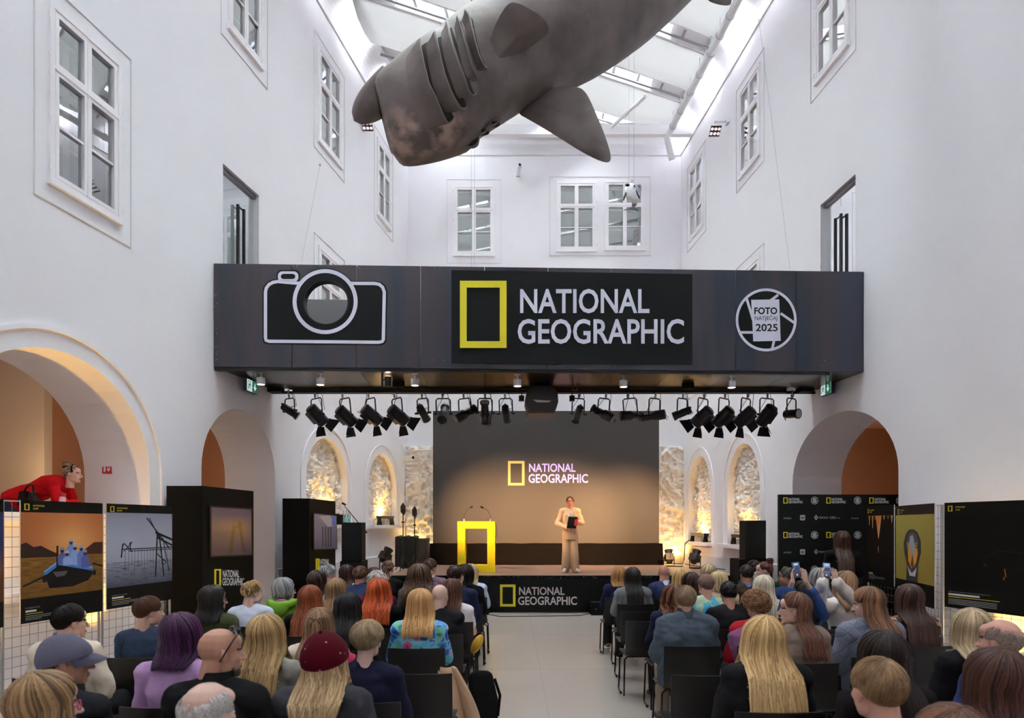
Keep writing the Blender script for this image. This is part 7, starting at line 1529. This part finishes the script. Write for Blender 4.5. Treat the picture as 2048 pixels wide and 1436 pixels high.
def _quilt(nt, out):
    p = nt.nodes.new('ShaderNodeBsdfPrincipled'); nt.links.new(p.outputs[0], out.inputs[0]); p.inputs['Roughness'].default_value = .7; p.inputs['Base Color'].default_value = lin((116,122,142))
    tc = nt.nodes.new('ShaderNodeTexCoord'); mp = nt.nodes.new('ShaderNodeMapping'); mp.inputs['Rotation'].default_value = (0, R(45), 0); mp.inputs['Scale'].default_value = (13,13,13)
    ch = nt.nodes.new('ShaderNodeTexBrick'); ch.inputs['Scale'].default_value = 1; ch.offset = 0; ch.inputs['Mortar Size'].default_value = .06; ch.inputs['Mortar Smooth'].default_value = 1; ch.inputs['Brick Width'].default_value = 1; ch.inputs['Row Height'].default_value = 1
    sw = nt.nodes.new('ShaderNodeSeparateXYZ'); cb = nt.nodes.new('ShaderNodeCombineXYZ'); nt.links.new(tc.outputs['Object'], mp.inputs[0]); nt.links.new(mp.outputs[0], sw.inputs[0]); nt.links.new(sw.outputs[0], cb.inputs[0]); nt.links.new(sw.outputs[2], cb.inputs[1]); nt.links.new(cb.outputs[0], ch.inputs['Vector'])
    bp = nt.nodes.new('ShaderNodeBump'); bp.inputs['Strength'].default_value = .6; bp.inputs['Distance'].default_value = .02; bp.invert = True; nt.links.new(ch.outputs['Fac'], bp.inputs['Height']); nt.links.new(bp.outputs[0], p.inputs['Normal'])
pp(1735,1174,5.4,'person with a glossy brown bob in a quilted blue grey jacket', h('bob', ((74,46,30),(160,112,76)), L=.24, vol=1.12, flare=1.2, n=280, lim=98), dict(m=nodes_mat('quilted_blue_grey', _quilt), o=.034, wr=.006), yaw=52, pitch=-10, skin=SK3, wf=1.08)
def _dfl(nt, out):
    p = nt.nodes.new('ShaderNodeBsdfPrincipled'); nt.links.new(p.outputs[0], out.inputs[0]); p.inputs['Roughness'].default_value = .6
    tc = nt.nodes.new('ShaderNodeTexCoord'); v = nt.nodes.new('ShaderNodeTexVoronoi'); v.inputs['Scale'].default_value = 30; nt.links.new(tc.outputs['Object'], v.inputs['Vector']); sp = nt.nodes.new('ShaderNodeSeparateColor'); nt.links.new(v.outputs['Color'], sp.inputs[0])
    r = nt.nodes.new('ShaderNodeValToRGB'); r.color_ramp.interpolation = 'CONSTANT'; e = r.color_ramp.elements; e[0].color = lin((58,32,26)); e[1].position = .55; e[1].color = lin((150,86,40))
    for ps, c in ((.72,(96,52,34)),(.86,(196,150,112))): q = e.new(ps); q.color = lin(c)
    nt.links.new(sp.outputs[0], r.inputs[0]); nt.links.new(r.outputs[0], p.inputs['Base Color'])
pp(1818,1168,5.9,'person with long dark brown hair in a brown floral blouse', h('long', ((38,24,20),(92,60,46)), L=.40, vol=1.08, flare=1.14, n=220), dict(m=nodes_mat('brown_floral_print', _dfl), o=.018), yaw=10, skin=SK1)
pp(1765,1259,3.4,'person with long black brown hair behind the sandy haired head', h('long', ((20,13,12),(56,36,32)), L=.50, vol=1.10, flare=1.15, n=220), T_((36,32,34)), yaw=6, skin=SK1)
pp(1757,1309,2.6,'person with short sandy hair in black at the bottom edge', h('crop', SAND, n=900, vol=1.05), T_((26,26,28), o=.02), yaw=12, male=True, skin=(220,166,142), wf=1.05)
pp(1945,1216,4.3,'person with long pale blonde hair in a black jacket', h('long', ASH, L=.30, vol=1.08, flare=1.2, n=240), T_((28,28,32), o=.028), yaw=-22, skin=SK3)
r_, M_, J_, s_ = pp(2003,1237,3.7,'balding person with pink scalp at the right frame edge', h('fringe', ((150,126,110),(206,184,168)), n=320), T_((52,66,110), o=.018), yaw=30, male=True, skin=(222,164,146), hairtop=.004)
pp(1992,1296,2.75,'person with dark reddish brown hair in a blue top', h('long', ((40,22,18),(96,56,44)), L=.34, vol=1.14, flare=1.15, n=240), T_((50,66,112), o=.02), yaw=16, skin=SK1)
pp(1905,1409,2.0,'person at the bottom edge with only brown crown showing', h('bob', ((74,46,34),(140,94,66)), L=.2, vol=1.05, n=160), T_((50,46,46)), yaw=0, skin=SK1)
# empty chairs
for x, Z, l in ((1282,7.95,'empty black chair at the aisle, second behind the grey blazer'), (1296,7.15,'empty black chair at the aisle just before the auburn curls'), (1411,4.6,'empty black chair beside the long honey blonde hair'), (836,4.65,'empty black chair between floral jacket and navy top'), (1687,6.3,'empty black chair before the quilted jacket')): chair(P(x,0,Z).x, Z+.2, l)
# belongings
mb = MB(); c = P(968,0,6.35); c.z = 0
eloft(mb, [(c+Vector((0,0,.01)),.13,.09), (c+Vector((0,0,.12)),.15,.11), (c+Vector((-.02,0,.30)),.13,.09), (c+Vector((-.03,0,.44)),.11,.05), (c+Vector((-.03,0,.47)),.06,.02)], (1,0,0)); e = empty('backpack', c, 'black backpack on the floor at the left edge of the aisle', 'bag'); me = remesh(mb, .02, 2); o = child('bag_body', me, [fab((28,28,30))], None); o.parent = e; o.matrix_parent_inverse = Matrix.Translation(-c)
mb = MB(); mb.tube([c+Vector((.10,-.04,.40)), c+Vector((.15,-.06,.25)), c+Vector((.13,-.05,.06))], .015, 6); o = mb.build('strap', BLKT, None, smooth=True); o.parent = e; o.matrix_parent_inverse = Matrix.Translation(-c)
mb = MB(); k = P(897,0,5.62); rows = []
for j in range(15):
    v = j/14; wd = .17+.10*math.sin(v*2.6); rows.append([Vector((k.x-.03+.15*v+wd*(u-.4), k.y-.02-.10*math.sin(v*3)*.4+.045*math.sin(u*11+v*2)*(.3+v), .66-.50*v+.012*math.sin(u*9+v*4)-.03*abs(u-.5))) for u in [i/18 for i in range(19)]])
mb.loft(rows, caps=False, closed=False); o = mb.build('cardigan', fab((206,172,140), .9, .10, 12), smooth=True, fix=False); sm = o.modifiers.new('thickness', 'SOLIDIFY'); sm.thickness = .025; tag(o, 'beige knitted cardigan hanging off the chair beside the aisle', 'cardigan')
mb = MB(); c = P(953,0,6.9); mb.ball(Vector((c.x,c.y+.1,.60)), (.05,.05,.11), Matrix.Rotation(.5,3,'Y')); tag(mb.build('yellow_pouch', mat('mustard_fabric', (214,166,52), .8), smooth=True), 'mustard yellow pouch on the lap beside the aisle', 'pouch')
mb = MB(); c = P(1330,0,4.6); c.z = 0; eloft(mb, [(c+Vector((0,0,.01)),.16,.10), (c+Vector((0,0,.14)),.19,.12), (c+Vector((0,0,.28)),.13,.09), (c+Vector((.02,0,.33)),.06,.04)], (1,0,0)); me = remesh(mb, .02, 2); o = child('tote_bag', me, [mat('plum_cream_stripe', (86,66,74), .8, noise_amt=.5, noise_scale=5, stretch=(1,1,6))], None); tag(o, 'plum bag with cream stripes on the floor by the right aisle', 'bag')
# ---------------------------------------------------------------- standing people
def standing(x, yfoot, ytop, Z, z0): return None
# presenter on the stage
Z = 15.08; p = P(1140,0,Z); root = empty('person', (p.x, Z, SZ), 'presenter in a cream trouser suit standing on the stage with a clipboard', 'person', rz=math.pi); s = .985
J = dict(pelvis=(0,0,.92), chest=(0,.0,1.22), neck=(0,-.01,1.40), head=(0,.02,1.555), shL=(-.165,-.01,1.345), shR=(.165,-.01,1.345), elL=(-.265,.02,1.09), elR=(.275,.0,1.08), wrL=(-.10,.20,1.10), wrR=(.085,.19,.98), hipL=(-.085,0,.88), hipR=(.085,0,.88), knL=(-.095,.03,.48), knR=(.09,.03,.48), anL=(-.115,.0,.085), anR=(.10,.0,.085), toL=(-.17,.13,.045), toR=(.145,.13,.045), wide=.045)
SUIT = fab((206,174,142), .8, .05, 10)
HP = {'L': (Vector((.95,.1,.05)), Vector((0,1,.15)), (.5,.55,.6,.6)), 'R': (Vector((-.9,.1,-.35)), Vector((0,1,.3)), (.4,.5,.55,.6))}
Mh = figure(root, J, -6, -4, 0, s, False, skinmat((226,158,130)), h('short', ((74,50,42),(140,104,90)), vol=1.06, n=420), dict(m=SUIT, o=.020, low=.14, name='jacket', cuff=.008), SUIT, [mat('white_trainer', (214,206,196), .6), mat('cream_sole', (220,210,180), .6)], HP, .0062, .98, random.Random(5), False)
def frontpanel(name, pts, m, y=.0, root=root, th=.004):
    mb = MB(); mb.slab([Vector(q) for q in pts], (0,th,0)); o = mb.build(name, m, None); o.parent = root; return o
frontpanel('blouse', [(-.052,.128,1.07),(.052,.128,1.07),(.058,.13,1.26),(.038,.095,1.385),(-.038,.095,1.385),(-.058,.13,1.26)], mat('black_white_print', (224,224,220), .7, noise_amt=.75, noise_scale=26))
for sg in (1,-1): frontpanel('lapel', [(sg*.050,.134,1.07),(sg*.085,.130,1.10),(sg*.115,.128,1.25),(sg*.095,.115,1.29),(sg*.10,.10,1.33),(sg*.05,.075,1.405),(sg*.036,.092,1.385),(sg*.056,.132,1.26)], SUIT)
for sg in (1,-1): mb = MB(); mb.slab([Vector(q) for q in ((0,.082,1.395),(sg*.045,.07,1.41),(sg*.05,.092,1.36),(sg*.02,.108,1.345))], (0,.006,0)); o = mb.build('shirt_collar', mat('printed_collar', (206,190,120), .7), None); o.parent = root
# clipboard and red phone held before her
def onroot(v): return Matrix.Translation((p.x, Z, SZ)) @ Matrix.Rotation(math.pi, 4, 'Z') @ Vector(v)
mb = MB(); cc = [(-.145,.245,1.225),(.052,.245,1.235),(.095,.235,.985),(-.105,.235,.972)]; mb.slab([onroot(q) for q in cc], onroot((0,.012,0))-onroot((0,0,0))); e = empty('clipboard', onroot((-.02,.24,1.1)), 'black clipboard held in front by the presenter on stage', 'clipboard'); mb.build('board', BLACK, e)
mb = MB(); mb.slab([onroot(q) for q in ((-.085,.258,1.238),(-.005,.258,1.242),(-.005,.258,1.224),(-.085,.258,1.220))], onroot((0,.008,0))-onroot((0,0,0))); mb.build('clip', GREYM, e)
mb = MB(); mb.slab([onroot(q) for q in ((-.150,.262,1.17),(-.085,.262,1.175),(-.065,.262,1.035),(-.132,.262,1.03))], onroot((0,.010,0))-onroot((0,0,0))); tag(mb.build('phone', mat('red_phone_case', (226,40,56), .4)), 'red phone held against the clipboard on stage', 'phone')
for k, (a, b) in enumerate((('elL','wrL'),('elR','wrR'))): pass
# standing listener before the sponsor wall
Z = 9.75; p = P(1684,0,Z); Hh = EYE-(1064-HOR)*Z/F; root = empty('person', (p.x, Z, 0), 'standing person with long dark hair in black before the sponsor wall', 'person', rz=R(-14)); s = Hh/1.70
J = {k: tuple(Vector(v)*s) for k, v in dict(pelvis=(0,0,.94), chest=(0,-.01,1.24), neck=(0,-.02,1.43), head=(0,.015,1.58), shL=(-.165,-.02,1.37), shR=(.165,-.02,1.37), elL=(-.22,.02,1.10), elR=(.22,.02,1.10), wrL=(-.12,.20,1.14), wrR=(.12,.20,1.14), hipL=(-.09,0,.9), hipR=(.09,0,.9), knL=(-.09,.02,.49), knR=(.09,.02,.49), anL=(-.10,-.01,.085), anR=(.10,-.01,.085), toL=(-.12,.12,.04), toR=(.12,.12,.04)).items()}; J['hs'] = 1.36
figure(root, J, 10, 0, 0, s, False, skinmat(SK1), h('long', ((40,24,20),(98,62,48)), L=.52, vol=1.02, flare=1.0, n=190), dict(m=fab((24,24,26)), o=.016, low=.06), DKTR, SHO, LAPH, .0085, .95, random.Random(7), True)
# gallery listener leaning on the parapet in the left arch
c = P(143,950,9.0); gx = LW(uL(8.75), GZ, -1.05); rt0 = math.atan2(-1, .166)
root = empty('person', (gx.x-.30, gx.y, GZ), 'person in a red hoodie leaning forward over the left gallery parapet', 'person', rz=R(-84)); s = .98
Mi = (Matrix.Translation(root.location) @ Matrix.Rotation(R(-84), 4, 'Z')).inverted()
hd = Mi @ P(146,949,8.75); d = hd
J = dict(head=tuple(hd), neck=tuple(hd+Vector((0,-.125,-.085))), chest=tuple(hd+Vector((0,-.30,-.155))), pelvis=tuple(hd+Vector((.02,-.68,-.34))))
nk = Vector(J['neck']); pv = Vector(J['pelvis'])
J.update(shL=tuple(nk+Vector((-.165,-.03,-.05))), shR=tuple(nk+Vector((.165,-.03,-.05))), elL=tuple(nk+Vector((-.21,.04,-.29))), elR=tuple(nk+Vector((.21,.05,-.29))), wrL=tuple(nk+Vector((-.05,.16,-.30))), wrR=tuple(nk+Vector((.06,.18,-.30))),
 hipL=tuple(pv+Vector((-.09,-.03,-.03))), hipR=tuple(pv+Vector((.09,-.03,-.03))), knL=(-.09+pv.x,pv.y+.02,.47), knR=(.09+pv.x,pv.y+.02,.47), anL=(-.1+pv.x,pv.y-.02,.085), anR=(.1+pv.x,pv.y-.02,.085), toL=(-.12+pv.x,pv.y+.11,.04), toR=(.12+pv.x,pv.y+.11,.04))
HB_ = {'L': (Vector((.8,.5,0)), Vector((0,0,1)), (.2,.25,.3,.3)), 'R': (Vector((-.8,.5,0)), Vector((0,0,1)), (.2,.25,.3,.3))}
REDF = fab((214,24,34), .8, .06)
Mh = figure(root, J, 0, 2, 0, s, False, skinmat((226,182,162)), h('bun', ((96,72,54),(196,170,140))), dict(m=REDF, o=.024, hood=True, wr=.014, name='hoodie'), fab((60,72,100)), SHO, HB_, .0062, 1.0, random.Random(9), False)
mb = MB(); mb.tube([Mh @ q for q in [Vector((.088*math.cos(a), .03-.02*math.sin(a), .018+.105*math.sin(a))) for a in [math.pi*i/16 for i in range(17)]]], .010, 8); mb.ball(Mh @ Vector((0,-.07,.10)), (.055,.055,.018), Mh.to_3x3()); lchild('headband', mb, [BLKT], root)
# her bag, bottle and board on the parapet
q0 = P(57,995,8.35); q0.z = 1.96; e = empty('handbag', q0, 'black handbag with raised strap on the left gallery parapet', 'bag')
mb = MB(); k = 8.35/F; f_ = lambda x, y, dy=0: Vector(((x-CX)*k, 8.35+dy, EYE+(HOR-y)*k))
mb = MB(); mb.loft([[f_(x,y,dy) for x, y in ((40,1012),(42,1000),(45,984),(52,982),(55,996),(62,997),(64,984),(68,985),(73,998),(74,1012))] for dy in (-.06,.06)]); o = mb.build('bag_body', mat('black_leather', (30,31,34), .4), e)
mb = MB(); mb.tube([f_(48,984), f_(53,974), f_(60,969), f_(66,971), f_(67,985)], .012, 8); mb.build('strap', mat('black_leather', (30,31,34), .4), e, smooth=True)
q0 = P(125,1000,8.3); q0.z = 1.96; mb = MB(); mb.tube([q0, q0+Vector((0,0,.16)), q0+Vector((0,0,.19)), q0+Vector((0,0,.205))], [.037,.037,.033,.028], 14); o = mb.build('drink_bottle', mat('pale_pink_bottle', (224,190,196), .3), smooth=True); tag(o, 'bottle with red cap on the left gallery parapet', 'bottle'); mb = MB(); mb.cyl(q0+Vector((0,0,.205)), q0+Vector((0,0,.25)), .038, n=16); mb.build('cap', mat('red_cap', (200,30,40), .4), o)
bpy.data.scenes.remove(wsc)
